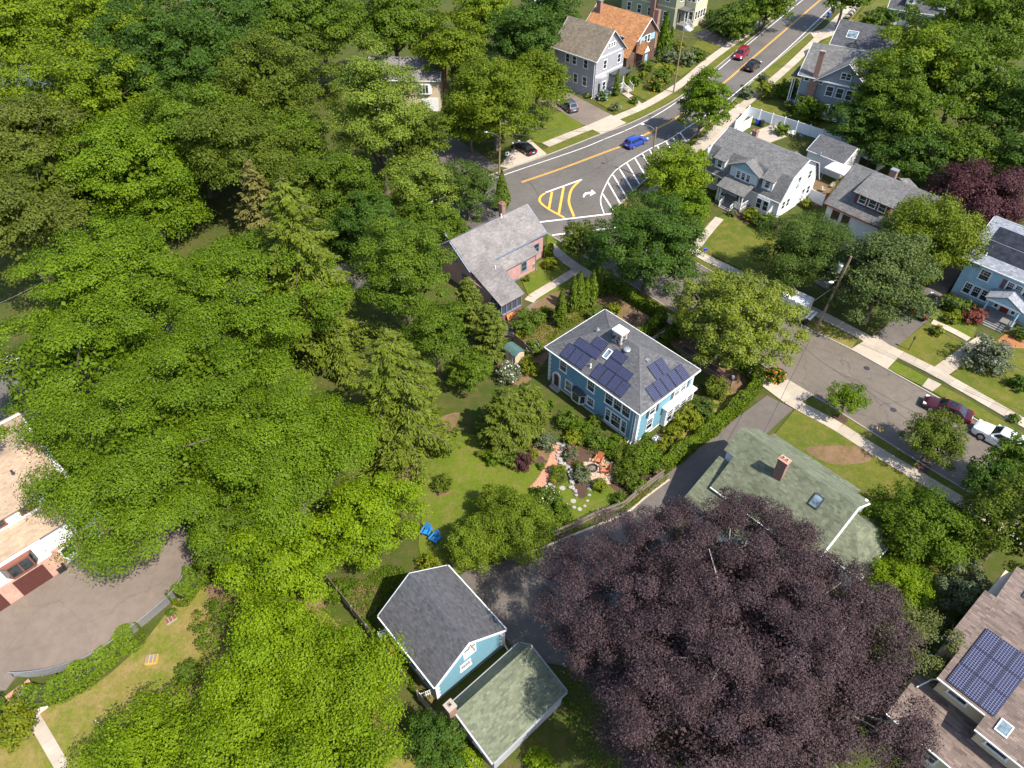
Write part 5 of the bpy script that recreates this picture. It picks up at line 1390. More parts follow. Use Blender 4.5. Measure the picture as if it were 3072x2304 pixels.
mb = MB(); mb.solid([(-1.7, yd - 2.35, 3.0), (2.2, yd - 2.35, 3.0), (0.25, yd - 2.35, 4.0)], [(-1.7, yd - 0.1, 3.0), (2.2, yd - 0.1, 3.0), (0.25, yd - 0.1, 4.0)]); Hh.add('pediment', mb, 'w_lblue')
Hh.box('portico_beam', -1.75, 2.25, yd - 2.4, yd - 2.1, 2.8, 3.02, 'white')
for x in (-1.5, 2.0):
    mb = MB(); mb.cyl((x, yd - 2.1, 0.6), (x, yd - 2.1, 2.82), 0.13, 0.11, n=12); mb.box(x - 0.17, x + 0.17, yd - 2.27, yd - 1.93, 0.6, 0.72); Hh.add('portico_column', mb, 'w_lblue', smooth=40)
Hh.door('-y', 0.25, 0.63, 1.0, 2.05, 'trim_red')
for x in (-0.75, 1.25): Hh.win('-y', x, 0.85, 0.45, 1.6, 'sash')
Hh.railing((-0.9, yd - 3.3, 0.1), (-0.9, yd - 2.25, 0.6), 0.85, 'dark_metal'); Hh.railing((1.7, yd - 3.3, 0.1), (1.7, yd - 2.25, 0.6), 0.85, 'dark_metal')
Hh.box('dormer', 1.3, 5.2, -3.9, 0, 6.3, 7.75, 'w_lblue')
for x in (2.2, 3.3, 4.4): Hh.win('-y', x, 6.75, 0.85, 0.75, 'grid', at=-3.9)
Hh.roof([[(0.9, -4.4, 7.6), (5.6, -4.4, 7.6), (5.6, -0.3, 8.9), (0.9, -0.3, 8.9)]], 'sh_blue', w=0.34, e=0.2, name='dormer_roof')
dp = [(0.9, -4.4, 7.6), (5.6, -4.4, 7.6), (5.6, -0.3, 8.9)]
for x in (2.1, 4.3):
    mb = MB(); mb.box(-0.95, 0.95, -0.9, 0.9, 0.02, 0.09); Hh.onplane('solar_panel', Vector((x, -2.8, 8.11)), dp, 1.9, 1.8, 0.07, mb.mesh(M['solar_black']))
Hh.pipe(Vector((-4.6, -4.9, 6.3)), 0.35, 0.06)

# ---- brown-roofed house, lower right corner
I_ = House('brown_roof_house', 'house with brown shingle roofs on two levels, solar panels and a blue skylight', 30.7, 21.6, -0.86)
k = 0.3
up1 = [(0.0, 0.0, 5.5), (3.45, 0.0, 5.5), (3.45, 7.5, 7.75), (0.0, 7.5, 7.75)]
up2 = [(3.45, -1.25, 5.125), (12.0, -1.25, 5.125), (12.0, 7.5, 7.75), (3.45, 7.5, 7.75)]
up0 = [(-1.02, 2.62, 6.286), (0.0, 2.62, 6.286), (0.0, 7.5, 7.75), (-1.02, 7.5, 7.75)]
bk = [(12.0, 13.0, 6.1), (-0.2, 13.0, 6.1), (-0.2, 7.5, 7.75), (12.0, 7.5, 7.75)]
I_.roof([up1, up2, up0, bk], 'sh_brown', w=0.55, e=0.17)
I_.box('wall', 0.35, 11.6, 0.4, 12.5, 0, 5.55, 'w_cream'); I_.box('wall', 3.8, 11.6, -0.85, 0.4, 0, 5.2, 'w_cream'); I_.box('wall', -0.65, 0.35, 3.0, 12.0, 0, 6.1, 'w_cream')
lw = [(-0.95, -3.5, 2.9), (12.0, -3.5, 2.9), (12.0, 2.6, 3.7), (-0.95, 2.6, 3.7)]
I_.roof([lw], 'sh_brown', w=0.55, e=0.17, name='lower_roof'); I_.box('wall', -0.6, 11.6, -3.1, 2.0, 0, 2.95, 'w_cream')
mb = MB(); mb.bar((-1.0, -3.55, 2.8), (12, -3.55, 2.8), 0.11, 0.12); I_.add('gutter', mb, 'white'); mb = MB(); mb.bar((0, -0.06, 5.42), (3.45, -0.06, 5.42), 0.1, 0.13); mb.bar((3.45, -1.31, 5.04), (12, -1.31, 5.04), 0.1, 0.13); I_.add('gutter', mb, 'white')
mb = MB(); mb.bar((0.1, 0.0, 5.3), (-0.1, 0.55, 4.1), 0.08, 0.08); mb.bar((-0.1, 0.5, 4.1), (-0.5, -0.4, 3.45), 0.08, 0.08); I_.add('downspout', mb, 'white')
for x, y in ((1.7, 0.4),): I_.win('-y', x, 4.25, 1.3, 0.55, 'plain', at=y)
for x in (5.2, 8.0): I_.win('-y', x, 3.9, 1.4, 0.55, 'plain', at=-0.85)
for x in (1.2, 2.6, 5.2): I_.win('-y', x, 0.9, 1.1, 1.4, 'sash', at=-3.1)
q = lambda x, y: (2632 + x / 1.689, 1740 + y / 1.689)
o0, ux, uy = I_.hit(*q(345, 512), up1), None, None
for i in range(3):
    for j in range(4):
        solar_panel(I_, Vector((0.5 + 0.55 + i * 1.13, 0.18 + 0.86 + j * 1.76, 5.5 + (1.04 + j * 1.76) * 0.3)) if False else Vector((1.06 + i * 1.14, 1.0 + j * 1.72 / 1.044, 5.5 + (1.0 + j * 1.72 / 1.044) * 0.3)), 0, up1, 1.10, 1.68, 6, 10, 'big') if j < 3 else None
I_.skylight(I_.hit(*q(640, 752), up2), up2, 0.85, 1.0)
p = I_.hit(*q(265, 728), lw); mb = MB(); mb.box(p.x - 0.17, p.x + 0.17, p.y - 0.2, p.y + 0.2, p.z - 0.05, p.z + 0.16); I_.add('roof_vent', mb, 'dark_metal')
p = I_.hit(*q(262, 392), lw); I_.pipe(p, 0.4, 0.1)
for kx in (0, 1):
    solar_panel(I_, Vector((1.9 + kx * 1.75, 10.0, 7.0)), 0, bk, 1.68, 1.05, 10, 6, 'landscape')
mb = MB(); mb.box(3.4, 4.6, 6.6, 7.6, 7.0, 8.6); I_.add('chimney', mb, 'brick')
mb = MB(); mb.box(-1.7, -0.7, 1.6, 2.4, 0, 0.9); I_.add('condenser_unit', mb, 'metal')
I_.box('bump_out', -1.1, -0.6, 0.2, 2.6, 0, 3.2, 'w_cream')

# ---- brick and stucco house at the left edge
J = House('brick_house', 'white stucco and salmon brick house with beige roof and brown garage doors', -40, 36, 0.82)
J.roof([[(-9, -1.75, 5.0), (3.2, -1.75, 5.0), (3.2, 0.5, 5.85), (-9, 0.5, 5.85)]], 'sh_beige', w=0.36, e=0.18, name='pent_roof')
J.roof([[(-9, 0.1, 7.3), (2.3, 0.1, 7.3), (2.3, 5.1, 8.9), (-9, 5.1, 8.9)], [(2.9, 12.0, 7.0), (-9, 12.0, 7.0), (-9, 5.1, 8.9), (2.3, 5.1, 8.9)]], 'sh_beige', w=0.36, e=0.18)
J.box('wall', -9, 2.8, 0.45, 11.6, 0, 7.2, 'stucco')
J.box('wall', -9, 3.0, -1.3, 0.45, 2.5, 5.0, 'stucco'); J.box('brick_wall', -9, 3.0, -1.3, 0.45, 0, 2.5, 'brick_pale')
J.box('garage_front', -9, -1.75, -1.72, -1.3, 2.55, 4.95, 'stucco'); J.box('brick_wall', -9, -1.75, -1.78, -1.3, 0, 2.55, 'brick_pale')
for xc in (-4.0, -7.6):
    for i in range(4):
        for j in range(4): J.box('door_panel', xc - 1.2 + i * 0.61, xc - 1.2 + i * 0.61 + 0.57, -1.83, -1.78, 0.12 + j * 0.53, 0.12 + j * 0.53 + 0.49, 'door_brown')
    J.box('garage_door', xc - 1.25, xc + 1.25, -1.81, -1.78, 0.08, 2.25, 'door_brown'); J.box('door_sill', xc - 1.35, xc + 1.35, -1.95, -1.78, 0, 0.08, 'concrete')
mb = MB(); bx = [(-5.3, -1.72), (-4.9, -2.25), (-3.1, -2.25), (-2.7, -1.72)]; mb.prism(bx, 3.0, 3.12); mb.prism(bx, 4.35, 4.5)
for x in (-4.9, -4.0, -3.1): mb.box(x - 0.05, x + 0.05, -2.27, -2.17, 3.12, 4.35)
bw = J.add('bay_window', mb, 'trim_brown')
for p, q_ in zip(bx[:-1], bx[1:]): mb = MB(); mb.bar((*p, 3.73), (*q_, 3.73), 0.02, 1.2); J.add('pane', mb, 'glass', bw)
for x in (-6.3, -3.6, -1.0, 1.3): J.win('-y', x, 6.3, 1.3, 0.75, 'plain', trim='trim_brown', at=0.45)
J.win('-y', 1.55, 3.2, 1.3, 1.1, 'sash', trim='trim_brown', at=-1.3); J.win('-y', 1.75, 0.95, 0.9, 0.7, 'plain', at=-1.3)
J.box('door', -1.3, 0.0, -1.36, -1.3, 0.1, 2.1, 'white'); J.box('door_glass', -1.15, -0.15, -1.38, -1.36, 1.0, 1.95, 'glass')
mb = MB(); mb.bar((0.5, -1.4, 0.1), (0.5, -1.4, 4.9), 0.1, 0.1, up=(1, 0, 0)); J.add('downspout', mb, 'trim_brown'); J.box('splash_block', 0.2, 0.9, -2.0, -1.45, 0, 0.12, 'concrete')
J.chimney(2.0, 4.6, 7.6, 9.6, 0.9, 0.7, 'brick_pale', 'brick_pale', 2)
J.pipe(Vector((-0.4, 3.2, 8.3)), 0.4, 0.1, 'dark_metal'); J.pipe(Vector((-2.9, 2.4, 8.0)), 0.4, 0.1, 'dark_metal')
J.skylight(Vector((-2.2, 4.0, 8.57)), [(-9, 0.1, 7.3), (2.3, 0.1, 7.3), (2.3, 5.1, 8.9)], 0.6, 0.7)

# ---- grey gabled house across the main street
K = House('grey_house', 'tall grey house with brown roof and white gable trim beside the tan driveway', 14.432, 138.535, -0.757)
K.gable(10.72, 9.14, 7.0, 11.35, 0.4, 'w_grey', 'sh_tan', 0, w=0.4, e=0.22)
for x in (-1.7, -0.1, 2.6): K.win('-y', x, 5.1, 0.9, 1.45)
for x in (0.4, 2.6): K.win('-y', x, 1.9, 0.9, 1.6)
for y in (-1.5, 2.7): K.win('+x', y, 4.9, 0.9, 1.5)
for y in (-0.62, 0.1, 0.82): K.win('+x', y, 8.3, 0.5, 0.75)
mb = MB(); mb.box(K.xw, K.xw + 0.04, -4.1, 4.1, 4.0, 4.25); mb.box(K.xw, K.xw + 0.04, -4.0, 4.0, 7.1, 7.3); K.add('belt_course', mb, 'white')
mb = MB(); bx = [(K.xw, -4.0), (K.xw + 0.8, -3.2), (K.xw + 0.8, -1.6), (K.xw, -0.8)]; mb.prism(bx, 0.3, 3.8); K.add('bay', mb, 'w_grey')
K.win('+x', -2.4, 1.5, 0.9, 1.5, at=K.xw + 0.8)
mb = MB(); mb.bar((K.xw + 0.4, -3.6, 2.2), (K.xw + 0.4, -3.59, 2.2), 0.9, 1.5); K.add('bay_side_window', mb, 'glass')
K.box('porch_floor', K.xw, K.xw + 1.9, 0.2, 4.3, 0, 0.8, 'deck'); K.box('porch_roof', K.xw, K.xw + 2.2, 0.0, 4.5, 3.4, 3.6, 'sh_grey')
for y in (0.4, 2.2, 4.1): K.box('porch_post', K.xw + 1.7, K.xw + 1.85, y - 0.07, y + 0.07, 0.8, 3.4, 'white')
K.railing((K.xw + 1.78, 0.4, 0.8), (K.xw + 1.78, 2.2, 0.8)); K.door('+x', 2.9, 0.8, mat='black')
for k_ in range(4): K.box('step', K.xw + 1.9 + k_ * 0.3, K.xw + 2.2 + k_ * 0.3, 2.4, 4.0, 0, 0.66 - k_ * 0.16, 'concrete')
K.railing((K.xw + 1.9, 2.4, 0.8), (K.xw + 3.1, 2.4, 0.1)); K.railing((K.xw + 1.9, 4.0, 0.8), (K.xw + 3.1, 4.0, 0.1))
K.box('foundation', -K.xw - 0.02, K.xw + 0.02, -K.yw - 0.02, K.yw + 0.02, 0, 0.6, 'stone'); K.downspout(K.xw - 0.25, -K.yw - 0.08, 6.9)
# ---- orange cedar roof
Lh = House('cedar_roof_house', 'brown shingled house with orange cedar roof behind the grey house', 22.24, 154.02, -0.757)
Lh.gable(13.5, 7.4, 5.3, 8.6, 0.35, 'w_brown', 'sh_orange', 0.3, w=0.45, e=0.25)
ct = [(3.6, -6.4, 2.6), (6.7, -6.4, 2.6), (6.7, -3.3, 5.75), (3.6, -3.3, 5.75)]
Lh.roof([ct], 'sh_orange', w=0.45, e=0.25, name='catslide_roof'); Lh.box('wall', 2.2, 6.2, -6.0, -3.2, 0, 2.8, 'w_brown')
Lh.win('-y', 3.0, 3.9, 0.9, 1.1); Lh.win('-y', 4.2, 0.9, 1.4, 1.3, at=-6.0)
Lh.box('gable_panel', Lh.xw, Lh.xw + 0.05, -2.4, 2.6, 4.2, 5.4, 'w_lblue'); Lh.win('+x', -0.5, 4.0, 0.8, 1.4, at=Lh.xw + 0.05); Lh.win('+x', 0.5, 4.0, 0.8, 1.4, at=Lh.xw + 0.05)
Lh.roof([[(Lh.xw, -3.2, 2.8), (Lh.xw + 1.7, -3.2, 2.8), (Lh.xw + 1.7, -1.7, 4.8), (Lh.xw, -1.7, 4.8)], [(Lh.xw + 1.7, -0.2, 2.8), (Lh.xw, -0.2, 2.8), (Lh.xw, -1.7, 4.8), (Lh.xw + 1.7, -1.7, 4.8)]], 'sh_orange', w=0.45, e=0.25, name='entry_roof')
Lh.box('entry', Lh.xw, Lh.xw + 1.4, -2.9, -0.5, 0, 3.0, 'w_brown'); mb = MB(); mb.solid([(Lh.xw + 1.4, -2.9, 2.9), (Lh.xw + 1.4, -0.5, 2.9), (Lh.xw + 1.4, -1.7, 4.5)], [(Lh.xw + 1.5, -2.9, 2.9), (Lh.xw + 1.5, -0.5, 2.9), (Lh.xw + 1.5, -1.7, 4.5)]); Lh.add('entry_gable', mb, 'white')
Lh.door('+x', -1.7, 0.5, 1.0, 2.1, 'w_lblue', 'trim_red', at=Lh.xw + 1.4)
for k_ in range(3): Lh.box('step', Lh.xw + 1.4 + k_ * 0.35, Lh.xw + 1.75 + k_ * 0.35, -2.5, -0.9, 0, 0.5 - k_ * 0.16, 'stone')
Lh.chimney(-5.2, -1.0, 7.0, 9.6, 1.0, 0.8, 'brick', 'metal', 0); Lh.chimney(6.0, 3.2, 2, 9.2, 1.0, 0.8, 'brick', 'brick', 1)
# ---- sage and cream victorian
V = House('sage_house', 'large sage green and cream house with stacked glazed porches at the top of the picture', 33.5, 176.5, -0.74)
V.gable(15.0, 10.0, 8.2, 12.8, 0.4, 'w_green', 'sh_mid', 0, w=0.5, e=0.28)
V.box('front_bay', V.xw, V.xw + 2.6, -0.6, 4.4, 0.0, 7.6, 'w_yellow'); V.box('front_bay_roof', V.xw, V.xw + 3.0, -1.0, 4.8, 7.6, 7.85, 'sh_grey')
for z in (1.6, 5.2):
    for y in (0.2, 1.3, 2.4, 3.5): V.win('+x', y, z, 0.75, 1.6, at=V.xw + 2.6)
    for x in (V.xw + 0.75, V.xw + 1.85): V.win('-y', x, z, 0.8, 1.6, at=-0.6)
V.box('entry_roof', V.xw, V.xw + 2.2, -3.6, -0.7, 3.9, 4.1, 'sh_mid'); V.box('porch_floor', V.xw, V.xw + 2.0, -3.4, -0.7, 0, 0.9, 'deck')
for y in (-3.3, -2.0): V.box('porch_post', V.xw + 1.7, V.xw + 1.85, y, y + 0.15, 0.9, 3.9, 'white')
V.door('+x', -2.4, 0.9, mat='door_brown')
for k_ in range(4): V.box('step', V.xw + 2.0 + k_ * 0.35, V.xw + 2.35 + k_ * 0.35, -3.2, -1.6, 0, 0.75 - k_ * 0.18, 'white')
V.railing((V.xw + 2.0, -3.2, 0.9), (V.xw + 3.5, -3.2, 0.1)); V.railing((V.xw + 2.0, -1.6, 0.9), (V.xw + 3.5, -1.6, 0.1))
for x in (-5.0, -2.2, 0.6, 4.8): V.win('-y', x, 5.4, 1.0, 1.8); V.win('-y', x, 1.6, 1.0, 1.7)
mb = MB(); mb.box(-7.0, 7.1, -V.yw - 0.04, -V.yw, 4.2, 4.45); mb.box(-7.0, 7.1, -V.yw - 0.04, -V.yw, 7.5, 7.7); V.add('belt_course', mb, 'w_yellow')
V.box('dormer', 2.6, 4.9, -4.4, -1, 9.0, 11.2, 'white'); V.win('-y', 3.75, 9.4, 1.4, 1.2, 'sash', at=-4.4)
V.roof([[(2.3, -0.5, 11.0), (2.3, -4.8, 11.0), (3.75, -4.8, 12.3), (3.75, -0.5, 12.3)], [(5.2, -4.8, 11.0), (5.2, -0.5, 11.0), (3.75, -0.5, 12.3), (3.75, -4.8, 12.3)]], 'sh_mid', w=0.5, e=0.28, name='dormer_roof')
V.win('+x', -2.5, 5.4, 0.9, 1.5); V.chimney(1.8, -5.2, 0, 9.6, 1.1, 0.8, 'brick', 'brick', 1)
# ---- navy house
Nv = House('navy_house', 'dark navy house with white porch railings at the top edge', 60.5, 196.0, -0.72)
Nv.gable(13, 10.0, 7.5, 11.0, 0.4, 'w_navy', 'sh_mid', 0, w=0.5, e=0.28)
for x in (-3.5, 0, 3.5): Nv.win('-y', x, 4.8, 1.1, 1.7); Nv.win('-y', x, 1.3, 1.1, 1.7)
for y in (-2.5, 2.0): Nv.win('+x', y, 4.8, 1.1, 1.7)
Nv.box('porch_floor', Nv.xw, Nv.xw + 2.6, -4.4, 4.4, 0, 0.9, 'deck'); Nv.box('porch_roof', Nv.xw, Nv.xw + 2.9, -4.6, 4.6, 3.8, 4.05, 'sh_mid')
for y in (-4.2, -1.4, 1.4, 4.2): Nv.box('porch_post', Nv.xw + 2.3, Nv.xw + 2.5, y - 0.1, y + 0.1, 0.9, 3.8, 'white')
for y in (-4.2, -1.4, 1.4): Nv.railing((Nv.xw + 2.4, y, 0.9), (Nv.xw + 2.4, y + 2.8, 0.9))
# ---- slate grey house with brick chimney
O_ = House('slate_house', 'slate grey house with broad front gable and tall red brick chimney behind the white fence', 59.17, 127.2, -0.568)
p1, p2 = O_.gable(15.0, 10.1, 6.6, 10.5, 0.5, 'w_grey2', 'sh_mid', 0, w=0.4, e=0.22)
mb = MB(); mb.solid([(-4.0, -5.35, 6.7), (4.5, -5.35, 6.7), (0.28, -5.35, 10.1)], [(-4.0, -0.3, 6.7), (4.5, -0.3, 6.7), (0.28, -0.3, 10.1)]); O_.add('front_gable', mb, 'w_grey2')
O_.roof([[(-4.6, -0.2, 6.5), (-4.6, -5.8, 6.5), (0.28, -5.8, 10.35), (0.28, 0.3, 10.35)], [(5.1, -5.8, 6.5), (5.1, -0.2, 6.5), (0.28, 0.3, 10.35), (0.28, -5.8, 10.35)]], 'sh_mid', w=0.4, e=0.22, name='gable_roof')
for a_, b_ in (((-4.6, 6.38), (0.28, 10.23)), ((5.1, 6.38), (0.28, 10.23))): mb = MB(); mb.bar((a_[0], -5.83, a_[1]), (b_[0], -5.83, b_[1]), 0.06, 0.28, up=(0, 1, 0)); O_.add('rake_board', mb, 'white')
O_.box('gable_eave', -4.3, 4.8, -5.7, -4.5, 6.5, 6.68, 'white')
mb = MB(); mb.prism([(-3.2, -4.55), (-2.2, -5.3), (2.4, -5.3), (3.4, -4.55)], 0.4, 6.5); O_.add('bay', mb, 'w_grey2')
for x in (-1.6, 0.1, 1.75): O_.win('-y', x, 4.3, 1.15, 1.6, at=-5.3)
O_.win('-y', 1.6, 1.4, 1.1, 1.6, at=-5.3); O_.win('-y', -1.4, 1.3, 0.9, 1.5, at=-5.3)
for x in (-0.1, 0.75): O_.win('-y', x, 7.5, 0.75, 1.0, at=-5.35)
O_.win('-y', -6.0, 5.7, 0.8, 0.6, 'plain'); O_.win('-y', -3.55, 5.7, 0.6, 0.6, 'plain'); O_.win('-y', -6.1, 1.8, 0.9, 1.0); O_.win('-y', -3.45, 1.8, 0.7, 1.0)
mb = MB(); mb.box(-5.3, -4.0, -5.05, -4.5, 0, 6.6); mb.box(-5.1, -4.2, -5.0, -4.55, 6.6, 10.9); mb.box(-5.15, -4.15, -5.05, -4.5, 10.9, 11.1); O_.add('chimney', mb, 'brick')
O_.box('sliding_door', -0.75, 0.6, -5.36, -5.3, 0.95, 2.9, 'glass'); O_.box('door_frame', -0.85, -0.75, -5.38, -5.3, 0.9, 3.0, 'white')
O_.box('balcony', -1.3, 1.2, -6.5, -5.3, 0.7, 0.9, 'white'); O_.railing((-1.3, -6.45, 0.9), (1.2, -6.45, 0.9)); O_.railing((-1.27, -6.4, 0.9), (-1.27, -5.4, 0.9)); O_.railing((1.17, -6.4, 0.9), (1.17, -5.4, 0.9))
O_.box('side_porch', -8.6, -7.0, -4.2, 0, 0.0, 0.8, 'deck'); O_.box('side_porch_roof', -8.8, -7.0, -4.5, 0.5, 5.9, 6.1, 'sh_grey')
for y in (-4.1, -2.2): O_.box('porch_post', -8.5, -8.35, y, y + 0.15, 0.8, 5.9, 'white')
O_.railing((-8.4, -4.1, 0.8), (-7.1, -4.1, 0.8)); O_.downspout(-6.9, -O_.yw - 0.1, 6.4); O_.box('foundation', -O_.xw, O_.xw, -O_.yw - 0.02, O_.yw + 0.02, 0, 0.5, 'brick')
# ---- charcoal roofed house
Ph = House('charcoal_roof_house', 'white house with charcoal roof and pale skylight behind the slate house', 70.475, 149.06, -0.529)
p1, p2 = Ph.gable(11.7, 11.0, 4.5, 7.5, 0.4, 'w_white', 'sh_dark', 0, w=0.45, e=0.24)
Ph.skylight(Ph.hit(2340 + 492 / 2.266, 237 / 2.266, p1), p1, 2.0, 1.8)
Ph.win('+x', -1.5, 1.0, 1.0, 1.3); Ph.win('+x', 2.0, 1.0, 1.0, 1.3)
# ---- white cape with red door
Q_ = House('white_cape', 'white cape house with dark roof, two dormers and a red front door', 91.8, 173.08, -0.478)
p1, p2 = Q_.gable(13.46, 9.0, 3.3, 7.0, 0.3, 'w_white', 'sh_dark', 0, w=0.5, e=0.28)
for x in (-4.9, -3.0): Q_.win('-y', x, 1.2, 1.1, 1.35, shut='shut_dark', sw=0.4)
Q_.win('-y', 3.2, 1.2, 1.1, 1.35, shut='shut_dark'); Q_.door('-y', -0.9, 0.5, 1.0, 2.1, 'door_red'); mb = MB(); mb.box(-1.9, 0.1, -Q_.yw - 0.9, -Q_.yw, 2.75, 2.95); Q_.add('door_hood', mb, 'white')
for x in (-2.6, 3.9):
    Q_.box('dormer', x - 0.9, x + 0.9, -3.9, -1, 4.3, 5.9, 'white'); Q_.win('-y', x, 4.75, 0.8, 1.0, at=-3.9)
    Q_.roof([[(x - 1.15, -0.6, 5.8), (x - 1.15, -4.2, 5.8), (x, -4.2, 6.75), (x, -0.6, 6.75)], [(x + 1.15, -4.2, 5.8), (x + 1.15, -0.6, 5.8), (x, -0.6, 6.75), (x, -4.2, 6.75)]], 'sh_dark', w=0.5, e=0.28, name='dormer_roof')
Q_.box('entry_deck', -2.0, 0.2, -Q_.yw - 1.6, -Q_.yw, 0, 0.5, 'wood_grey'); Q_.railing((-2.0, -Q_.yw - 1.5, 0.5), (-2.0, -Q_.yw - 0.1, 0.5), mat='wood_grey')
# ---- cream house with garage behind the poplar
Rh = House('cream_house', 'cream raised ranch with white garage door and small bow window, half hidden by trees', -19.0, 131.5, -0.05)
Rh.gable(13.0, 9.0, 5.6, 7.9, 0.3, 'w_cream', 'sh_pink', 0, w=0.4, e=0.22)
Rh.box('garage_door', 3.2, 5.8, -Rh.yw - 0.05, -Rh.yw, 0.05, 2.3, 'stucco'); Rh.box('garage_trim', 3.0, 6.0, -Rh.yw - 0.03, -Rh.yw, 0.0, 2.5, 'white')
mb = MB(); mb.prism([(2.3, -Rh.yw), (2.7, -Rh.yw - 0.45), (4.5, -Rh.yw - 0.45), (4.9, -Rh.yw)], 3.2, 5.0); bw = Rh.add('bow_window', mb, 'white')
for x in (2.85, 3.4, 3.95): Rh.box('pane', x - 0.0, x + 0.42, -Rh.yw - 0.47, -Rh.yw - 0.45, 3.5, 4.85, 'glass', bw)
for x in (-3.5, -0.5): Rh.win('-y', x, 3.5, 1.1, 1.3); Rh.win('-y', x, 0.8, 1.1, 1.1)
Rh.chimney(6.6, 1.2, 0, 9.0, 0.7, 0.9, 'brick', 'brick', 1)
# ---- houses glimpsed through the trees, top left
T1 = House('beige_roof_house', 'house with pale beige roof showing above the dark maple at the top edge', -72, 192, -0.35)
T1.gable(22, 12, 5.0, 7.6, 0.4, 'w_white', 'sh_beige', 0, w=0.6, e=0.3)
for x in (-7, -3, 1, 5, 8): T1.win('-y', x, 1.5, 1.2, 1.5)
T2 = House('white_house', 'white house glimpsed between bright maples near the left edge', -92, 140.5, -0.3)
T2.gable(15, 10, 5.2, 7.8, 0.4, 'w_white', 'sh_beige', 0, w=0.6, e=0.3)
for x in (-5, -2, 1, 4.5): T2.win('-y', x, 3.4, 1.1, 1.3); T2.win('-y', x, 0.9, 1.1, 1.3)
T2.box('deck', 2, 8.5, -8.5, -4.6, 0.0, 1.2, 'white'); T2.railing((2, -8.4, 1.2), (8.4, -8.4, 1.2)); T2.railing((8.4, -8.4, 1.2), (8.4, -4.7, 1.2))
T2.box('steps_block', -6, -4.5, -6.5, -4.6, 0, 0.8, 'concrete')
T3 = House('teal_house', 'blue-grey clapboard house peeping out at the top edge behind the dark trees', -38, 203, -0.4)
T3.gable(10, 9, 5.2, 8.2, 0.4, 'w_lblue', 'sh_mid', 0, w=0.6, e=0.3)
T3.win('+x', 0, 3.2, 1.1, 1.5); T3.win('-y', 2, 3.2, 1.1, 1.5)
# ---- little green-roofed tool shed
Sh = House('garden_shed', 'small shed with rounded green metal roof by the gravel drive', *G(1543, 1082)[:2], -0.83, 'shed')
M['greenroof'] = plain('green_metal_roof', (0.075, 0.135, 0.120), 0.45, 0.1)
Sh.box('wall', -0.9, 0.9, -0.7, 0.7, 0, 1.75, 'w_cream')
mb = MB(); arc = [(-0.95 + 1.9 * k / 8, 1.7 + 0.42 * math.sin(math.pi * k / 8)) for k in range(9)]
for p, q_ in zip(arc[:-1], arc[1:]): mb.solid([(-1.05, p[0] * 0.85, p[1]), (1.05, p[0] * 0.85, p[1]), (1.05, q_[0] * 0.85, q_[1]), (-1.05, q_[0] * 0.85, q_[1])], [(-1.05, p[0] * 0.85, p[1] + 0.04), (1.05, p[0] * 0.85, p[1] + 0.04), (1.05, q_[0] * 0.85, q_[1] + 0.04), (-1.05, q_[0] * 0.85, q_[1] + 0.04)])
Sh.add('roof', mb, 'greenroof'); Sh.yw = 0.7; Sh.xw = 0.9
Sh.door('-y', 0, 0.05, 0.75, 1.6, 'w_cream')
# ------------------------------------------------------------------ trees (crown centre and half width read in the 2212-pixel-wide overview)
MA = dict(rc=1.4, flat=0.5, amp=0.28, fill=0.52)
tree('broad bright green maple at the top of the left clump, above the beige roof', 250, 610, 175, 9.5, 'maple_bright', 0.62, group='maples of the left clump', **MA)
tree('broad bright green maple touching the tall spruce, in the left clump', 520, 620, 180, 10.0, 'maple_bright', 0.62, group='maples of the left clump', **MA)
tree('bright green maple hanging over the left street edge beside the beige roof', 170, 800, 170, 8.5, 'maple_bright', 0.62, group='maples of the left clump', **MA)
tree('bright green maple overhanging the salmon brick wall and mulch island', 310, 1010, 185, 8.5, 'maple_bright', 0.62, group='maples of the left clump', **MA)
tree('bright green maple between the brick house drive and the spruce foot', 610, 980, 190, 8.5, 'maple_bright', 0.62, group='maples of the left clump', **MA)
tree('bright green maple in the middle of the left clump', 460, 830, 170, 9.5, 'maple_bright', 0.62, group='maples of the left clump', **MA)
tree('mid green maple filling the gap south of the left clump', 500, 1140, 90, 5.5, 'maple_mid', 0.7)
FO = dict(fill=0.66)
tree('yellow-green maple in the top left corner', 60, 60, 120, 11, 'maple_yellow', 0.7, **FO)
tree('yellow-green maple near the top edge, second from the left corner', 215, 70, 110, 12, 'maple_yellow', 0.7, **FO)
tree('large dark green maple below the beige roof at the top left', 385, 130, 140, 13, 'maple_dark', 0.75, **FO)
tree('bright maple beside the white house at the upper left', 175, 235, 125, 11, 'maple_yellow', 0.7, **FO)
tree('olive oak at the left edge in the upper wood', 30, 310, 105, 12, 'oak', 0.8, **FO)
tree('bright green maple with a dark hollow beneath, upper left wood', 270, 360, 120, 9, 'maple_bright', 0.7, **FO)
tree('mid green maple in the middle of the upper left wood', 415, 290, 110, 10, 'maple_mid', 0.75, **FO)
tree('olive green tree right of the dark maple in the upper wood', 590, 190, 115, 12, 'olive', 0.75, **FO)
tree('dark green tree at the top edge right of the beige roof', 540, 40, 100, 12, 'maple_dark', 0.75, **FO)
tree('mid green tree at the top edge above the poplar', 690, 55, 95, 12, 'maple_mid', 0.75, **FO)
tree('fresh green tree at the top edge above the cream house', 850, 55, 95, 11, 'maple_mid', 0.75, **FO)
tree('pale green feathery tree behind the cream house chimney', 975, 110, 75, 9, 'sumac', 0.8, **FO)
tree('olive oak low at the left edge above the overhead wire', 35, 490, 95, 10, 'oak', 0.85, **FO)
tree('olive tree left of the browning spruce', 520, 330, 110, 10, 'olive', 0.8, **FO)
tree('mid green tree behind the browning spruce', 620, 310, 85, 8, 'maple_mid', 0.8, **FO)
tree('low green tree in front of the wood by the bare grey bush', 330, 450, 90, 4.5, 'maple_bright', 0.7, **FO)
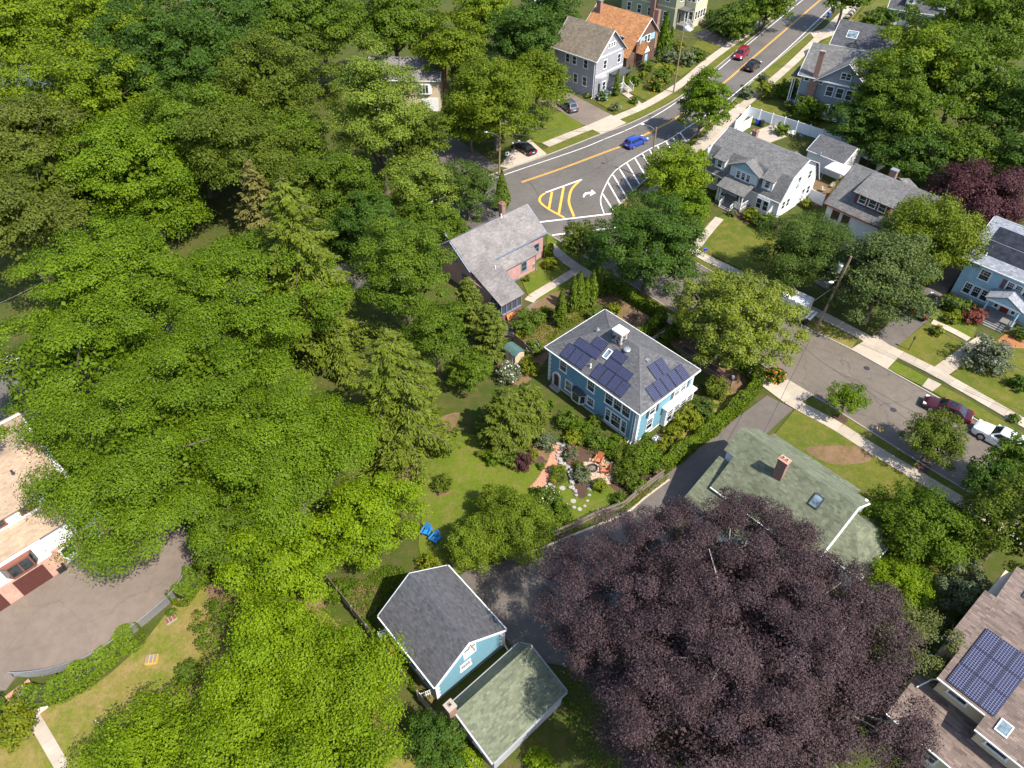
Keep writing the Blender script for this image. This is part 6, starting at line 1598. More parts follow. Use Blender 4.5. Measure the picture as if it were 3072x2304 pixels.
tree('dark green tree at the top edge left of the grey house', 1130, 90, 75, 9, 'maple_dark', 0.9, **FO)
tree('light green tree at the top edge right of the cream house', 1040, 40, 65, 8, 'maple_yellow', 0.8, **FO)
tree('second dark tree behind the grey house roof', 1185, 35, 55, 9, 'maple_dark', 1.0, **FO)
tree('tall silvery green poplar in front of the cream house', 815, 260, 105, 11.5, 'poplar', 1.35, taper=0.45, amp=0.22, fill=0.6, nl=14, ls=0.9, cov=1.1)
tree('lower silvery green poplar crown in front of the dark spruce gap', 905, 410, 75, 6.5, 'poplar', 1.0, fill=0.6, amp=0.22)
SU = dict(name='sumac_tree', fill=0.62)
tree('spreading yellowish green tree covering the black car driveway', 1070, 215, 110, 8.5, 'sumac', 0.65, **SU)
tree('yellowish green tree overhanging the grey parked car', 1160, 175, 70, 7.5, 'sumac', 0.7, **SU)
tree('lower yellowish green tree beside the cream garage door', 1015, 260, 60, 5.5, 'sumac', 0.7, **SU)
tree('blue-green fine leaved tree left of the street corner conifer', 1010, 410, 65, 5.0, 'locust', 0.9, ls=0.8)
tree('mid green tree behind the pink house roof', 910, 480, 60, 4.5, 'maple_mid', 0.8)
tree('tall mid green maple between the spruces and the pink house', 870, 590, 95, 9.0, 'maple_mid', 1.05, rc=1.0, fill=0.7)
tree('mid green maple below the second spruce', 940, 720, 75, 7.0, 'maple_mid', 1.0, rc=1.0, fill=0.7)
tree('cherry tree with bright broad leaves left of the garden lawn', 800, 1110, 100, 5.0, 'cherry', 0.75, name='cherry_tree', ls=1.15)
tree('bright broad leaved tree above the long wooden fence', 620, 1210, 120, 5.0, 'cherry', 0.7, name='cherry_tree', ls=1.15)
CH = dict(name='cherry_tree', ls=1.15, rc=1.1, fill=0.68)
tree('bright yellow-green tree at the bottom, northern crown by the fence', 600, 1425, 125, 5.5, 'cherry', 0.6, **CH)
tree('bright yellow-green tree at the bottom beside the blue garage barrels', 725, 1500, 128, 5.5, 'cherry', 0.6, **CH)
tree('bright yellow-green tree at the bottom edge left of the middle', 525, 1580, 125, 5.0, 'cherry', 0.6, **CH)
tree('bright yellow-green tree at the very bottom edge by the fence end', 720, 1640, 140, 5.5, 'cherry', 0.6, **CH)
tree('low bright tree behind the flag in the dry lawn', 310, 1640, 120, 2.6, 'cherry', 0.5, **CH)
tree('small dark green tree by the fence at the bottom edge', 940, 1600, 55, 3.5, 'maple_dark', 0.9)
tree('thin feathery sapling in the sunny dry lawn', 475, 1345, 50, 1.6, 'rhodo', 0.6, fill=0.4, cov=0.8, core=0.0)
YW = dict(name='yew_tree', trunk='bark', cat='tree', rnd=0.55, fill=0.8, ls=0.8, up=0.25)
tree('round clipped yew behind the blue garage, nearest the blue chairs', 1030, 1165, 62, 2.6, 'yew', 1.0, **YW)
tree('round clipped yew behind the blue garage, beside the picket fence', 1120, 1140, 78, 3.2, 'yew', 0.95, **YW)
tree('smaller clipped yew nearest the brick path', 1075, 1090, 45, 2.2, 'yew', 1.0, **YW)
tree('huge copper beech with purple leaves and pale branches', 1585, 1415, 335, 8.2, 'beech', 0.54, name='copper_beech', trunk='bark_grey', nl=60, rc=0.85, fill=0.86, flat=0.55, amp=0.22, cov=1.15, rnd=0.65, ls=0.85, core=0.3, zmin=-0.35)
tree('round glossy green tree beside the green roof wing', 1985, 1150, 95, 3.2, 'rhodo', 0.75, fill=0.75)
tree('yellowish tree at the right edge above the brown roof', 2190, 1130, 85, 5.5, 'olive', 0.9)
tree('tree leaning into the street shadow at the right edge', 2205, 1000, 50, 5.0, 'maple_mid', 1.0)
tree('dark green tree at the right edge under the yellowish one', 2150, 1050, 55, 3.5, 'maple_dark', 0.9)
tree('light green round shrub tree below the green roof wing', 1930, 1265, 62, 2.4, 'cherry', 0.85, ls=0.8)
tree('pale birch with white branches left of the brown roof', 1960, 1375, 72, 4.2, 'birch', 1.0, name='birch_tree', trunk='bark_grey', nl=26, fill=0.5, cov=0.9, ls=0.8, droop=0.6, core=0.1)
tree('pale green tree tucked against the brown roof corner', 2080, 1285, 52, 2.6, 'shrub_pale', 0.9, fill=0.55)
tree('dark green tree in the shade left of the brown roof', 1990, 1450, 45, 2.0, 'maple_dark', 0.8)
tree('round dark green street maple at the junction of the side street', 1405, 535, 112, 6.6, 'maple_dark', 0.85, rc=0.95, fill=0.72)
tree('chestnut with pale blossom spikes over the white truck', 1590, 690, 122, 5.8, 'chestnut', 0.75, name='chestnut_tree', fill=0.66, flat=0.7, rc=0.8, flowers=('birch', 16, 0.42))
tree('fine leaved honey locust in front of the grey bungalow', 1740, 545, 92, 5.8, 'locust', 0.75, ls=0.75, fill=0.66, name='locust_tree')
tree('dark linden with pale leaf undersides behind the utility pole', 1908, 605, 98, 6.4, 'linden', 1.2, name='linden_tree', rnd=0.7, fill=0.75, taper=0.25)
tree('yellow-green fan of foliage hiding the bungalow end', 2005, 520, 88, 5.6, 'redwood', 1.0, name='redwood_tree', fill=0.75, ls=0.85, rnd=0.6, flat=0.9)
tree('round purple plum tree near the right edge', 2110, 430, 95, 4.8, 'purple', 0.85, name='plum_tree', fill=0.7, ls=0.8)
tree('upright bright green sweetgum beside the main street', 1520, 225, 52, 6.0, 'maple_bright', 1.35, name='sweetgum_tree', taper=0.35, fill=0.75, ls=0.85)
tree('bright green tree beside the gambrel house and hatched road', 1465, 375, 68, 4.2, 'maple_yellow', 0.9, fill=0.7)
tree('small olive street tree by the corner crossing', 1255, 520, 42, 3.6, 'olive', 0.9)
tree('green tree right of the junction maple in front of the gambrel house', 1490, 450, 45, 3.2, 'maple_bright', 0.9)
tree('young street tree with round crown on the near verge', 1830, 862, 37, 2.9, 'maple_bright', 0.75, rc=0.45, ls=0.8)
tree('larger round street tree on the near verge', 2022, 945, 56, 3.6, 'olive', 0.85, rc=0.6, ls=0.8)
tree('green tree hugging the slate house gable', 1908, 215, 66, 8.0, 'maple_mid', 1.1, fill=0.66)
tree('dark green tree in front of the slate house corner', 1880, 275, 66, 5.0, 'maple_dark', 0.9)
tree('tall light green tree above the parked white car', 1975, 150, 85, 10.0, 'maple_yellow', 0.85, fill=0.6)
tree('deep green tree at the right of the slate house', 1960, 265, 70, 7.0, 'maple_mid', 0.9)
tree('deep green tree at the top right corner', 2110, 70, 105, 12.0, 'maple_mid', 0.8, fill=0.62)
tree('large green tree with dark trunk over the sunlit lawn patch', 2080, 165, 95, 10.5, 'maple_mid', 0.75, nl=16, fill=0.55)
tree('dark tree at the right edge beyond the purple plum', 2190, 240, 75, 8.0, 'maple_dark', 0.9)
tree('dark maple behind the white garage', 1960, 345, 60, 4.2, 'maple_dark', 0.9)
tree('mid green tree above the purple plum', 2090, 335, 60, 5.5, 'maple_mid', 0.9)
tree('dark tree at the right edge beside the plum', 2195, 360, 55, 5.5, 'maple_dark', 0.9)
tree('bushy green tree in front of the navy house', 1590, 45, 42, 4.0, 'maple_mid', 1.0)
tree('leafy street tree at the top edge over the pavement', 1660, 10, 48, 5.5, 'maple_mid', 0.9)
tree('tree at the top edge shading the road', 1830, -15, 50, 7.5, 'maple_mid', 0.8)
tree('small yellow-green tree by the right pavement', 1655, 193, 18, 1.6, 'shrub_yellow', 0.8, rc=0.35)
tree('green tree in the garden before the pink house porch', 1015, 800, 45, 3.0, 'maple_mid', 0.9)

spruce('tall drooping norway spruce, taller of the pair in the wood', 700, 760, 23, 8.0, 'spruce', seed=11, droop=0.40, dens=0.9, z0=0.12, power=0.62, whorl=0.75)
spruce('drooping norway spruce whose foot stands by the grey fence', 875, 975, 16.5, 7.2, 'spruce', seed=12, droop=0.38, dens=0.9, z0=0.14, power=0.6, whorl=0.75)
spruce('browning spruce in the upper wood beside the tall one', 585, 530, 13.0, 5.0, 'spruce_brown', seed=13, droop=0.1, dens=0.8, z0=0.1)
spruce('feathery juniper against the pink house wall', 1015, 700, 7.0, 2.3, 'juniper', name='juniper_tree', seed=14, droop=-0.15, whorl=0.4, z0=0.03, power=0.6)
spruce('feathery juniper in front of the green shed', 1060, 770, 8.0, 2.4, 'juniper', name='juniper_tree', seed=15, droop=-0.12, whorl=0.4, z0=0.03, power=0.6)
spruce('broad dark hemlock over the garden lawn', 1095, 955, 7.5, 3.6, 'hemlock', name='hemlock_tree', seed=16, droop=0.06, whorl=0.36, z0=0.05, power=0.5)
spruce('second hemlock stem nearer the blue house', 1140, 925, 6.8, 2.6, 'hemlock', name='hemlock_tree', seed=17, droop=0.06, whorl=0.36, z0=0.05, power=0.5)
spruce('low dark yew bush at the foot of the fence by the lawn', 835, 1000, 3.2, 2.3, 'hemlock', name='yew_bush', seed=18, droop=0.05, whorl=0.3, z0=0.05, power=0.4)
column('yellow-green arborvitae at the street corner beside the utility pole', 1085, 452, 6.2, 1.35, name='arborvitae', seed=21, pointed=1.0, ov=True)
for i, (x, y, h, r, t) in enumerate(((822 + 40, 905, 5.6, 0.85, 'arborvitae nearest the gravel drive, in the row of columns'), (945, 810, 5.4, 0.75, 'second arborvitae of the row beside the blue house'), (985, 800, 6.0, 0.8, 'third arborvitae of the row beside the blue house'), (1030, 775, 4.8, 0.7, 'fourth and shortest arborvitae of the row beside the blue house'), (1070, 765, 5.4, 0.8, 'fifth arborvitae of the row beside the blue house'), (1110, 700, 5.0, 0.7, 'last arborvitae of the row beside the side street'))):
    column(t, 1300 + x / 2.266, 580 + y / 2.266, h, r, seed=30 + i, group='arborvitae row')
column('dark arborvitae beside the white porch steps of the grey house, left one', 1640 + 472 / 2.266, 650 / 2.266, 4.6, 0.75, seed=41); column('dark arborvitae beside the porch steps of the grey house, right one', 1640 + 548 / 2.266, 600 / 2.266, 4.2, 0.6, seed=42)
column('tall pointed evergreen in front of the cedar roof house', 1640 + 780 / 2.266, 380 / 2.266, 8.4, 1.75, mat='rhodo', name='evergreen_tree', seed=43, pointed=1.1)
column('slim evergreen beside the pointed one', 1640 + 832 / 2.266, 360 / 2.266, 5.0, 0.55, mat='rhodo', name='evergreen_tree', seed=44)
column('little upright evergreen below the pointed one', 1640 + 755 / 2.266, 425 / 2.266, 2.6, 0.45, mat='rhodo', name='evergreen_tree', seed=45)
for i, (x, y, t) in enumerate(((2935, 780, 'left'), (2905, 800, 'middle'), (3000, 640, 'right'))): column('pale arborvitae beside the light blue portico house, %s one' % t, x, y, 3.6, 0.9, seed=50 + i)
tree('mid green tree filling the wood below the poplar', 730, 420, 85, 6.5, 'maple_mid', 0.9, **FO)
tree('dark tree between the tall spruce and the poplar', 800, 490, 75, 5.5, 'maple_dark', 0.9, **FO)
tree('olive tree in the gap right of the browning spruce', 660, 420, 75, 6.5, 'olive', 0.9, **FO)
tree('low dark tree at the road bend behind the pink house', 960, 500, 55, 3.6, 'maple_mid', 0.8, **FO)
tree('mid green tree behind the cream house drive', 900, 300, 60, 6.0, 'olive', 1.0, **FO)
tree('dark maple under the bright ones at the wood edge', 350, 400, 80, 5.5, 'maple_dark', 0.7, **FO)
tree('olive tree between the two oaks of the left edge', 100, 410, 90, 8.0, 'olive', 0.8, **FO)
# bare twiggy bush in the wood
rg = np.random.default_rng(77)
p = G(400, 640)
root = empty('bare_bush', (p.x, p.y, 0), label='bare grey twiggy bush in front of the upper wood', cat='bush')
mb = MB()
for k in range(46):
    a_ = rg.uniform(0, 6.28); e = Vector((math.cos(a_) * rg.uniform(0.4, 2.4), math.sin(a_) * rg.uniform(0.4, 2.4), rg.uniform(3.0, 6.0)))
    mid = e * 0.5 + Vector(rg.normal(scale=0.3, size=3)); mb.tube([(0, 0, 0), mid, e], [0.06, 0.04, 0.012], 3)
    for q in range(3):
        s_ = mid.lerp(e, rg.uniform(0.2, 0.9)); mb.tube([s_, s_ + Vector(rg.normal(scale=0.5, size=3)) + Vector((0, 0, 0.5))], [0.02, 0.006], 3)
mb.build('twigs', M['bark_grey'], root, fix=False)

# hedges
hedge('long clipped hedge along the asphalt driveway of the blue house', [(1985, 1415), (2060, 1355), (2150, 1285), (2220, 1220), (2262, 1172), (2265, 1140)], 1.3, 1.5, seed=61)
hedge('clipped hedge along the side street pavement, north part', [(1850, 870), (1905, 915), (1965, 948), (1985, 965)], 1.1, 1.4, seed=62)
hedge('short clipped hedge arm turning in to the front walk, north of it', [(1985, 972), (1945, 1000), (1915, 1018)], 1.2, 1.5, seed=63)
hedge('short clipped hedge arm turning in to the front walk, south of it', [(2042, 990), (2010, 1015), (1975, 1045)], 1.2, 1.5, seed=64)
hedge('clipped hedge along the side street pavement, south part', [(2050, 990), (2110, 1030), (2190, 1085), (2250, 1125)], 1.1, 1.4, seed=65)
hedge('long rounded hedge below the curved driveway railing', [(85, 2105), (160, 2090), (240, 2050), (310, 1995), (370, 1945), (418, 1915)], 1.9, 1.3, 'hedge_light', seed=66, rough=0.16)
hedge('short bulging hedge at the drive end by the bright tree', [(545, 1800), (575, 1765), (600, 1735)], 2.2, 1.3, 'hedge_light', seed=67, rough=0.2)
hedge('small hedge block at the corner of the pink house', [(1640, 775), (1652, 760)], 0.8, 1.4, 'hedge', seed=68)
# ------------------------------------------------------------------ vehicles
M['p_blue'] = paint('paint_blue', (0.02, 0.07, 0.42)); M['p_red'] = paint('paint_red', (0.28, 0.012, 0.03)); M['p_black'] = paint('paint_black', (0.012, 0.012, 0.014))
M['p_grey'] = paint('paint_grey', (0.13, 0.16, 0.20), metal=0.5); M['p_maroon'] = paint('paint_maroon', (0.060, 0.008, 0.014)); M['p_white'] = paint('paint_white', (0.72, 0.74, 0.76), metal=0.0); M['p_silver'] = paint('paint_silver', (0.50, 0.52, 0.54), metal=0.4)
M['rim'] = plain('alloy_rim', (0.45, 0.45, 0.46), 0.3, 0.05, metal=0.7); M['lamp_red'] = plain('tail_lamp', (0.45, 0.01, 0.015), 0.2, 0.05); M['lamp_clear'] = plain('head_lamp', (0.70, 0.72, 0.74), 0.15, 0.05); M['plate'] = plain('number_plate', (0.55, 0.58, 0.62), 0.5, 0.05)
KINDS = {  # length, width, belt z, roof z, hood z, deck z, cabin (windscreen foot, roof front, roof rear, rear foot) as x, wheel r, wheelbase
    'sedan': (4.9, 1.84, 0.95, 1.42, 0.86, 0.98, (0.95, 0.25, -1.05, -1.75), 0.34, 2.85, 2),
    'wagon': (4.7, 1.78, 0.96, 1.52, 0.90, 1.0, (1.05, 0.40, -1.85, -2.25), 0.33, 2.65, 3),
    'van': (5.0, 1.95, 1.08, 1.76, 1.0, 1.1, (1.55, 0.75, -2.15, -2.40), 0.34, 3.0, 3),
    'suv': (4.8, 1.92, 1.10, 1.74, 1.06, 1.12, (1.0, 0.40, -1.75, -2.28), 0.37, 2.85, 3),
    'pickup': (5.6, 1.95, 1.16, 1.82, 1.12, 1.16, (1.15, 0.45, -0.75, -0.95), 0.39, 3.4, 1),
}
def car(name, label, rear, front, kind, pmat, cat='car', cap=False):
    L, W, zb, zr, zh, zd, (xa, xb, xc, xd), wr, wb, nw = KINDS[kind]
    a, b = G(*rear, 0.5), G(*front, 0.5)
    c = (a + b) / 2; ang = math.atan2(b.y - a.y, b.x - a.x)
    root = empty(name, (c.x, c.y, 0.02), ang, label, cat)
    hw = W / 2
    st = [(-L / 2, 0.42, zd - 0.22, 0.86, 0.78), (-L / 2 + 0.12, 0.30, zd - 0.04, 0.95, 0.88), (-L / 2 + 0.55, 0.24, zd, 1.0, 0.93), (xd, 0.20, zd + (zb - zd) * 0.5, 1.0, 0.93), (xc, 0.20, zb, 1.0, 0.92), (xb, 0.20, zb, 1.0, 0.92), (xa, 0.20, (zb + zh) / 2 + 0.02, 1.0, 0.91), (L / 2 - 0.75, 0.22, zh - 0.02, 0.98, 0.86), (L / 2 - 0.22, 0.27, zh - 0.13, 0.92, 0.76), (L / 2, 0.40, zh - 0.32, 0.78, 0.62)]
    rings = []
    for x, z0, zs, k1, k2 in st:
        zm = z0 + (zs - z0) * 0.55
        rings.append([(x, -hw * k1 * 0.94, z0), (x, -hw * k1, zm), (x, -hw * k2, zs - 0.06), (x, -hw * k2 * 0.72, zs), (x, hw * k2 * 0.72, zs), (x, hw * k2, zs - 0.06), (x, hw * k1, zm), (x, hw * k1 * 0.94, z0)])
    mb = MB(); mb.rings(rings); body = mb.build('body', M[pmat], root, smooth=38)
    def house_(name_, xs, zlo, zhi, wlo, whi, mt):
        x0, x1, x2, x3 = xs
        m = MB()
        m.rings([[(x3, -wlo, zlo - 0.08), (x3, wlo, zlo - 0.08), (x0, wlo, zlo - 0.08), (x0, -wlo, zlo - 0.08)], [(x3, -wlo, zlo), (x3, wlo, zlo), (x0, wlo, zlo), (x0, -wlo, zlo)], [(x2, -whi, zhi - 0.05), (x2, whi, zhi - 0.05), (x1, whi, zhi - 0.05), (x1, -whi, zhi - 0.05)], [(x2 + 0.1, -whi * 0.85, zhi), (x2 + 0.1, whi * 0.85, zhi), (x1 - 0.1, whi * 0.85, zhi), (x1 - 0.1, -whi * 0.85, zhi)]])
        return m.build(name_, M[mt], root, smooth=30)
    wl, wh = hw * 0.90, hw * 0.70
    roof = house_('cabin', (xa, xb, xc, xd), zb, zr, wl, wh, pmat)
    def glassq(nm, p):
        P = [Vector(q) for q in p]; n = (P[1] - P[0]).cross(P[2] - P[0]).normalized(); cc = sum(P, Vector()) / len(P)
        if n.dot(cc - Vector((0, 0, zb))) < 0: n = -n
        m = MB(); m.solid([q - n * 0.01 for q in P], [q + n * 0.012 for q in P]); m.build(nm, M['carglass'], root)
    def lerp(a_, b_, t): return a_ + (b_ - a_) * t
    def sidept(x_t, z_t, sg):   # parametric on side plane
        z = lerp(zb, zr - 0.05, z_t); w = lerp(wl, wh, z_t)
        return (lerp(lerp(xd, xc, z_t), lerp(xa, xb, z_t), x_t), sg * w, z)
    def endpt(front_, y_t, z_t):
        z = lerp(zb, zr - 0.05, z_t); w = lerp(wl, wh, z_t)
        return (lerp(xa, xb, z_t) if front_ else lerp(xd, xc, z_t), y_t * w, z)
    glassq('windscreen', [endpt(1, -0.88, 0.06), endpt(1, 0.88, 0.06), endpt(1, 0.86, 0.93), endpt(1, -0.86, 0.93)])
    glassq('rear_window', [endpt(0, -0.85, 0.12), endpt(0, 0.85, 0.12), endpt(0, 0.82, 0.92), endpt(0, -0.82, 0.92)])
    for sg in (-1, 1):
        for k in range(nw):
            t0, t1 = 0.07 + 0.86 * k / nw + 0.015, 0.07 + 0.86 * (k + 1) / nw - 0.015
            glassq('side_window', [sidept(t0, 0.08, sg), sidept(t1, 0.08, sg), sidept(t1, 0.86, sg), sidept(t0, 0.86, sg)])
        m = MB(); m.box(xa - 0.35, xa - 0.15, min(sg * hw * 0.9, sg * (hw + 0.17)), max(sg * hw * 0.9, sg * (hw + 0.17)), zb - 0.04, zb + 0.12); m.build('wing_mirror', M[pmat], root)
        m = MB(); m.box(L / 2 - 0.42, L / 2 - 0.08, min(sg * hw * 0.52, sg * hw * 0.86), max(sg * hw * 0.52, sg * hw * 0.86), zh - 0.30, zh - 0.13); m.build('headlight', M['lamp_clear'], root)
        m = MB(); m.box(-L / 2 - 0.02, -L / 2 + 0.14, min(sg * hw * 0.55, sg * hw * 0.92), max(sg * hw * 0.55, sg * hw * 0.92), zd - 0.30, zd - 0.10); m.build('tail_light', M['lamp_red'], root)
        for x in (wb / 2, -wb / 2):
            y = sg * (hw - 0.11)
            m = MB(); m.cyl((x, y - 0.11, wr), (x, y + 0.12 if sg > 0 else y + 0.11, wr), wr, n=18)
            w_ = m.build('wheel', M['rubber'], root, smooth=50)
            m = MB(); m.cyl((x, y + sg * 0.10, wr), (x, y + sg * 0.135, wr), wr * 0.66, n=14); m.build('rim', M['rim'], w_)
            m = MB(); m.cyl((x, sg * (hw - 0.2), wr + 0.02), (x, sg * (hw - 0.012), wr + 0.02), wr * 1.16, n=18); m.build('wheel_arch', M['black'], root)
    m = MB(); m.box(-L / 2 - 0.03, -L / 2 + 0.05, -0.26, 0.26, 0.62, 0.75); m.build('number_plate', M['plate'], root)
    m = MB(); m.box(L / 2 - 0.06, L / 2 + 0.02, -hw * 0.5, hw * 0.5, 0.42, 0.62); m.build('grille', M['black'], root)
    if kind in ('wagon', 'suv', 'van'):
        for sg in (-1, 1): m = MB(); m.bar((xb - 0.3, sg * wh * 0.9, zr + 0.04), (xc + 0.25, sg * wh * 0.9, zr + 0.04), 0.04, 0.05); m.build('roof_rail', M['dark_metal'], root)
    if kind == 'sedan': m = MB(); m.box(-0.75, 0.0, -0.38, 0.38, zr - 0.01, zr + 0.012); m.build('sunroof', M['carglass'], root)
    if cap:
        house_('bed_cap', (-1.02, -1.08, -2.55, -2.72), zb, zr - 0.05, hw * 0.92, hw * 0.80, pmat)
        for sg in (-1, 1): glassq('cap_window', [(-2.4, sg * (hw * 0.9), zb + 0.12), (-1.3, sg * (hw * 0.9), zb + 0.12), (-1.3, sg * hw * 0.84, zr - 0.3), (-2.4, sg * hw * 0.84, zr - 0.3)])
    return root
car('station_wagon', 'bright blue station wagon driving along the main street', (1874, 441), (1940, 412), 'wagon', 'p_blue')
car('minivan', 'dark red minivan driving towards the camera on the main street', (2245, 144), (2202, 184), 'van', 'p_red')
car('black_suv', 'black sport utility car driving away beside the red minivan', (2238, 214), (2278, 184), 'suv', 'p_black')
car('grey_suv', 'grey sport utility car parked in the tan driveway of the grey house', (1726, 336), (1682, 302), 'suv', 'p_grey')
car('black_sedan', 'black car parked half under the yellowish trees by the main street', (1594, 457), (1552, 432), 'sedan', 'p_black')
car('maroon_sedan', 'maroon sedan parked at the far kerb of the side street', (2912, 1256), (2772, 1200), 'sedan', 'p_maroon')
pk = car('white_pickup', 'white pickup truck with bed cap parked behind the maroon sedan', (3082, 1362), (2930, 1282), 'pickup', 'p_white', 'truck', cap=True)
tx = bpy.data.curves.new('door_lettering', 'FONT'); tx.body = 'Trilogian'; tx.size = 0.26; tx.extrude = 0.004; tx.align_x = 'CENTER'
tmp = bpy.data.objects.new('tmp_text', tx); COL.objects.link(tmp)
me = bpy.data.meshes.new_from_object(tmp.evaluated_get(bpy.context.evaluated_depsgraph_get())); bpy.data.objects.remove(tmp)
me.materials.clear(); me.materials.append(M['p_blue'])
for sg in (-1, 1):
    o = link('door_lettering', me, pk, (0.25, sg * 0.985, 0.80)); o.rotation_euler = (math.pi / 2, 0, 0 if sg < 0 else math.pi)
car('dark_pickup', 'dark pickup parked in the driveway of the portico house', (2757, 948), (2806, 896), 'pickup', 'p_black', 'truck')
car('white_car', 'white car parked behind the charcoal roofed house, under the light green tree', (2800, 138), (2722, 146), 'suv', 'p_silver')
car('silver_car', 'silver car far back between the trees at the top edge', (1612, 14), (1600, 4), 'sedan', 'p_silver')
# white work truck under the chestnut
a_, b_ = G(2422, 958, 0.5), G(2300, 900, 0.5); c_ = (a_ + b_) / 2
wt = empty('work_truck', (c_.x, c_.y, 0.02), math.atan2(b_.y - a_.y, b_.x - a_.x), 'white work truck with tail rack parked under the chestnut', 'truck')
def tb(nm, x0, x1, y0, y1, z0, z1, mt, par=None):
    m = MB(); m.box(x0, x1, y0, y1, z0, z1); return m.build(nm, M[mt], par or wt)
tb('chassis', -3.2, 3.0, -0.9, 0.9, 0.45, 0.75, 'black'); tb('box_body', -2.4, 1.2, -1.1, 1.1, 0.75, 2.9, 'p_white')
m = MB(); m.rings([[(x, -1.0 * k, z0) , (x, 1.0 * k, z0), (x, 1.0 * k, z1), (x, -1.0 * k, z1)] for x, k, z0, z1 in ((1.25, 1, 0.55, 2.3), (2.0, 1, 0.55, 2.25), (2.6, 0.96, 0.55, 1.35), (3.3, 0.9, 0.55, 1.2))]); m.build('cab', M['p_white'], wt, smooth=30)
m = MB(); m.solid([(2.03, -0.85, 2.2), (2.03, 0.85, 2.2), (2.6, 0.85, 1.42), (2.6, -0.85, 1.42)], [(2.06, -0.85, 2.22), (2.06, 0.85, 2.22), (2.63, 0.85, 1.44), (2.63, -0.85, 1.44)]); m.build('windscreen', M['carglass'], wt)
for y in (-0.45, 0.35): tb('rack_beam', -3.4 + (0.45 if y < 0 else 0), -3.1 + (0.45 if y < 0 else 0), -1.0, 1.0, 1.25, 1.35, 'white')
tb('tail_frame', -3.3, -2.4, -0.95, 0.95, 0.8, 0.95, 'dark_metal')
for x in (2.1, -1.9):
    for y in (-0.9, 0.9):
        m = MB(); m.cyl((x, y - 0.14, 0.42), (x, y + 0.14, 0.42), 0.42, n=18); m.build('wheel', M['rubber'], wt, smooth=50)

# ------------------------------------------------------------------ poles, lamps, wires, signs
def upole(label, u, v, h, lean=(0, 0), r=0.15):
    p = G(u, v); root = empty('utility_pole', (p.x, p.y, 0.0), label=label, cat='pole')
    m = MB(); m.cyl((0, 0, -0.3), (lean[0], lean[1], h), r, r * 0.72, 12); m.build('shaft', M['wood_pole'], root, smooth=50)
    return root, p, Vector((p.x + lean[0], p.y + lean[1], h))
def lamp_arm(root, p, z, d, ln):
    m = MB(); d = Vector((d[0], d[1], 0)).normalized(); a = Vector((0, 0, z)) + Vector((root['lx'], root['ly'], 0)) if 'lx' in root else Vector((0, 0, z))
    m.tube([a, a + d * ln * 0.5 + Vector((0, 0, 0.35)), a + d * ln + Vector((0, 0, 0.4))], [0.03, 0.03, 0.03], 6); o = m.build('lamp_arm', M['metal'], root)
    e = a + d * (ln + 0.25) + Vector((0, 0, 0.36)); m = MB(); m.ball((e.x, e.y, e.z), 0.32, 0.18, 0.12, 10, 5); m.build('lamp_head', M['white_vinyl'], o, smooth=50)
r1_, b1, t1 = upole('leaning wooden utility pole with transformer beside the dark linden', 2450, 982, 10.4, (0.75, 0.0), 0.17)
m = MB(); m.cyl((0.2, 0.35, 8.0), (0.2, 0.35, 9.0), 0.27, 0.27, 14); m.cyl((0.2, 0.35, 9.0), (0.2, 0.35, 9.08), 0.29, 0.2, 14); m.build('transformer', M['metal'], r1_, smooth=40)
r1_['lx'] = 0.5; r1_['ly'] = 0.0; lamp_arm(r1_, b1, 7.0, (-0.9, -0.5), 1.2)
m = MB(); m.bar((0.1, -0.2, 6.2), (0.9, 0.2, 6.2), 0.1, 0.1); m.build('crossarm', M['wood_pole'], r1_)
r2_, b2, t2 = upole('wooden utility pole with street lamp beside the hatched road area', 1946, 540, 8.6)
lamp_arm(r2_, b2, 8.2, (-0.75, 0.45), 2.0)
r3_, b3, t3 = upole('wooden utility pole rising behind the corner arborvitae', 1497, 528, 9.0, (0.3, 0))
lamp_arm(r3_, b3, 6.6, (-0.8, 0.3), 1.8); m = MB(); m.bar((0.3, 0, 8.6), (1.6, 0.4, 8.8), 0.07, 0.07); m.build('insulator_bracket', M['metal'], r3_)
r4_, b4, t4 = upole('tall wooden utility pole on the verge before the cedar roof house', 2020, 279, 11.0)
m = MB(); m.bar((-0.9, 0.5, 10.2), (0.9, -0.5, 10.2), 0.1, 0.12); m.build('crossarm', M['wood_pole'], r4_)
r5_, b5, t5 = upole('wooden utility pole near the top edge by the navy house', 2275, 86, 11.0)
r6_, b6, t6 = upole('slanting pole with yellow guy guard in front of the white cape', 2596, 68, 10.0, (1.6, 2.0), 0.13)
m = MB(); m.cyl((-3.4, 0.8, 0.1), (-1.6, 1.4, 3.0), 0.05, n=6); m.build('guy_guard', M['lineyellow'], r6_)
def wire(label, a, b, sag=0.6, r=0.022):
    a, b = Vector(a), Vector(b)
    m = MB(); P = [a.lerp(b, k / 12) - Vector((0, 0, sag * 4 * (k / 12) * (1 - k / 12))) - a for k in range(13)]
    m.tube(P, [r] * 13, 4)
    m.build('overhead_wire', M['dark_metal'], None, a, fix=False, label=label, cat='wire', group='overhead wires')
up_ = lambda v, z: Vector((v.x, v.y, z))
for i, z in enumerate((8.9, 8.3, 7.4)): wire('overhead wire between the arborvitae pole and the tall verge pole, number %s from the top' % ('one', 'two', 'three')[i], up_(t3, z), up_(t4, z + 1.2), 1.0)
for i, z in enumerate((10.4, 9.4, 7.8)): wire('overhead wire along the left pavement past the cedar roof house, %s one' % ('upper', 'middle', 'lower')[i], up_(t4, z), up_(t5, z + 0.2), 0.9)
wire('overhead wire crossing the main street to the street lamp pole, upper one', up_(t3, 8.6), up_(t2, 8.4), 0.8); wire('overhead wire crossing the main street to the street lamp pole, lower one', up_(t3, 7.3), up_(t2, 7.4), 0.9)
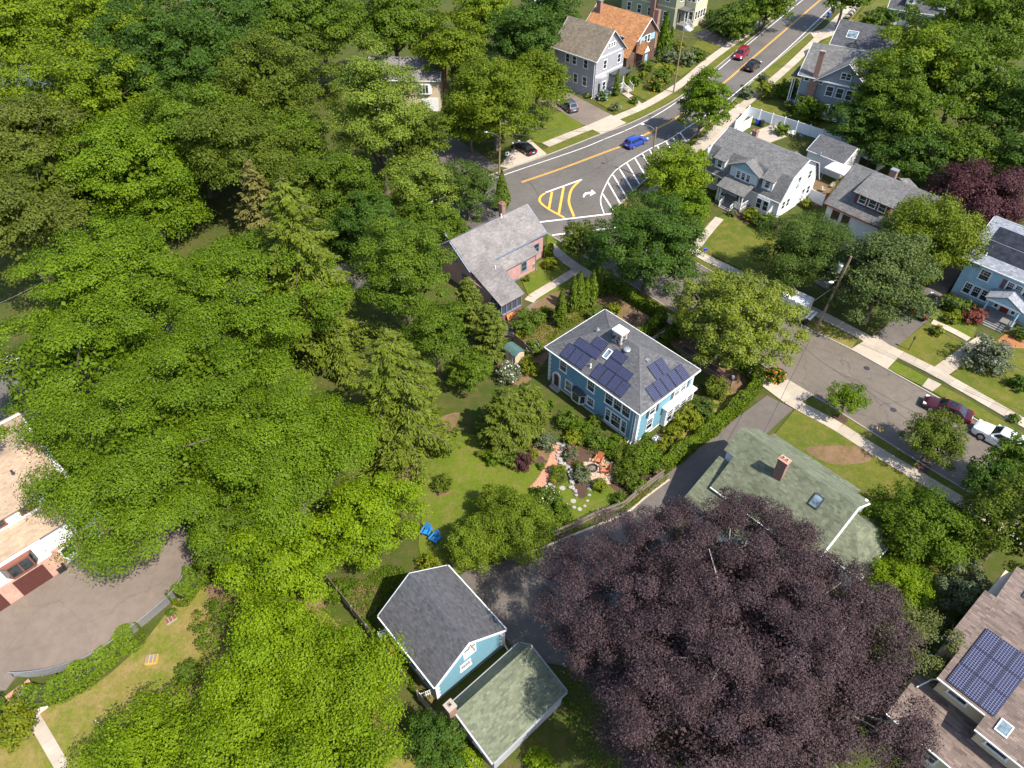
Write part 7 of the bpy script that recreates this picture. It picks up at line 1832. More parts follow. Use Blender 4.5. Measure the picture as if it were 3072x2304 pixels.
wire('overhead wire from the street lamp pole to the leaning pole', up_(t2, 8.0), t1 - Vector((0.3, 0, 2.6)), 1.2)
wire('overhead wire leaving the top of the leaning pole to the lower right', t1, (85, 28, 10.4), 1.4); wire('overhead wire leaving the leaning pole to the lower right, middle one', t1 - Vector((0.2, 0, 2.0)), (85, 27, 8.4), 1.4); wire('thick overhead cable leaving the leaning pole to the lower right', t1 - Vector((0.3, 0, 3.6)), (85, 26, 6.8), 1.5, 0.035)
wire('service wire from the leaning pole to the light blue portico house', t1 - Vector((0.2, 0, 2.4)), Vector((55.8, 74.6, 5.4)), 0.5)
wire('service wire from the leaning pole to the blue solar house', t1 - Vector((0.4, 0, 4.0)), Vector((19.9, 54.6, 5.2)), 0.8)
wire('service wire from the leaning pole to the green roof house', t1 - Vector((0.4, 0, 4.1)), Vector((24.0, 45.2, 4.4)), 0.8)
wire('wire over the street at the left edge, above the bright maple', G(-80, 940, 6), G(150, 830, 6), 0.3)
def post_sign(name, label, u, v, h, w, hh, mat, facing, pm='metal'):
    p = G(u, v); root = empty(name, (p.x, p.y, 0.05), facing, label, 'sign')
    m = MB(); m.cyl((0, 0, 0), (0, 0, h), 0.035, n=8); m.build('post', M[pm], root)
    m = MB(); m.box(-w / 2, w / 2, -0.055, -0.035, h - hh, h); return root, m.build('plate', M[mat], root)
rs, pl = post_sign('street_sign', 'tall sign seen from behind on a dark post by the corner crossing', 1700, 738, 3.0, 0.75, 1.5, 'metal', R(150), 'dark_metal')
rs, pl = post_sign('parking_sign', 'white square sign with a dark symbol beside the corner arborvitae', 1522, 496, 2.3, 0.6, 0.6, 'white_vinyl', R(20))
m = MB(); m.cyl((0, -0.056, 2.0), (0, -0.06, 2.0), 0.2, n=20); m.build('symbol', M['dark_metal'], pl); m = MB(); m.cyl((0, -0.0605, 2.0), (0, -0.063, 2.0), 0.13, n=20); m.build('symbol', M['door_red'], pl)
post_sign('small_sign', 'little white sign in the front lawn of the grey house', 1863, 330, 0.7, 0.35, 0.5, 'white_vinyl', R(-40))
post_sign('road_sign', 'thin grey sign post at the edge of the hatched road area', 1996, 478, 2.4, 0.3, 0.45, 'metal', R(60))
post_sign('street_sign_far', 'narrow sign post on the far left verge near the top', 2283, 75, 2.4, 0.3, 0.5, 'metal', R(60))
p = G(1940, 566); root = empty('fire_hydrant', (p.x, p.y, 0.08), label='orange fire hydrant on the dry corner verge', cat='hydrant')
m = MB(); m.cyl((0, 0, 0), (0, 0, 0.6), 0.13, 0.12, 12); m.ball((0, 0, 0.6), 0.14, 0.14, 0.14, 12, 4, 0.0); m.cyl((-0.22, 0, 0.42), (0.22, 0, 0.42), 0.06, n=8); m.build('barrel', M['orangeflower'], root, smooth=40)
p = G(2110, 772); root = empty('mailbox', (p.x, p.y, 0.1), label='blue letter box on a post beside the front walk of the gambrel house', cat='mailbox')
m = MB(); m.box(-0.04, 0.04, -0.04, 0.04, 0, 1.1); m.build('post', M['wood_grey'], root); m = MB(); m.box(-0.25, 0.25, -0.13, 0.13, 1.1, 1.35); m.cyl((-0.25, 0, 1.35), (0.25, 0, 1.35), 0.13, n=12); m.build('box', M['p_blue'], root)
p = G(2725, 1051); root = empty('lamp_post', (p.x, p.y, 0.08), label='black lamp post on the front lawn of the portico house', cat='lamp')
m = MB(); m.cyl((0, 0, 0), (0, 0, 1.6), 0.05, 0.04, 8); m.build('post', M['dark_metal'], root)
m = MB(); m.rings([[(math.cos(t) * r_, math.sin(t) * r_, z) for t in [k * math.pi / 3 for k in range(6)]] for r_, z in ((0.08, 1.6), (0.14, 1.7), (0.15, 1.95), (0.04, 2.1))]); m.build('lantern', M['dark_metal'], root)
p = G(2187, 1172); root = empty('garden_lamp', (p.x, p.y, 0.05), label='short lamp post standing in the hedge corner by the pavement', cat='lamp'); m = MB(); m.cyl((0, 0, 0), (0, 0, 1.9), 0.05, 0.04, 8); m.build('post', M['dark_metal'], root); m = MB(); m.box(-0.14, 0.14, -0.14, 0.14, 1.9, 2.2); m.build('lantern', M['metal'], root)
def bin_(label, u, v, mat, h=1.05, rz=0.3):
    p = G(u, v); root = empty('wheelie_bin', (p.x, p.y, 0.1), rz, label, 'bin')
    m = MB(); m.rings([[(-a, -b, z), (a, -b, z), (a, b, z), (-a, b, z)] for a, b, z in ((0.24, 0.26, 0.0), (0.30, 0.34, h))]); m.build('body', M[mat], root)
    m = MB(); m.box(-0.33, 0.33, -0.38, 0.38, h, h + 0.07); m.build('lid', M['black'] if mat != 'p_blue' else M['trim_blue'], root)
    for s_ in (-1, 1): m = MB(); m.cyl((s_ * 0.25, 0.3, 0.1), (s_ * 0.31, 0.3, 0.1), 0.1, n=10); m.build('wheel', M['black'], root)
bin_('blue wheelie bin inside the white vinyl fence', 2271, 376, 'p_blue'); bin_('black wheelie bin inside the white vinyl fence', 2283, 380, 'black', 0.95)
bin_('blue wheelie bin on the verge near the top edge', 2485, 53, 'p_blue'); bin_('dark wheelie bin on the verge near the top edge', 2496, 40, 'black')
bin_('black wheelie bin by the gravel drive, nearer the garden beds', 1550, 1006, 'black'); bin_('black wheelie bin by the gravel drive, nearer the green shed', 1532, 1024, 'black')
bin_('green bin standing under the copper beech', 1922, 2292, 'greenroof', 0.9)

# ------------------------------------------------------------------ fences
def picket_fence(name, label, px, h, gap, pw, mat, posts=2.2, pointed=True, world=False, rails=True, seed=1, th=0.025, jit=0.02):
    rng = random.Random(seed)
    line = GP(px); tot = sum((b - a).length for a, b in zip(line[:-1], line[1:]))
    root = empty(name, (line[0].x, line[0].y, 0.06), label=label, cat='fence')
    mb = MB()
    if pointed: mb.solid([(-pw / 2, -th / 2, 0.06), (pw / 2, -th / 2, 0.06), (pw / 2, -th / 2, h - 0.06), (0, -th / 2, h), (-pw / 2, -th / 2, h - 0.06)], [(-pw / 2, th / 2, 0.06), (pw / 2, th / 2, 0.06), (pw / 2, th / 2, h - 0.06), (0, th / 2, h), (-pw / 2, th / 2, h - 0.06)])
    else: mb.box(-pw / 2, pw / 2, -th / 2, th / 2, 0.04, h)
    me = mb.mesh(M[mat])
    pm = MB(); pm.box(-0.06, 0.06, -0.06, 0.06, -0.2, h + 0.08); pme = pm.mesh(M[mat])
    pts = resample(line, gap); o0 = line[0]
    for i, p in enumerate(pts[:-1]):
        q = pts[i + 1]; o = link('picket' if pointed else 'board', me, root, (p.x - o0.x, p.y - o0.y, rng.uniform(-jit, jit)), math.atan2(q.y - p.y, q.x - p.x))
    for p in resample(line, posts): link('post', pme, root, (p.x - o0.x, p.y - o0.y, 0))
    for a, b in zip(line[:-1], line[1:]):
        n = (b - a).cross(Vector((0, 0, 1))).normalized() * -0.05
        for z in (0.25 * h, 0.78 * h): m = MB(); m.bar(a - o0 + n + Vector((0, 0, z)), b - o0 + n + Vector((0, 0, z)), 0.04, 0.09); m.build('rail', M[mat], root)
    return root
picket_fence('picket_fence', 'grey wooden picket fence between the garden and the asphalt driveway', [(1992, 1425), (1924, 1476), (1868, 1524), (1791, 1551), (1712, 1590), (1646, 1617), (1600, 1646)], 1.15, 0.125, 0.075, 'wood_grey', seed=3)
picket_fence('picket_fence', 'short brown picket fence behind the blue garage by the yew', [(1360, 1703), (1392, 1718)], 1.1, 0.13, 0.08, 'wood_grey', posts=1.3, seed=4)
picket_fence('picket_gate', 'little pale picket gate at the front corner of the blue garage', [(1262, 2098), (1305, 2080)], 1.0, 0.16, 0.07, 'white', posts=1.4, seed=5)
picket_fence('board_fence', 'long dark board fence left of the blue garage, upper part', [(979, 1745), (1050, 1832), (1127, 1930)], 1.7, 0.145, 0.14, 'wood_grey', pointed=False, seed=6)
picket_fence('board_fence', 'dark board fence beside the blue garage wall, middle part', [(1165, 1978), (1225, 2058)], 1.7, 0.145, 0.14, 'wood_grey', pointed=False, seed=7)
picket_fence('board_fence', 'dark board fence running to the bottom edge past the brick chimney', [(1258, 2100), (1292, 2142), (1360, 2220), (1440, 2330)], 1.7, 0.145, 0.14, 'wood_grey', pointed=False, seed=8)
M['wood_pale'] = plain('silvered_wood', (0.40, 0.36, 0.31), 0.85, 0.2, 2.0, fine=14)
picket_fence('garden_fence', 'short silvery wooden fence at the edge of the lawn by the spruce', [(1226, 1350), (1284, 1312)], 1.3, 0.115, 0.10, 'wood_pale', pointed=False, posts=1.15, seed=9)
picket_fence('garden_fence', 'brown wooden fence beside the green shed', [(1540, 1028), (1570, 1052), (1600, 1082)], 1.4, 0.12, 0.11, 'wood_grey', pointed=False, seed=10)
picket_fence('wire_gate', 'thin dark gate by the pink house porch', [(1499, 965), (1512, 972)], 1.5, 0.14, 0.05, 'trim_blue', posts=0.9, pointed=False, seed=11)
def vinyl_fence(label, px, h=1.8, bay=2.3):
    line = resample(GP(px), bay); o0 = line[0]
    root = empty('vinyl_fence', (o0.x, o0.y, 0.05), label=label, cat='fence')
    for i, p in enumerate(line):
        m = MB(); q = p - o0; m.box(q.x - 0.07, q.x + 0.07, q.y - 0.07, q.y + 0.07, -0.1, h + 0.1); m.rings([[(q.x - s_, q.y - s_, z), (q.x + s_, q.y - s_, z), (q.x + s_, q.y + s_, z), (q.x - s_, q.y + s_, z)] for s_, z in ((0.1, h + 0.1), (0.01, h + 0.22))]); m.build('post', M['white_vinyl'], root)
        if i:
            a, b = line[i - 1] - o0, q; m = MB(); m.bar(a + Vector((0, 0, h / 2)), b + Vector((0, 0, h / 2)), 0.03, h - 0.14); pn = m.build('panel', M['white_vinyl'], root)
            m = MB(); m.bar(a + Vector((0, 0, h - 0.05)), b + Vector((0, 0, h - 0.05)), 0.07, 0.12); m.bar(a + Vector((0, 0, 0.1)), b + Vector((0, 0, 0.1)), 0.07, 0.14); m.build('rail', M['white_vinyl'], pn)
vinyl_fence('long white vinyl fence between the gambrel house and the slate house', [(2241, 350), (2300, 369), (2380, 394), (2460, 420), (2560, 452)])
vinyl_fence('white vinyl fence section at the pavement end of the long fence', [(2242, 349), (2220, 376), (2192, 402)])
vinyl_fence('short white vinyl gate beside the wheelie bins', [(2206, 408), (2240, 388), (2258, 376)])
vinyl_fence('white vinyl fence at the left side of the gambrel house', [(2118, 478), (2160, 436)])
vinyl_fence('white vinyl fence closing the patio between the gambrel house and the bungalow', [(2424, 600), (2450, 612), (2480, 626)])
vinyl_fence('grey-white fence behind the bungalow by the umbrella', [(2625, 520), (2668, 488)], 1.7)
# chain link round the curved drive
line = resample(smooth_line(GP([(46, 2036), (110, 2032), (183, 2018), (285, 1982), (403, 1902), (506, 1816), (548, 1765), (580, 1705)])), 0.35); o0 = line[0]
cf = empty('chain_link_fence', (o0.x, o0.y, 0.08), label='low chain link fence along the curved edge of the tan driveway', cat='fence')
m = MB(); m.tube([p - o0 + Vector((0, 0, 1.05)) for p in line], [0.035] * len(line), 6); m.build('top_rail', M['metal'], cf)
for p in line[::6]: m = MB(); q = p - o0; m.cyl((q.x, q.y, -0.1), (q.x, q.y, 1.08), 0.035, n=8); m.build('post', M['metal'], cf)
m = MB()
for i in range(len(line) - 3):
    a = line[i] - o0; b = line[i + 3] - o0
    for s_ in (0, 0.33, 0.66):
        aa = a.lerp(line[i + 1] - o0, s_); bb = b.lerp((line[min(i + 4, len(line) - 1)]) - o0, s_)
        m.bar(aa + Vector((0, 0, 0.05)), bb + Vector((0, 0, 1.03)), 0.014, 0.014); m.bar(bb + Vector((0, 0, 0.05)), aa + Vector((0, 0, 1.03)), 0.014, 0.014)
o = m.build('wire_mesh', M['metal'], cf, fix=False); o['kind'] = 'stuff'

# ------------------------------------------------------------------ garden of the blue house
M['terracotta'] = plain('terracotta', (0.42, 0.17, 0.09), 0.8, 0.15); M['adir_orange'] = plain('stained_wood_orange', (0.50, 0.16, 0.07), 0.6, 0.15, 4.0); M['adir_blue'] = plain('painted_wood_blue', (0.02, 0.20, 0.50), 0.5, 0.1, 4.0)
M['pathbrick'] = shingle('path_brick', (0.62, 0.27, 0.17), 0.22, 0.15); M['paver'] = plain('paver_stone', (0.48, 0.34, 0.24), 0.85, 0.15)
def adirondack(label, u, v, rz, mat, group):
    p = G(u, v); root = empty('adirondack_chair', (p.x, p.y, 0.1), rz, label, 'chair', group)
    for k in range(5): m = MB(); y = -0.42 + k * 0.115; m.box(-0.27, 0.27, y, y + 0.1, 0.38 - k * 0.03, 0.405 - k * 0.03); m.build('seat_slat', M[mat], root)
    for k in range(5):
        x = -0.26 + k * 0.108; hgt = 0.86 + 0.1 * math.sin(math.pi * (k + 0.5) / 5)
        m = MB(); m.bar((x + 0.05, 0.12, 0.26), (x * 1.15 + 0.05, 0.42, hgt + 0.12), 0.098, 0.022, up=(0, 1, 0)); m.build('back_slat', M[mat], root)
    for s_ in (-1, 1):
        m = MB(); m.box(min(s_ * 0.30, s_ * 0.44), max(s_ * 0.30, s_ * 0.44), -0.52, 0.3, 0.57, 0.595); m.build('armrest', M[mat], root)
        m = MB(); m.box(min(s_ * 0.31, s_ * 0.35), max(s_ * 0.31, s_ * 0.35), -0.46, -0.36, 0, 0.57); m.build('leg', M[mat], root)
        m = MB(); m.bar((s_ * 0.29, -0.44, 0.34), (s_ * 0.29, 0.62, 0.03), 0.03, 0.12); m.build('side_rail', M[mat], root)
adirondack('orange wooden garden chair left of the fire pit, nearer the house', 1797, 1386, R(-25), 'adir_orange', 'orange garden chairs'); adirondack('orange wooden garden chair right of the fire pit, turned sideways', 1816, 1417, R(-95), 'adir_orange', 'orange garden chairs')
adirondack('bright blue garden chair in the sun by the cherry tree', 1282, 1600, R(-20), 'adir_blue', 'blue garden chairs'); adirondack('bright blue garden chair in the shade of the yew', 1308, 1622, R(-35), 'adir_blue', 'blue garden chairs')
p = G(1778, 1409); root = empty('fire_pit', (p.x, p.y, 0.11), label='round dark metal fire pit between the orange chairs', cat='fire pit')
m = MB(); n = 20
m.rings([[(math.cos(k * 2 * math.pi / n) * r_, math.sin(k * 2 * math.pi / n) * r_, z) for k in range(n)] for r_, z in ((0.46, 0.0), (0.5, 0.3), (0.42, 0.3), (0.38, 0.06))]); m.build('ring', M['dark_metal'], root, smooth=40)
m = MB(); m.cyl((0, 0, 0.02), (0, 0, 0.08), 0.4, n=18); m.build('ash', M['gravel'], root)
for a in (0.6, 2.2): m = MB(); m.cyl((-0.3 * math.cos(a), -0.3 * math.sin(a), 0.12), (0.3 * math.cos(a), 0.3 * math.sin(a), 0.12), 0.035, n=6); m.build('log', M['wood_grey'], root)
c0 = G(1800, 1415); pr = empty('patio', (c0.x, c0.y, 0), kind='structure'); rng = random.Random(5)
for i in range(-4, 5):
    for j in range(-4, 5):
        x, y = i * 0.47 + (j % 2) * 0.2, j * 0.47
        if x * x + y * y < 2.9: m = MB(); m.box(-0.22, 0.22, -0.22, 0.22, -0.06, 0); m.build('paver', M['paver'], pr, (x, y, 0.118 + rng.uniform(0, 0.006)), rng.uniform(-0.06, 0.06))
# brick path: courses laid across the run
cl = resample(smooth_line(GP([(1672, 1338), (1665, 1365), (1655, 1395), (1640, 1420), (1622, 1448), (1600, 1474)])), 0.105)
Q = []; T = []; rng = random.Random(6)
for i, (a, b) in enumerate(zip(cl[:-1], cl[1:])):
    d = (b - a).normalized(); n_ = Vector((-d.y, d.x, 0))
    for k in range(5):
        w0 = -0.52 + k * 0.208 + (0.1 if i % 2 else 0); z = 0.122 + rng.uniform(0, 0.006)
        P = [a + n_ * w0, a + n_ * (w0 + 0.2), a + n_ * (w0 + 0.2) + d * 0.095, a + n_ * w0 + d * 0.095]
        Q.append([(q.x, q.y, z) for q in P]); T.append(min(1, max(0, rng.gauss(0.5, 0.25))))
        for s1, s2 in ((0, 1), (1, 2), (2, 3), (3, 0)): Q.append([(P[s1].x, P[s1].y, 0.09), (P[s2].x, P[s2].y, 0.09), (P[s2].x, P[s2].y, z), (P[s1].x, P[s1].y, z)]); T.append(0.3)
bp = empty('brick_path', (0, 0, 0), kind='structure'); o = link('bricks', quadmesh('bricks', np.array(Q), np.array(T), M['pathbrick']), bp); o['kind'] = 'stuff'
strip('mortar_bed', cl, 1.1, 0.112, 'soil', bp)
# dry stone wall, stone by stone
rng = random.Random(9); ico = bmesh.new(); bmesh.ops.create_icosphere(ico, subdivisions=1, radius=0.5); stone_me = []
for k in range(5):
    me = bpy.data.meshes.new('stone'); b2_ = ico.copy()
    for v_ in b2_.verts: v_.co *= rng.uniform(0.75, 1.2); v_.co.z *= 0.7
    b2_.to_mesh(me); b2_.free(); me.materials.append(M['stone_pale'] if k % 2 else M['stone']); stone_me.append(me)
def stones(root, pts, s0, s1, spread, base, name='stone'):
    for p in pts:
        s_ = rng.uniform(s0, s1); o = link(name, rng.choice(stone_me), root, (p.x + rng.uniform(-spread, spread), p.y + rng.uniform(-spread, spread), base + s_ * 0.25), rng.uniform(0, 6))
        o.scale = (s_ * rng.uniform(0.9, 1.5), s_, s_ * rng.uniform(0.6, 1.0))
sw = empty('stone_wall', (0, 0, 0), label='low dry stone wall of grey rocks beside the brick path', cat='wall')
stones(sw, resample(smooth_line(GP([(1688, 1338), (1680, 1360), (1677, 1385), (1692, 1400), (1708, 1410), (1716, 1430), (1717, 1460), (1724, 1480), (1731, 1490)])), 0.16), 0.25, 0.5, 0.22, 0.12)
sp = empty('stepping_stone_path', (0, 0, 0), kind='structure')
for u, v in ((1650, 1454), (1640, 1461), (1660, 1464), (1687, 1467), (1720, 1505), (1762, 1504), (1703, 1516), (1754, 1520), (1772, 1464), (1768, 1487), (1740, 1530), (1722, 1524), (1690, 1420), (1675, 1332), (1684, 1336)):
    p = G(u, v); m = MB(); n = 7; r_ = rng.uniform(0.14, 0.3) if (u, v) != (1772, 1464) else 0.42
    pts = [(math.cos(k * 6.283 / n) * r_ * rng.uniform(0.75, 1.2), math.sin(k * 6.283 / n) * r_ * rng.uniform(0.75, 1.2)) for k in range(n)]
    m.prism(pts, -0.02, 0.04); m.build('stone', M['stone_pale'], sp, (p.x, p.y, 0.095))
def pot(label, u, v, r_, plant, mat='terracotta', fl=None):
    p = G(u, v); root = empty('flower_pot', (p.x, p.y, 0.1), label=label, cat='plant pot')
    m = MB(); m.cyl((0, 0, 0), (0, 0, r_ * 1.5), r_ * 0.75, r_, 14); m.cyl((0, 0, r_ * 1.3), (0, 0, r_ * 1.55), r_ * 1.1, r_ * 1.1, 14); m.build('pot', M[mat], root, smooth=40)
    rg_ = np.random.default_rng(int(u)); me, _ = crown_mesh(rg_, r_ * 1.3, r_ * 0.9, r_ * 0.5, 0.12, plant); link('plant', me, root, (0, 0, r_ * 2.1))
pot('terracotta pot with yellow-green plant at the end of the brick path', 1661, 1447, 0.3, 'shrub_yellow'); pot('pale pot beside the brick path, above the terracotta one', 1656, 1418, 0.28, 'shrub', 'stone_pale'); pot('dark planter full of flowers below the stone wall', 1682, 1440, 0.36, 'shrub', 'black'); pot('dark pot behind the two path pots', 1668, 1432, 0.3, 'shrub_pale', 'black')
# raised vegetable beds
def raised_bed(label, px, h=0.28):
    P = GP(px); o0 = P[0]; root = empty('raised_bed', (o0.x, o0.y, 0.1), label=label, cat='planter'); P = [p - o0 for p in P]
    for a, b in zip(P, P[1:] + P[:1]): m = MB(); m.bar(a + Vector((0, 0, h / 2)), b + Vector((0, 0, h / 2)), 0.07, h); m.build('plank', M['wood_grey'], root)
    m = MB(); m.prism([(p.x, p.y) for p in P], -0.02, h * 0.75); m.build('soil', M['mulch'], root)
raised_bed('wooden raised bed behind the blue house, by the hedge corner', [(1872, 956), (1897, 936), (1926, 953), (1900, 974)]); raised_bed('long wooden raised bed right of the blue house', [(2105, 1098), (2118, 1088), (2202, 1140), (2190, 1160)]); raised_bed('wooden raised bed by the south hedge, upper one', [(2040, 1052), (2052, 1042), (2100, 1075), (2088, 1088)])
# air conditioner
root = empty('air_conditioner', (14.87, 48.1, 0.08), -0.834, 'grey air conditioning unit beside the blue house', 'air conditioner')
m = MB(); m.box(-0.45, 0.45, -0.45, 0.45, 0, 0.08); m.build('pad', M['concrete'], root); m = MB(); m.box(-0.38, 0.38, -0.38, 0.38, 0.08, 0.9)
for k in range(9):
    for s_ in (-1, 1): m.box(-0.36, 0.36, s_ * 0.38 - 0.01, s_ * 0.38 + 0.01, 0.14 + k * 0.08, 0.18 + k * 0.08); m.box(s_ * 0.38 - 0.01, s_ * 0.38 + 0.01, -0.36, 0.36, 0.14 + k * 0.08, 0.18 + k * 0.08)
m.build('case', M['metal'], root); m = MB(); m.cyl((0, 0, 0.9), (0, 0, 0.915), 0.32, n=20); f_ = m.build('fan_guard', M['dark_metal'], root)
m = MB()
for k in range(4): a = k * math.pi / 2; m.face([(0, 0, 0.92), (0.3 * math.cos(a), 0.3 * math.sin(a), 0.92), (0.3 * math.cos(a + 0.6), 0.3 * math.sin(a + 0.6), 0.93)])
m.build('fan_blade', M['white_vinyl'], f_)
# barrels and plastic chair behind the garage
for u, v, mt, tp, lb in ((1167, 1936, 'trim_brown', 'orange_board', 'rusty orange drum behind the blue garage'), (1183, 1958, 'door_red', 'door_red', 'dull red drum with a white label behind the blue garage')):
    p = G(u, v); root = empty('drum', (p.x, p.y, 0.05), label=lb, cat='barrel'); m = MB(); m.cyl((0, 0, 0), (0, 0, 0.88), 0.29, n=18)
    for z in (0.28, 0.58, 0.86): m.cyl((0, 0, z), (0, 0, z + 0.03), 0.31, n=18)
    m.build('shell', M[mt], root, smooth=40); m = MB(); m.cyl((0, 0, 0.88), (0, 0, 0.9), 0.27, n=18); m.build('lid', M[tp], root); m = MB(); m.box(-0.1, 0.1, -0.1, 0.1, 0.9, 0.905); m.build('paper_label', M['white'], root)
def plastic_chair(label, u, v, rz, mat='white_vinyl', group=None):
    p = G(u, v); root = empty('plastic_chair', (p.x, p.y, 0.1), rz, label, 'chair', group)
    m = MB(); m.box(-0.24, 0.24, -0.24, 0.22, 0.40, 0.43); m.build('seat', M[mat], root); m = MB(); m.bar((0, 0.22, 0.42), (0, 0.34, 0.86), 0.46, 0.03, up=(0, 1, 0)); m.build('backrest', M[mat], root)
    for sx in (-1, 1):
        m = MB(); m.box(min(sx * 0.24, sx * 0.30), max(sx * 0.24, sx * 0.30), -0.24, 0.28, 0.62, 0.65); m.build('armrest', M[mat], root)
        for y in (-0.22, 0.2): m = MB(); m.cyl((sx * 0.26, y, 0), (sx * 0.24, y, 0.62 if y < 0 else 0.42), 0.025, n=6); m.build('leg', M[mat], root)
plastic_chair('white plastic chair beside the drums at the blue garage', 1151, 1914, 1.9); plastic_chair('white patio chair by the vinyl fence, left one', 2366, 406, 0.3); plastic_chair('white patio chair by the vinyl fence, right one', 2378, 410, 0.3); plastic_chair('striped patio chair by the vinyl fence', 2402, 416, 0.6, 'trim_blue'); plastic_chair('grey lounge chair by the vinyl fence near the bins', 2316, 388, -0.5, 'metal'); plastic_chair('cushioned patio chair under the canopy, left one', 2468, 578, 0.8, 'concrete'); plastic_chair('cushioned patio chair under the canopy, right one', 2494, 566, -0.6, 'concrete')
# canopy, umbrella, round table
p = G(2503, 545); root = empty('canopy_tent', (p.x, p.y, 0.1), -0.83, 'white square canopy tent on the patio between two houses', 'tent')
m = MB(); m.rings([[(-1.6, -1.6, 2.1), (1.6, -1.6, 2.1), (1.6, 1.6, 2.1), (-1.6, 1.6, 2.1)], [(-1.6, -1.6, 2.3), (1.6, -1.6, 2.3), (1.6, 1.6, 2.3), (-1.6, 1.6, 2.3)], [(-0.4, -0.4, 2.8), (0.4, -0.4, 2.8), (0.4, 0.4, 2.8), (-0.4, 0.4, 2.8)], [(-0.05, -0.05, 3.0), (0.05, -0.05, 3.0), (0.05, 0.05, 3.0), (-0.05, 0.05, 3.0)]], cap=False); m.build('fabric_top', M['stucco'], root)
for x in (-1.55, 1.55):
    for y in (-1.55, 1.55): m = MB(); m.cyl((x, y, 0), (x, y, 2.2), 0.03, n=6); m.build('pole', M['metal'], root)
p = G(2597, 505); root = empty('parasol', (p.x, p.y, 0.1), label='round white parasol behind the bungalow', cat='umbrella')
m = MB(); m.rings([[(math.cos(k * math.pi / 4) * r_, math.sin(k * math.pi / 4) * r_, z) for k in range(8)] for r_, z in ((1.45, 2.0), (0.7, 2.35), (0.03, 2.55))], cap=False); m.build('canopy', M['stucco'], root); m = MB(); m.cyl((0, 0, 0), (0, 0, 2.5), 0.03, n=6); m.build('pole', M['metal'], root)
p = G(2473, 518); root = empty('round_table', (p.x, p.y, 0.1), label='round white table beside the canopy tent', cat='table'); m = MB(); m.cyl((0, 0, 0.7), (0, 0, 0.74), 0.55, n=20); m.build('top', M['white'], root)
for k in range(3): m = MB(); m.cyl((0.4 * math.cos(k * 2.1), 0.4 * math.sin(k * 2.1), 0), (0.1 * math.cos(k * 2.1), 0.1 * math.sin(k * 2.1), 0.7), 0.025, n=6); m.build('leg', M['metal'], root)
# boulders by the pavement near the top
for i, (u, v) in enumerate(((2541, 56), (2550, 47), (2557, 38), (2566, 30), (2576, 20))):
    p = G(u, v); root = empty('boulder', (p.x, p.y, 0.1), label='grey boulder by the top right pavement, %s of the row from the road' % ('first', 'second', 'third', 'fourth', 'fifth')[i], cat='rock', group='boulders'); o = link('rock', stone_me[i % 5], root, (0, 0, 0.35), i); o.scale = (1.6, 1.3, 1.2)

# ------------------------------------------------------------------ brick house yard: steps, flag, bits and pieces
top, bot = G(62, 2072), G(112, 2150); st = empty('garden_steps', (0, 0, 0), label='short flight of worn brick steps down to the dry lawn', cat='steps')
dd = (bot - top); dd.z = 0; ln_ = dd.length; dd.normalize(); nn_ = Vector((-dd.y, dd.x, 0))
for k in range(7):
    a = top + dd * (ln_ * k / 7); b = top + dd * (ln_ * (k + 1) / 7 + 0.02); m = MB()
    m.solid([(p.x, p.y, 0.0) for p in (a + nn_ * 0.9, a - nn_ * 0.9, b - nn_ * 0.9, b + nn_ * 0.9)][::-1], [(p.x, p.y, 0.62 - k * 0.08) for p in (a + nn_ * 0.9, a - nn_ * 0.9, b - nn_ * 0.9, b + nn_ * 0.9)][::-1]); m.build('step', M['brick_pale' if k % 2 == 0 else 'concrete_old'], st)
m = MB(); m.tube([top - nn_ * 1.0 + Vector((0, 0, 1.5)), bot - nn_ * 1.0 + Vector((0, 0, 1.0))], [0.025, 0.025], 6)
for t in (0, 0.5, 1): q = top.lerp(bot, t) - nn_ * 1.0; m.cyl((q.x, q.y, 0), (q.x, q.y, 1.5 - 0.5 * t), 0.025, n=6)
m.build('handrail', M['dark_metal'], st)
p = G(352, 2206); fp = empty('flag', (p.x, p.y, 0.08), label='small american flag on a slanting white pole in the dry lawn', cat='flag')
tip = Vector((-1.15, 0.45, 1.75)); m = MB(); m.cyl((0, 0, 0), tip, 0.022, 0.015, 8); m.build('pole', M['white'], fp)
M['flag_red'] = plain('flag_red', (0.48, 0.03, 0.05), 0.8, 0.05); M['flag_blue'] = plain('flag_blue', (0.04, 0.08, 0.25), 0.8, 0.05)
m = MB(); hoist = (Vector((0, 0, 0)) - tip).normalized(); fly = Vector((0.62, -0.30, -0.62)).normalized()
def fpt(s_, t): return tip + hoist * (0.05 + s_ * 0.62) + fly * (t * 1.05) + Vector((0.35, 0.8, 0)).normalized() * (0.07 * math.sin(t * 9 + s_ * 2) * (0.3 + t))
for r_ in range(13):
    for k in range(10):
        s0_, s1_, t0_, t1_ = r_ / 13, (r_ + 1) / 13, k / 10, (k + 1) / 10
        m.cur = 2 if (r_ < 7 and k < 4) else (0 if r_ % 2 == 0 else 1); m.face([fpt(s0_, t0_), fpt(s0_, t1_), fpt(s1_, t1_), fpt(s1_, t0_)])
fl_ = m.build('cloth', [M['flag_red'], M['white'], M['flag_blue']], fp, fix=False)
m = MB()
for i in range(5):
    for j in range(4): c_ = fpt(0.05 + i * 0.105, 0.04 + j * 0.095); n_ = hoist.cross(fly).normalized() * 0.01; m.face([c_ + n_ + hoist * 0.014, c_ + n_ + fly * 0.014, c_ + n_ - hoist * 0.014, c_ + n_ - fly * 0.014])
m.build('stars', M['white'], fl_, fix=False)
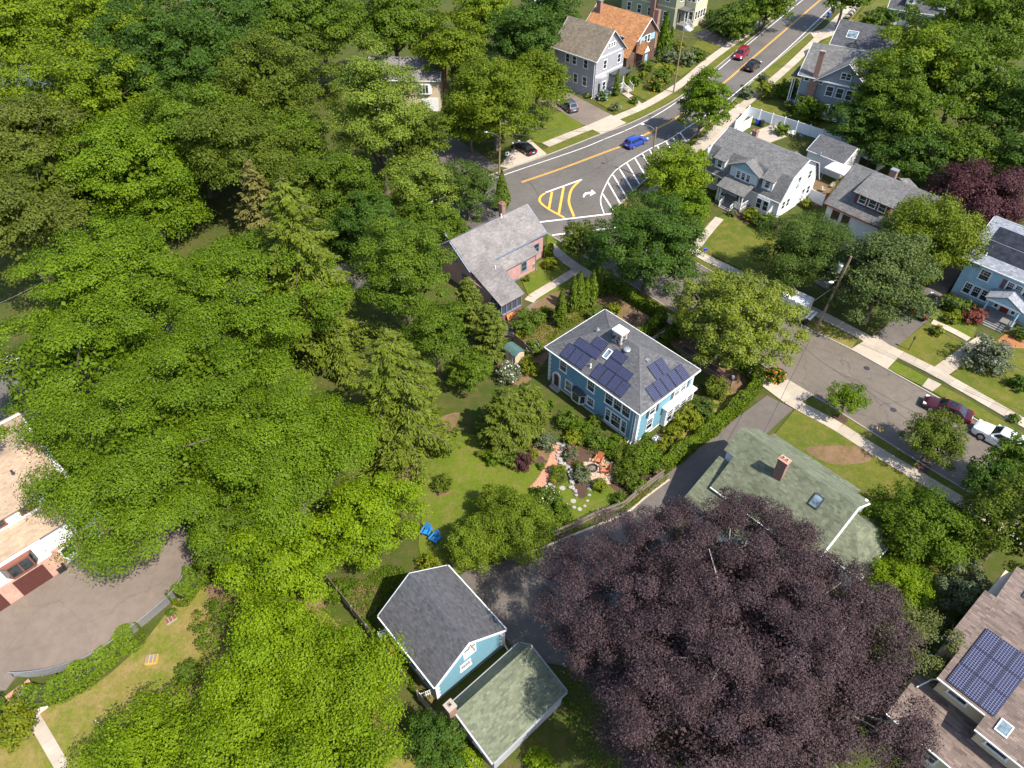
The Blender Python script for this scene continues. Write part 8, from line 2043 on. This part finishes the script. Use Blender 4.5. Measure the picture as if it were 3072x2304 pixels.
def crate(name, label, u, v, sx, sy, sz, rz, mat, top, cat):
    p = G(u, v); root = empty(name, (p.x, p.y, 0.09), rz, label, cat); m = MB(); m.box(-sx / 2, sx / 2, -sy / 2, sy / 2, 0, sz); m.build('body', M[mat], root); m = MB()
    for k in range(3): m.box(-sx / 2 + 0.03 + k * sx / 3, -sx / 2 + (k + 1) * sx / 3 - 0.03, -sy / 2 + 0.02, sy / 2 - 0.02, sz, sz + 0.03)
    m.build('lid', M[top], root)
crate('wooden_hatch', 'square rusty hatch with yellow edge in the dry lawn', 458, 1982, 0.9, 0.75, 0.25, 0.15, 'lineyellow', 'wood_grey', 'hatch'); crate('stone_slab', 'pale stone slab with a brown cover beside the chain link fence', 515, 1862, 0.9, 0.5, 0.2, 0.7, 'stone_pale', 'trim_brown', 'slab')
crate('trash_bag', 'black sack by the glazed door of the brick house', 190, 1712, 0.7, 0.5, 0.6, 0.8, 'black', 'black', 'sack')
p = G(360, 2212); root = empty('garden_rock', (p.x, p.y, 0.1), label='dark rock at the foot of the flag', cat='rock'); o = link('rock', stone_me[0], root, (0, 0, 0.15)); o.scale = (0.8, 0.6, 0.5)

# ------------------------------------------------------------------ shrubs and flowers
RH = dict(ls=0.8)
for u, v, r_, mt, lb, fl in (
    (1703, 1262, 30, 'shrub', 'leafy shrub under the bay window of the blue house', None), (1742, 1290, 30, 'rhodo', 'rhododendron below the middle window of the blue house', None), (1722, 1318, 26, 'shrub_yellow', 'yellowish shrub beside the garden path behind the stone wall', None),
    (1785, 1265, 18, 'olive', 'small climbing shrub against the blue wall', None), (1790, 1320, 30, 'shrub', 'rhododendron below the triple window of the blue house', None), (1838, 1335, 30, 'rhodo', 'rhododendron at the front corner of the blue house', None),
    (1872, 1372, 32, 'olive', 'brownish shrub between the orange chairs and the house corner', None), (1932, 1372, 48, 'maple_mid', 'large dark shrub below the house corner and hedge', None), (1880, 1425, 36, 'olive', 'reddish green shrub by the picket fence', None), (1905, 1455, 26, 'shrub', 'green shrub touching the picket fence', None),
    (1972, 1408, 18, 'shrub', 'rose bush with pink flowers at the hedge end', ('pinkflower', 160, 0.16)), (1800, 1455, 22, 'shrub_yellow', 'bright green round bush beside the fire pit', None), (1745, 1425, 26, 'shrub_pale', 'grey-green bush right of the stone wall', None), (1712, 1360, 20, 'shrub_pale', 'grey-green bush with red flowers by the stone wall', ('redflower', 40, 0.12)),
    (1676, 1418, 22, 'shrub_yellow', 'loose yellow-green plants around the path pots', None), (1862, 1500, 22, 'shrub', 'low bush in the garden corner by the fence', None), (1735, 1398, 15, 'shrub', 'low green plant before the orange chairs', None),
    (1640, 1325, 28, 'shrub_pale', 'pale hostas at the head of the brick path', None), (1622, 1400, 10, 'shrub', 'green tuft beside the purple bush', None), (1565, 1388, 28, 'purple', 'round dark purple bush at the lawn edge', None), (1530, 1372, 26, 'shrub', 'leafy bush under the hemlock, left of the purple bush', None), (1478, 1375, 24, 'rhodo', 'broad leaved bush in the hemlock shade', None), (1600, 1362, 14, 'shrub_yellow', 'yellow-green tuft right of the purple bush', None), (1330, 1450, 26, 'olive', 'small round bush alone in the middle of the lawn', None),
    (1310, 1340, 13, 'shrub', 'small shrub right of the silvery fence', None), (1262, 1358, 14, 'shrub', 'small shrub in front of the silvery fence', None), (1640, 1500, 35, 'shrub', 'tall perennials with white flowers below the brick path', ('whiteflower', 60, 0.12)), (1680, 1545, 40, 'maple_mid', 'green shrubbery between the yews and the picket fence', None), (1615, 1480, 20, 'shrub', 'fern clump at the end of the brick path', None),
    (1290, 1690, 28, 'shrub_yellow', 'bright leafy bush at the rear corner of the blue garage', None), (1010, 1780, 30, 'rhodo', 'low green bush left of the board fence', None), (1130, 1970, 34, 'cherry', 'bright bush growing over the board fence by the drums', None), (1640, 1590, 30, 'shrub', 'green bush behind the picket fence near the yews', None),
    (2062, 1255, 38, 'shrub_yellow', 'yellow-green shrub below the white sun room', None), (2110, 1228, 34, 'locust', 'blue-green shrub right of the white sun room', None), (2145, 1165, 34, 'olive', 'twiggy shrub at the right corner of the blue house', None), (2020, 1300, 26, 'shrub_yellow', 'bright shrub between the air conditioner and the hedge', None), (1985, 1335, 24, 'shrub_yellow', 'yellow groundcover shrub by the long hedge', None), (1940, 1310, 14, 'shrub', 'small shrub at the foot of the quoined corner', None),
    (2325, 1125, 26, 'shrub', 'clump of orange day lilies at the kerb', ('orangeflower', 130, 0.2)), (1585, 965, 42, 'shrub', 'round leafy bush beside the gravel drive', None), (1640, 940, 22, 'rhodo', 'bush at the foot of the arborvitae row', None), (1560, 1000, 18, 'shrub_yellow', 'small shrub beside the black bins', None), (1600, 1045, 26, 'shrub', 'loose shrub with pink flowers behind the blue house', ('paleviolet', 60, 0.14)), (1840, 930, 20, 'shrub_yellow', 'bright bush behind the blue house roof', None), (1780, 945, 20, 'shrub', 'low bush in the bare bed behind the blue house', None),
    (1820, 862, 30, 'maple_mid', 'dense dark shrub at the side street behind the arborvitae', None), (1650, 790, 20, 'shrub_yellow', 'yellowish shrub against the pink house', None), (1580, 838, 9, 'shrub', 'little round shrub at the pink house foundation', None), (1480, 960, 30, 'shrub', 'wild shrub left of the pink house porch', None), (1590, 1100, 30, 'shrub_yellow', 'yellow flowering shrub near the green shed', None), (1530, 1120, 36, 'shrub_pale', 'rose shrub with white blossom near the green shed', ('whiteflower', 110, 0.18)),
    (2839, 905, 20, 'shrub', 'upright green bush at the corner of the portico house', None), (2884, 922, 26, 'shrub', 'dark green bush beside the portico', None), (2920, 948, 24, 'barberry', 'round red-brown barberry by the portico steps', None), (2855, 955, 18, 'shrub_yellow', 'yellow-green shrub before the dark green bush', None), (2812, 994, 15, 'shrub_yellow', 'tuft of strap leaves in the portico house lawn', None), (2962, 1066, 46, 'shrub_pale', 'wide lavender grey mound in the portico house lawn', ('paleviolet', 500, 0.13)), (3065, 1002, 18, 'shrub', 'round green bush in the red mulch', None), (3062, 1150, 22, 'maple_dark', 'dark bush at the right edge in the lawn', None), (3045, 1255, 12, 'shrub', 'small bush at the right edge by the pavement', None),
    (1812, 287, 16, 'shrub', 'blue flowering hydrangea before the grey house bay', ('blueflower', 120, 0.28)), (1764, 287, 8, 'shrub_yellow', 'small yellow shrub at the grey house corner', None), (1845, 322, 12, 'shrub_pale', 'silvery shrub in the grey house lawn', None), (1903, 302, 11, 'shrub', 'little round shrub beside the grey house walk', None), (1942, 200, 15, 'rhodo', 'cloud pruned shrub by the cedar house steps', None), (2030, 140, 19, 'shrub_yellow', 'golden shrub before the sage house', None), (2094, 165, 18, 'shrub', 'round shrub at the corner of the sage house lawn', None), (2060, 175, 22, 'shrub_pale', 'ornamental grass clump before the cedar house', None), (2010, 172, 20, 'shrub_pale', 'second ornamental grass clump nearer the pointed evergreen', None), (2000, 210, 18, 'shrub_yellow', 'yellow-green low planting in the cedar house garden', None), (1968, 255, 20, 'orangeflower' and 'shrub', 'strip of orange flowers by the paved forecourt', ('orangeflower', 50, 0.25)), (1985, 232, 22, 'shrub', 'mixed planting in the middle of the forecourt', None), (1905, 243, 16, 'shrub', 'low planting at the edge of the grey house lawn', None), (1930, 225, 12, 'shrub_yellow', 'little shrub at the grey house walk end', None),
    (2170, 75, 30, 'maple_mid', 'big bush before the navy house', None), (2210, 95, 22, 'shrub', 'bush by the pavement before the navy house', None), (2145, 60, 24, 'maple_dark', 'dark bush left of the navy house porch', None), (2240, 60, 22, 'shrub', 'shrub beside the pavement under the street tree', None), (2240, 278, 18, 'shrub_pale', 'pile of cut branches on the right verge', None), (2290, 235, 12, 'shrub_pale', 'small white-flowered bush on the right verge', None), (2360, 270, 30, 'maple_mid', 'shrub at the side porch of the slate house', None), (2430, 330, 36, 'maple_mid', 'bush against the slate house chimney', None), (2370, 320, 16, 'shrub', 'rounded shrub in the slate house lawn', None),
    (2345, 390, 18, 'shrub', 'leafy bush inside the white vinyl fence', None), (2150, 585, 14, 'shrub', 'pot of red flowers beside the porch', ('redflower', 20, 0.14)), (2252, 645, 20, 'shrub_yellow', 'yellow-green bush right of the porch steps', None), (2290, 665, 26, 'shrub', 'day lily bed in front of the bay', None), (2195, 640, 12, 'shrub_pale', 'potted grass on the porch steps', None), (2110, 610, 14, 'rhodo', 'shrub at the left of the porch', None), (2080, 540, 26, 'maple_bright', 'green bush at the left side of the gambrel house', None), (2420, 610, 14, 'shrub_yellow', 'grassy clump at the white patio fence', None),
    (360, 1640 - 25, 20, 'rhodo', 'dark green bush in the mulch island, at the back', None), (314, 1655, 17, 'shrub_yellow', 'bright yellow-green ball bush in the mulch island', None), (356, 1652, 13, 'shrub', 'small green ball bush in the mulch island', None), (30, 2180, 45, 'shrub_yellow', 'pale green shrub left of the brick steps', None), (560, 2020, 30, 'shrub', 'sprawling low bush in the sunny dry lawn', None), (0, 2110, 18, 'hedge_light', 'clipped bush cut by the left edge above the steps', None), (515, 1838, 12, 'shrub', 'weedy tuft on the chain link fence', None),
    (1225, 1250, 20, 'shrub', 'ivy clump at the foot of the spruce', None), (2615, 60, 22, 'shrub', 'bush in front of the white cape', None), (2660, 50, 24, 'maple_dark', 'dark bush at the left end of the white cape', None), (2800, 85, 20, 'shrub', 'bush below the red door of the white cape', None), (2720, 1585, 30, 'rhodo', 'bush between the glossy tree and the pavement', None), (2860, 1560, 40, 'maple_dark', 'dark shrub bank below the pavement', None), (1400, 2290, 40, 'cherry', 'bright bush at the bottom edge by the green roof garage', None), (1620, 2296, 34, 'cherry', 'small bright bush at the bottom edge under the beech', None), (2050, 505, 20, 'maple_bright', 'upright shrub beside the street lamp pole', None), (1640, 1215, 20, 'maple_mid', 'shrub against the blue house side door', None)):
    shrub(lb, u, v, r_, mt, flowers=fl, **({'amp': 0.1} if r_ < 16 else {}))
groundcover('groundcover', 'low green planting around the blue house', [(1690, 1240), (1760, 1280), (1880, 1350), (1960, 1400), (1900, 1480), (1840, 1440), (1730, 1330), (1690, 1300)], 'shrub', 2600, 0.17, 0.3, seed=3)
groundcover('groundcover', 'yellow-green groundcover between the blue house and the long hedge', [(1945, 1345), (2080, 1240), (2130, 1210), (2110, 1250), (2010, 1335), (1965, 1390)], 'shrub_yellow', 2600, 0.17, 0.3, seed=4)
groundcover('groundcover', 'ivy and weeds between the board fence and the blue garage', [(1000, 1740), (1100, 1740), (1150, 1700), (1220, 1720), (1130, 1850), (1160, 1940), (1290, 2080), (1250, 2090), (1130, 1950), (1050, 1840)], 'rhodo', 5200, 0.17, 0.35, seed=5)
groundcover('groundcover', 'weedy planting behind the blue house by the gravel drive', [(1560, 1000), (1660, 960), (1740, 930), (1790, 940), (1680, 1000), (1640, 1060), (1580, 1060)], 'shrub_yellow', 2600, 0.2, 0.4, seed=6)
groundcover('groundcover', 'tangle of undergrowth below the spruces', [(1150, 1290), (1250, 1240), (1320, 1240), (1300, 1290), (1230, 1330), (1180, 1370)], 'rhodo', 2200, 0.2, 0.5, seed=7)
groundcover('groundcover', 'undergrowth at the edge of the upper wood', [(780, 620), (1000, 700), (1300, 700), (1380, 690), (1250, 740), (1000, 800), (800, 760)], 'maple_mid', 9000, 0.42, 1.2, seed=8)
groundcover('groundcover', 'strip of weeds between the picket fence and the driveway kerb', [(1995, 1432), (1930, 1482), (1870, 1530), (1880, 1536), (1940, 1490), (2003, 1440)], 'shrub_yellow', 900, 0.15, 0.2, seed=9)
groundcover('groundcover', 'undergrowth in the garden of the brick house wood', [(600, 1740), (760, 1720), (900, 1720), (960, 1760), (900, 1790), (700, 1760)], 'rhodo', 3000, 0.18, 0.4, seed=10)
groundcover('groundcover', 'low plants under the copper beech', [(1700, 2000), (2000, 1800), (2500, 1800), (2650, 2000), (2600, 2300), (1800, 2340)], 'olive', 9000, 0.2, 0.25, seed=11)
strip('kerb_edging', resample(smooth_line(GP([(2008, 1440), (1935, 1495), (1880, 1540), (1800, 1574), (1720, 1606), (1640, 1640), (1560, 1672)])), 0.5), 0.2, 0.125, 'concrete', kind='structure')
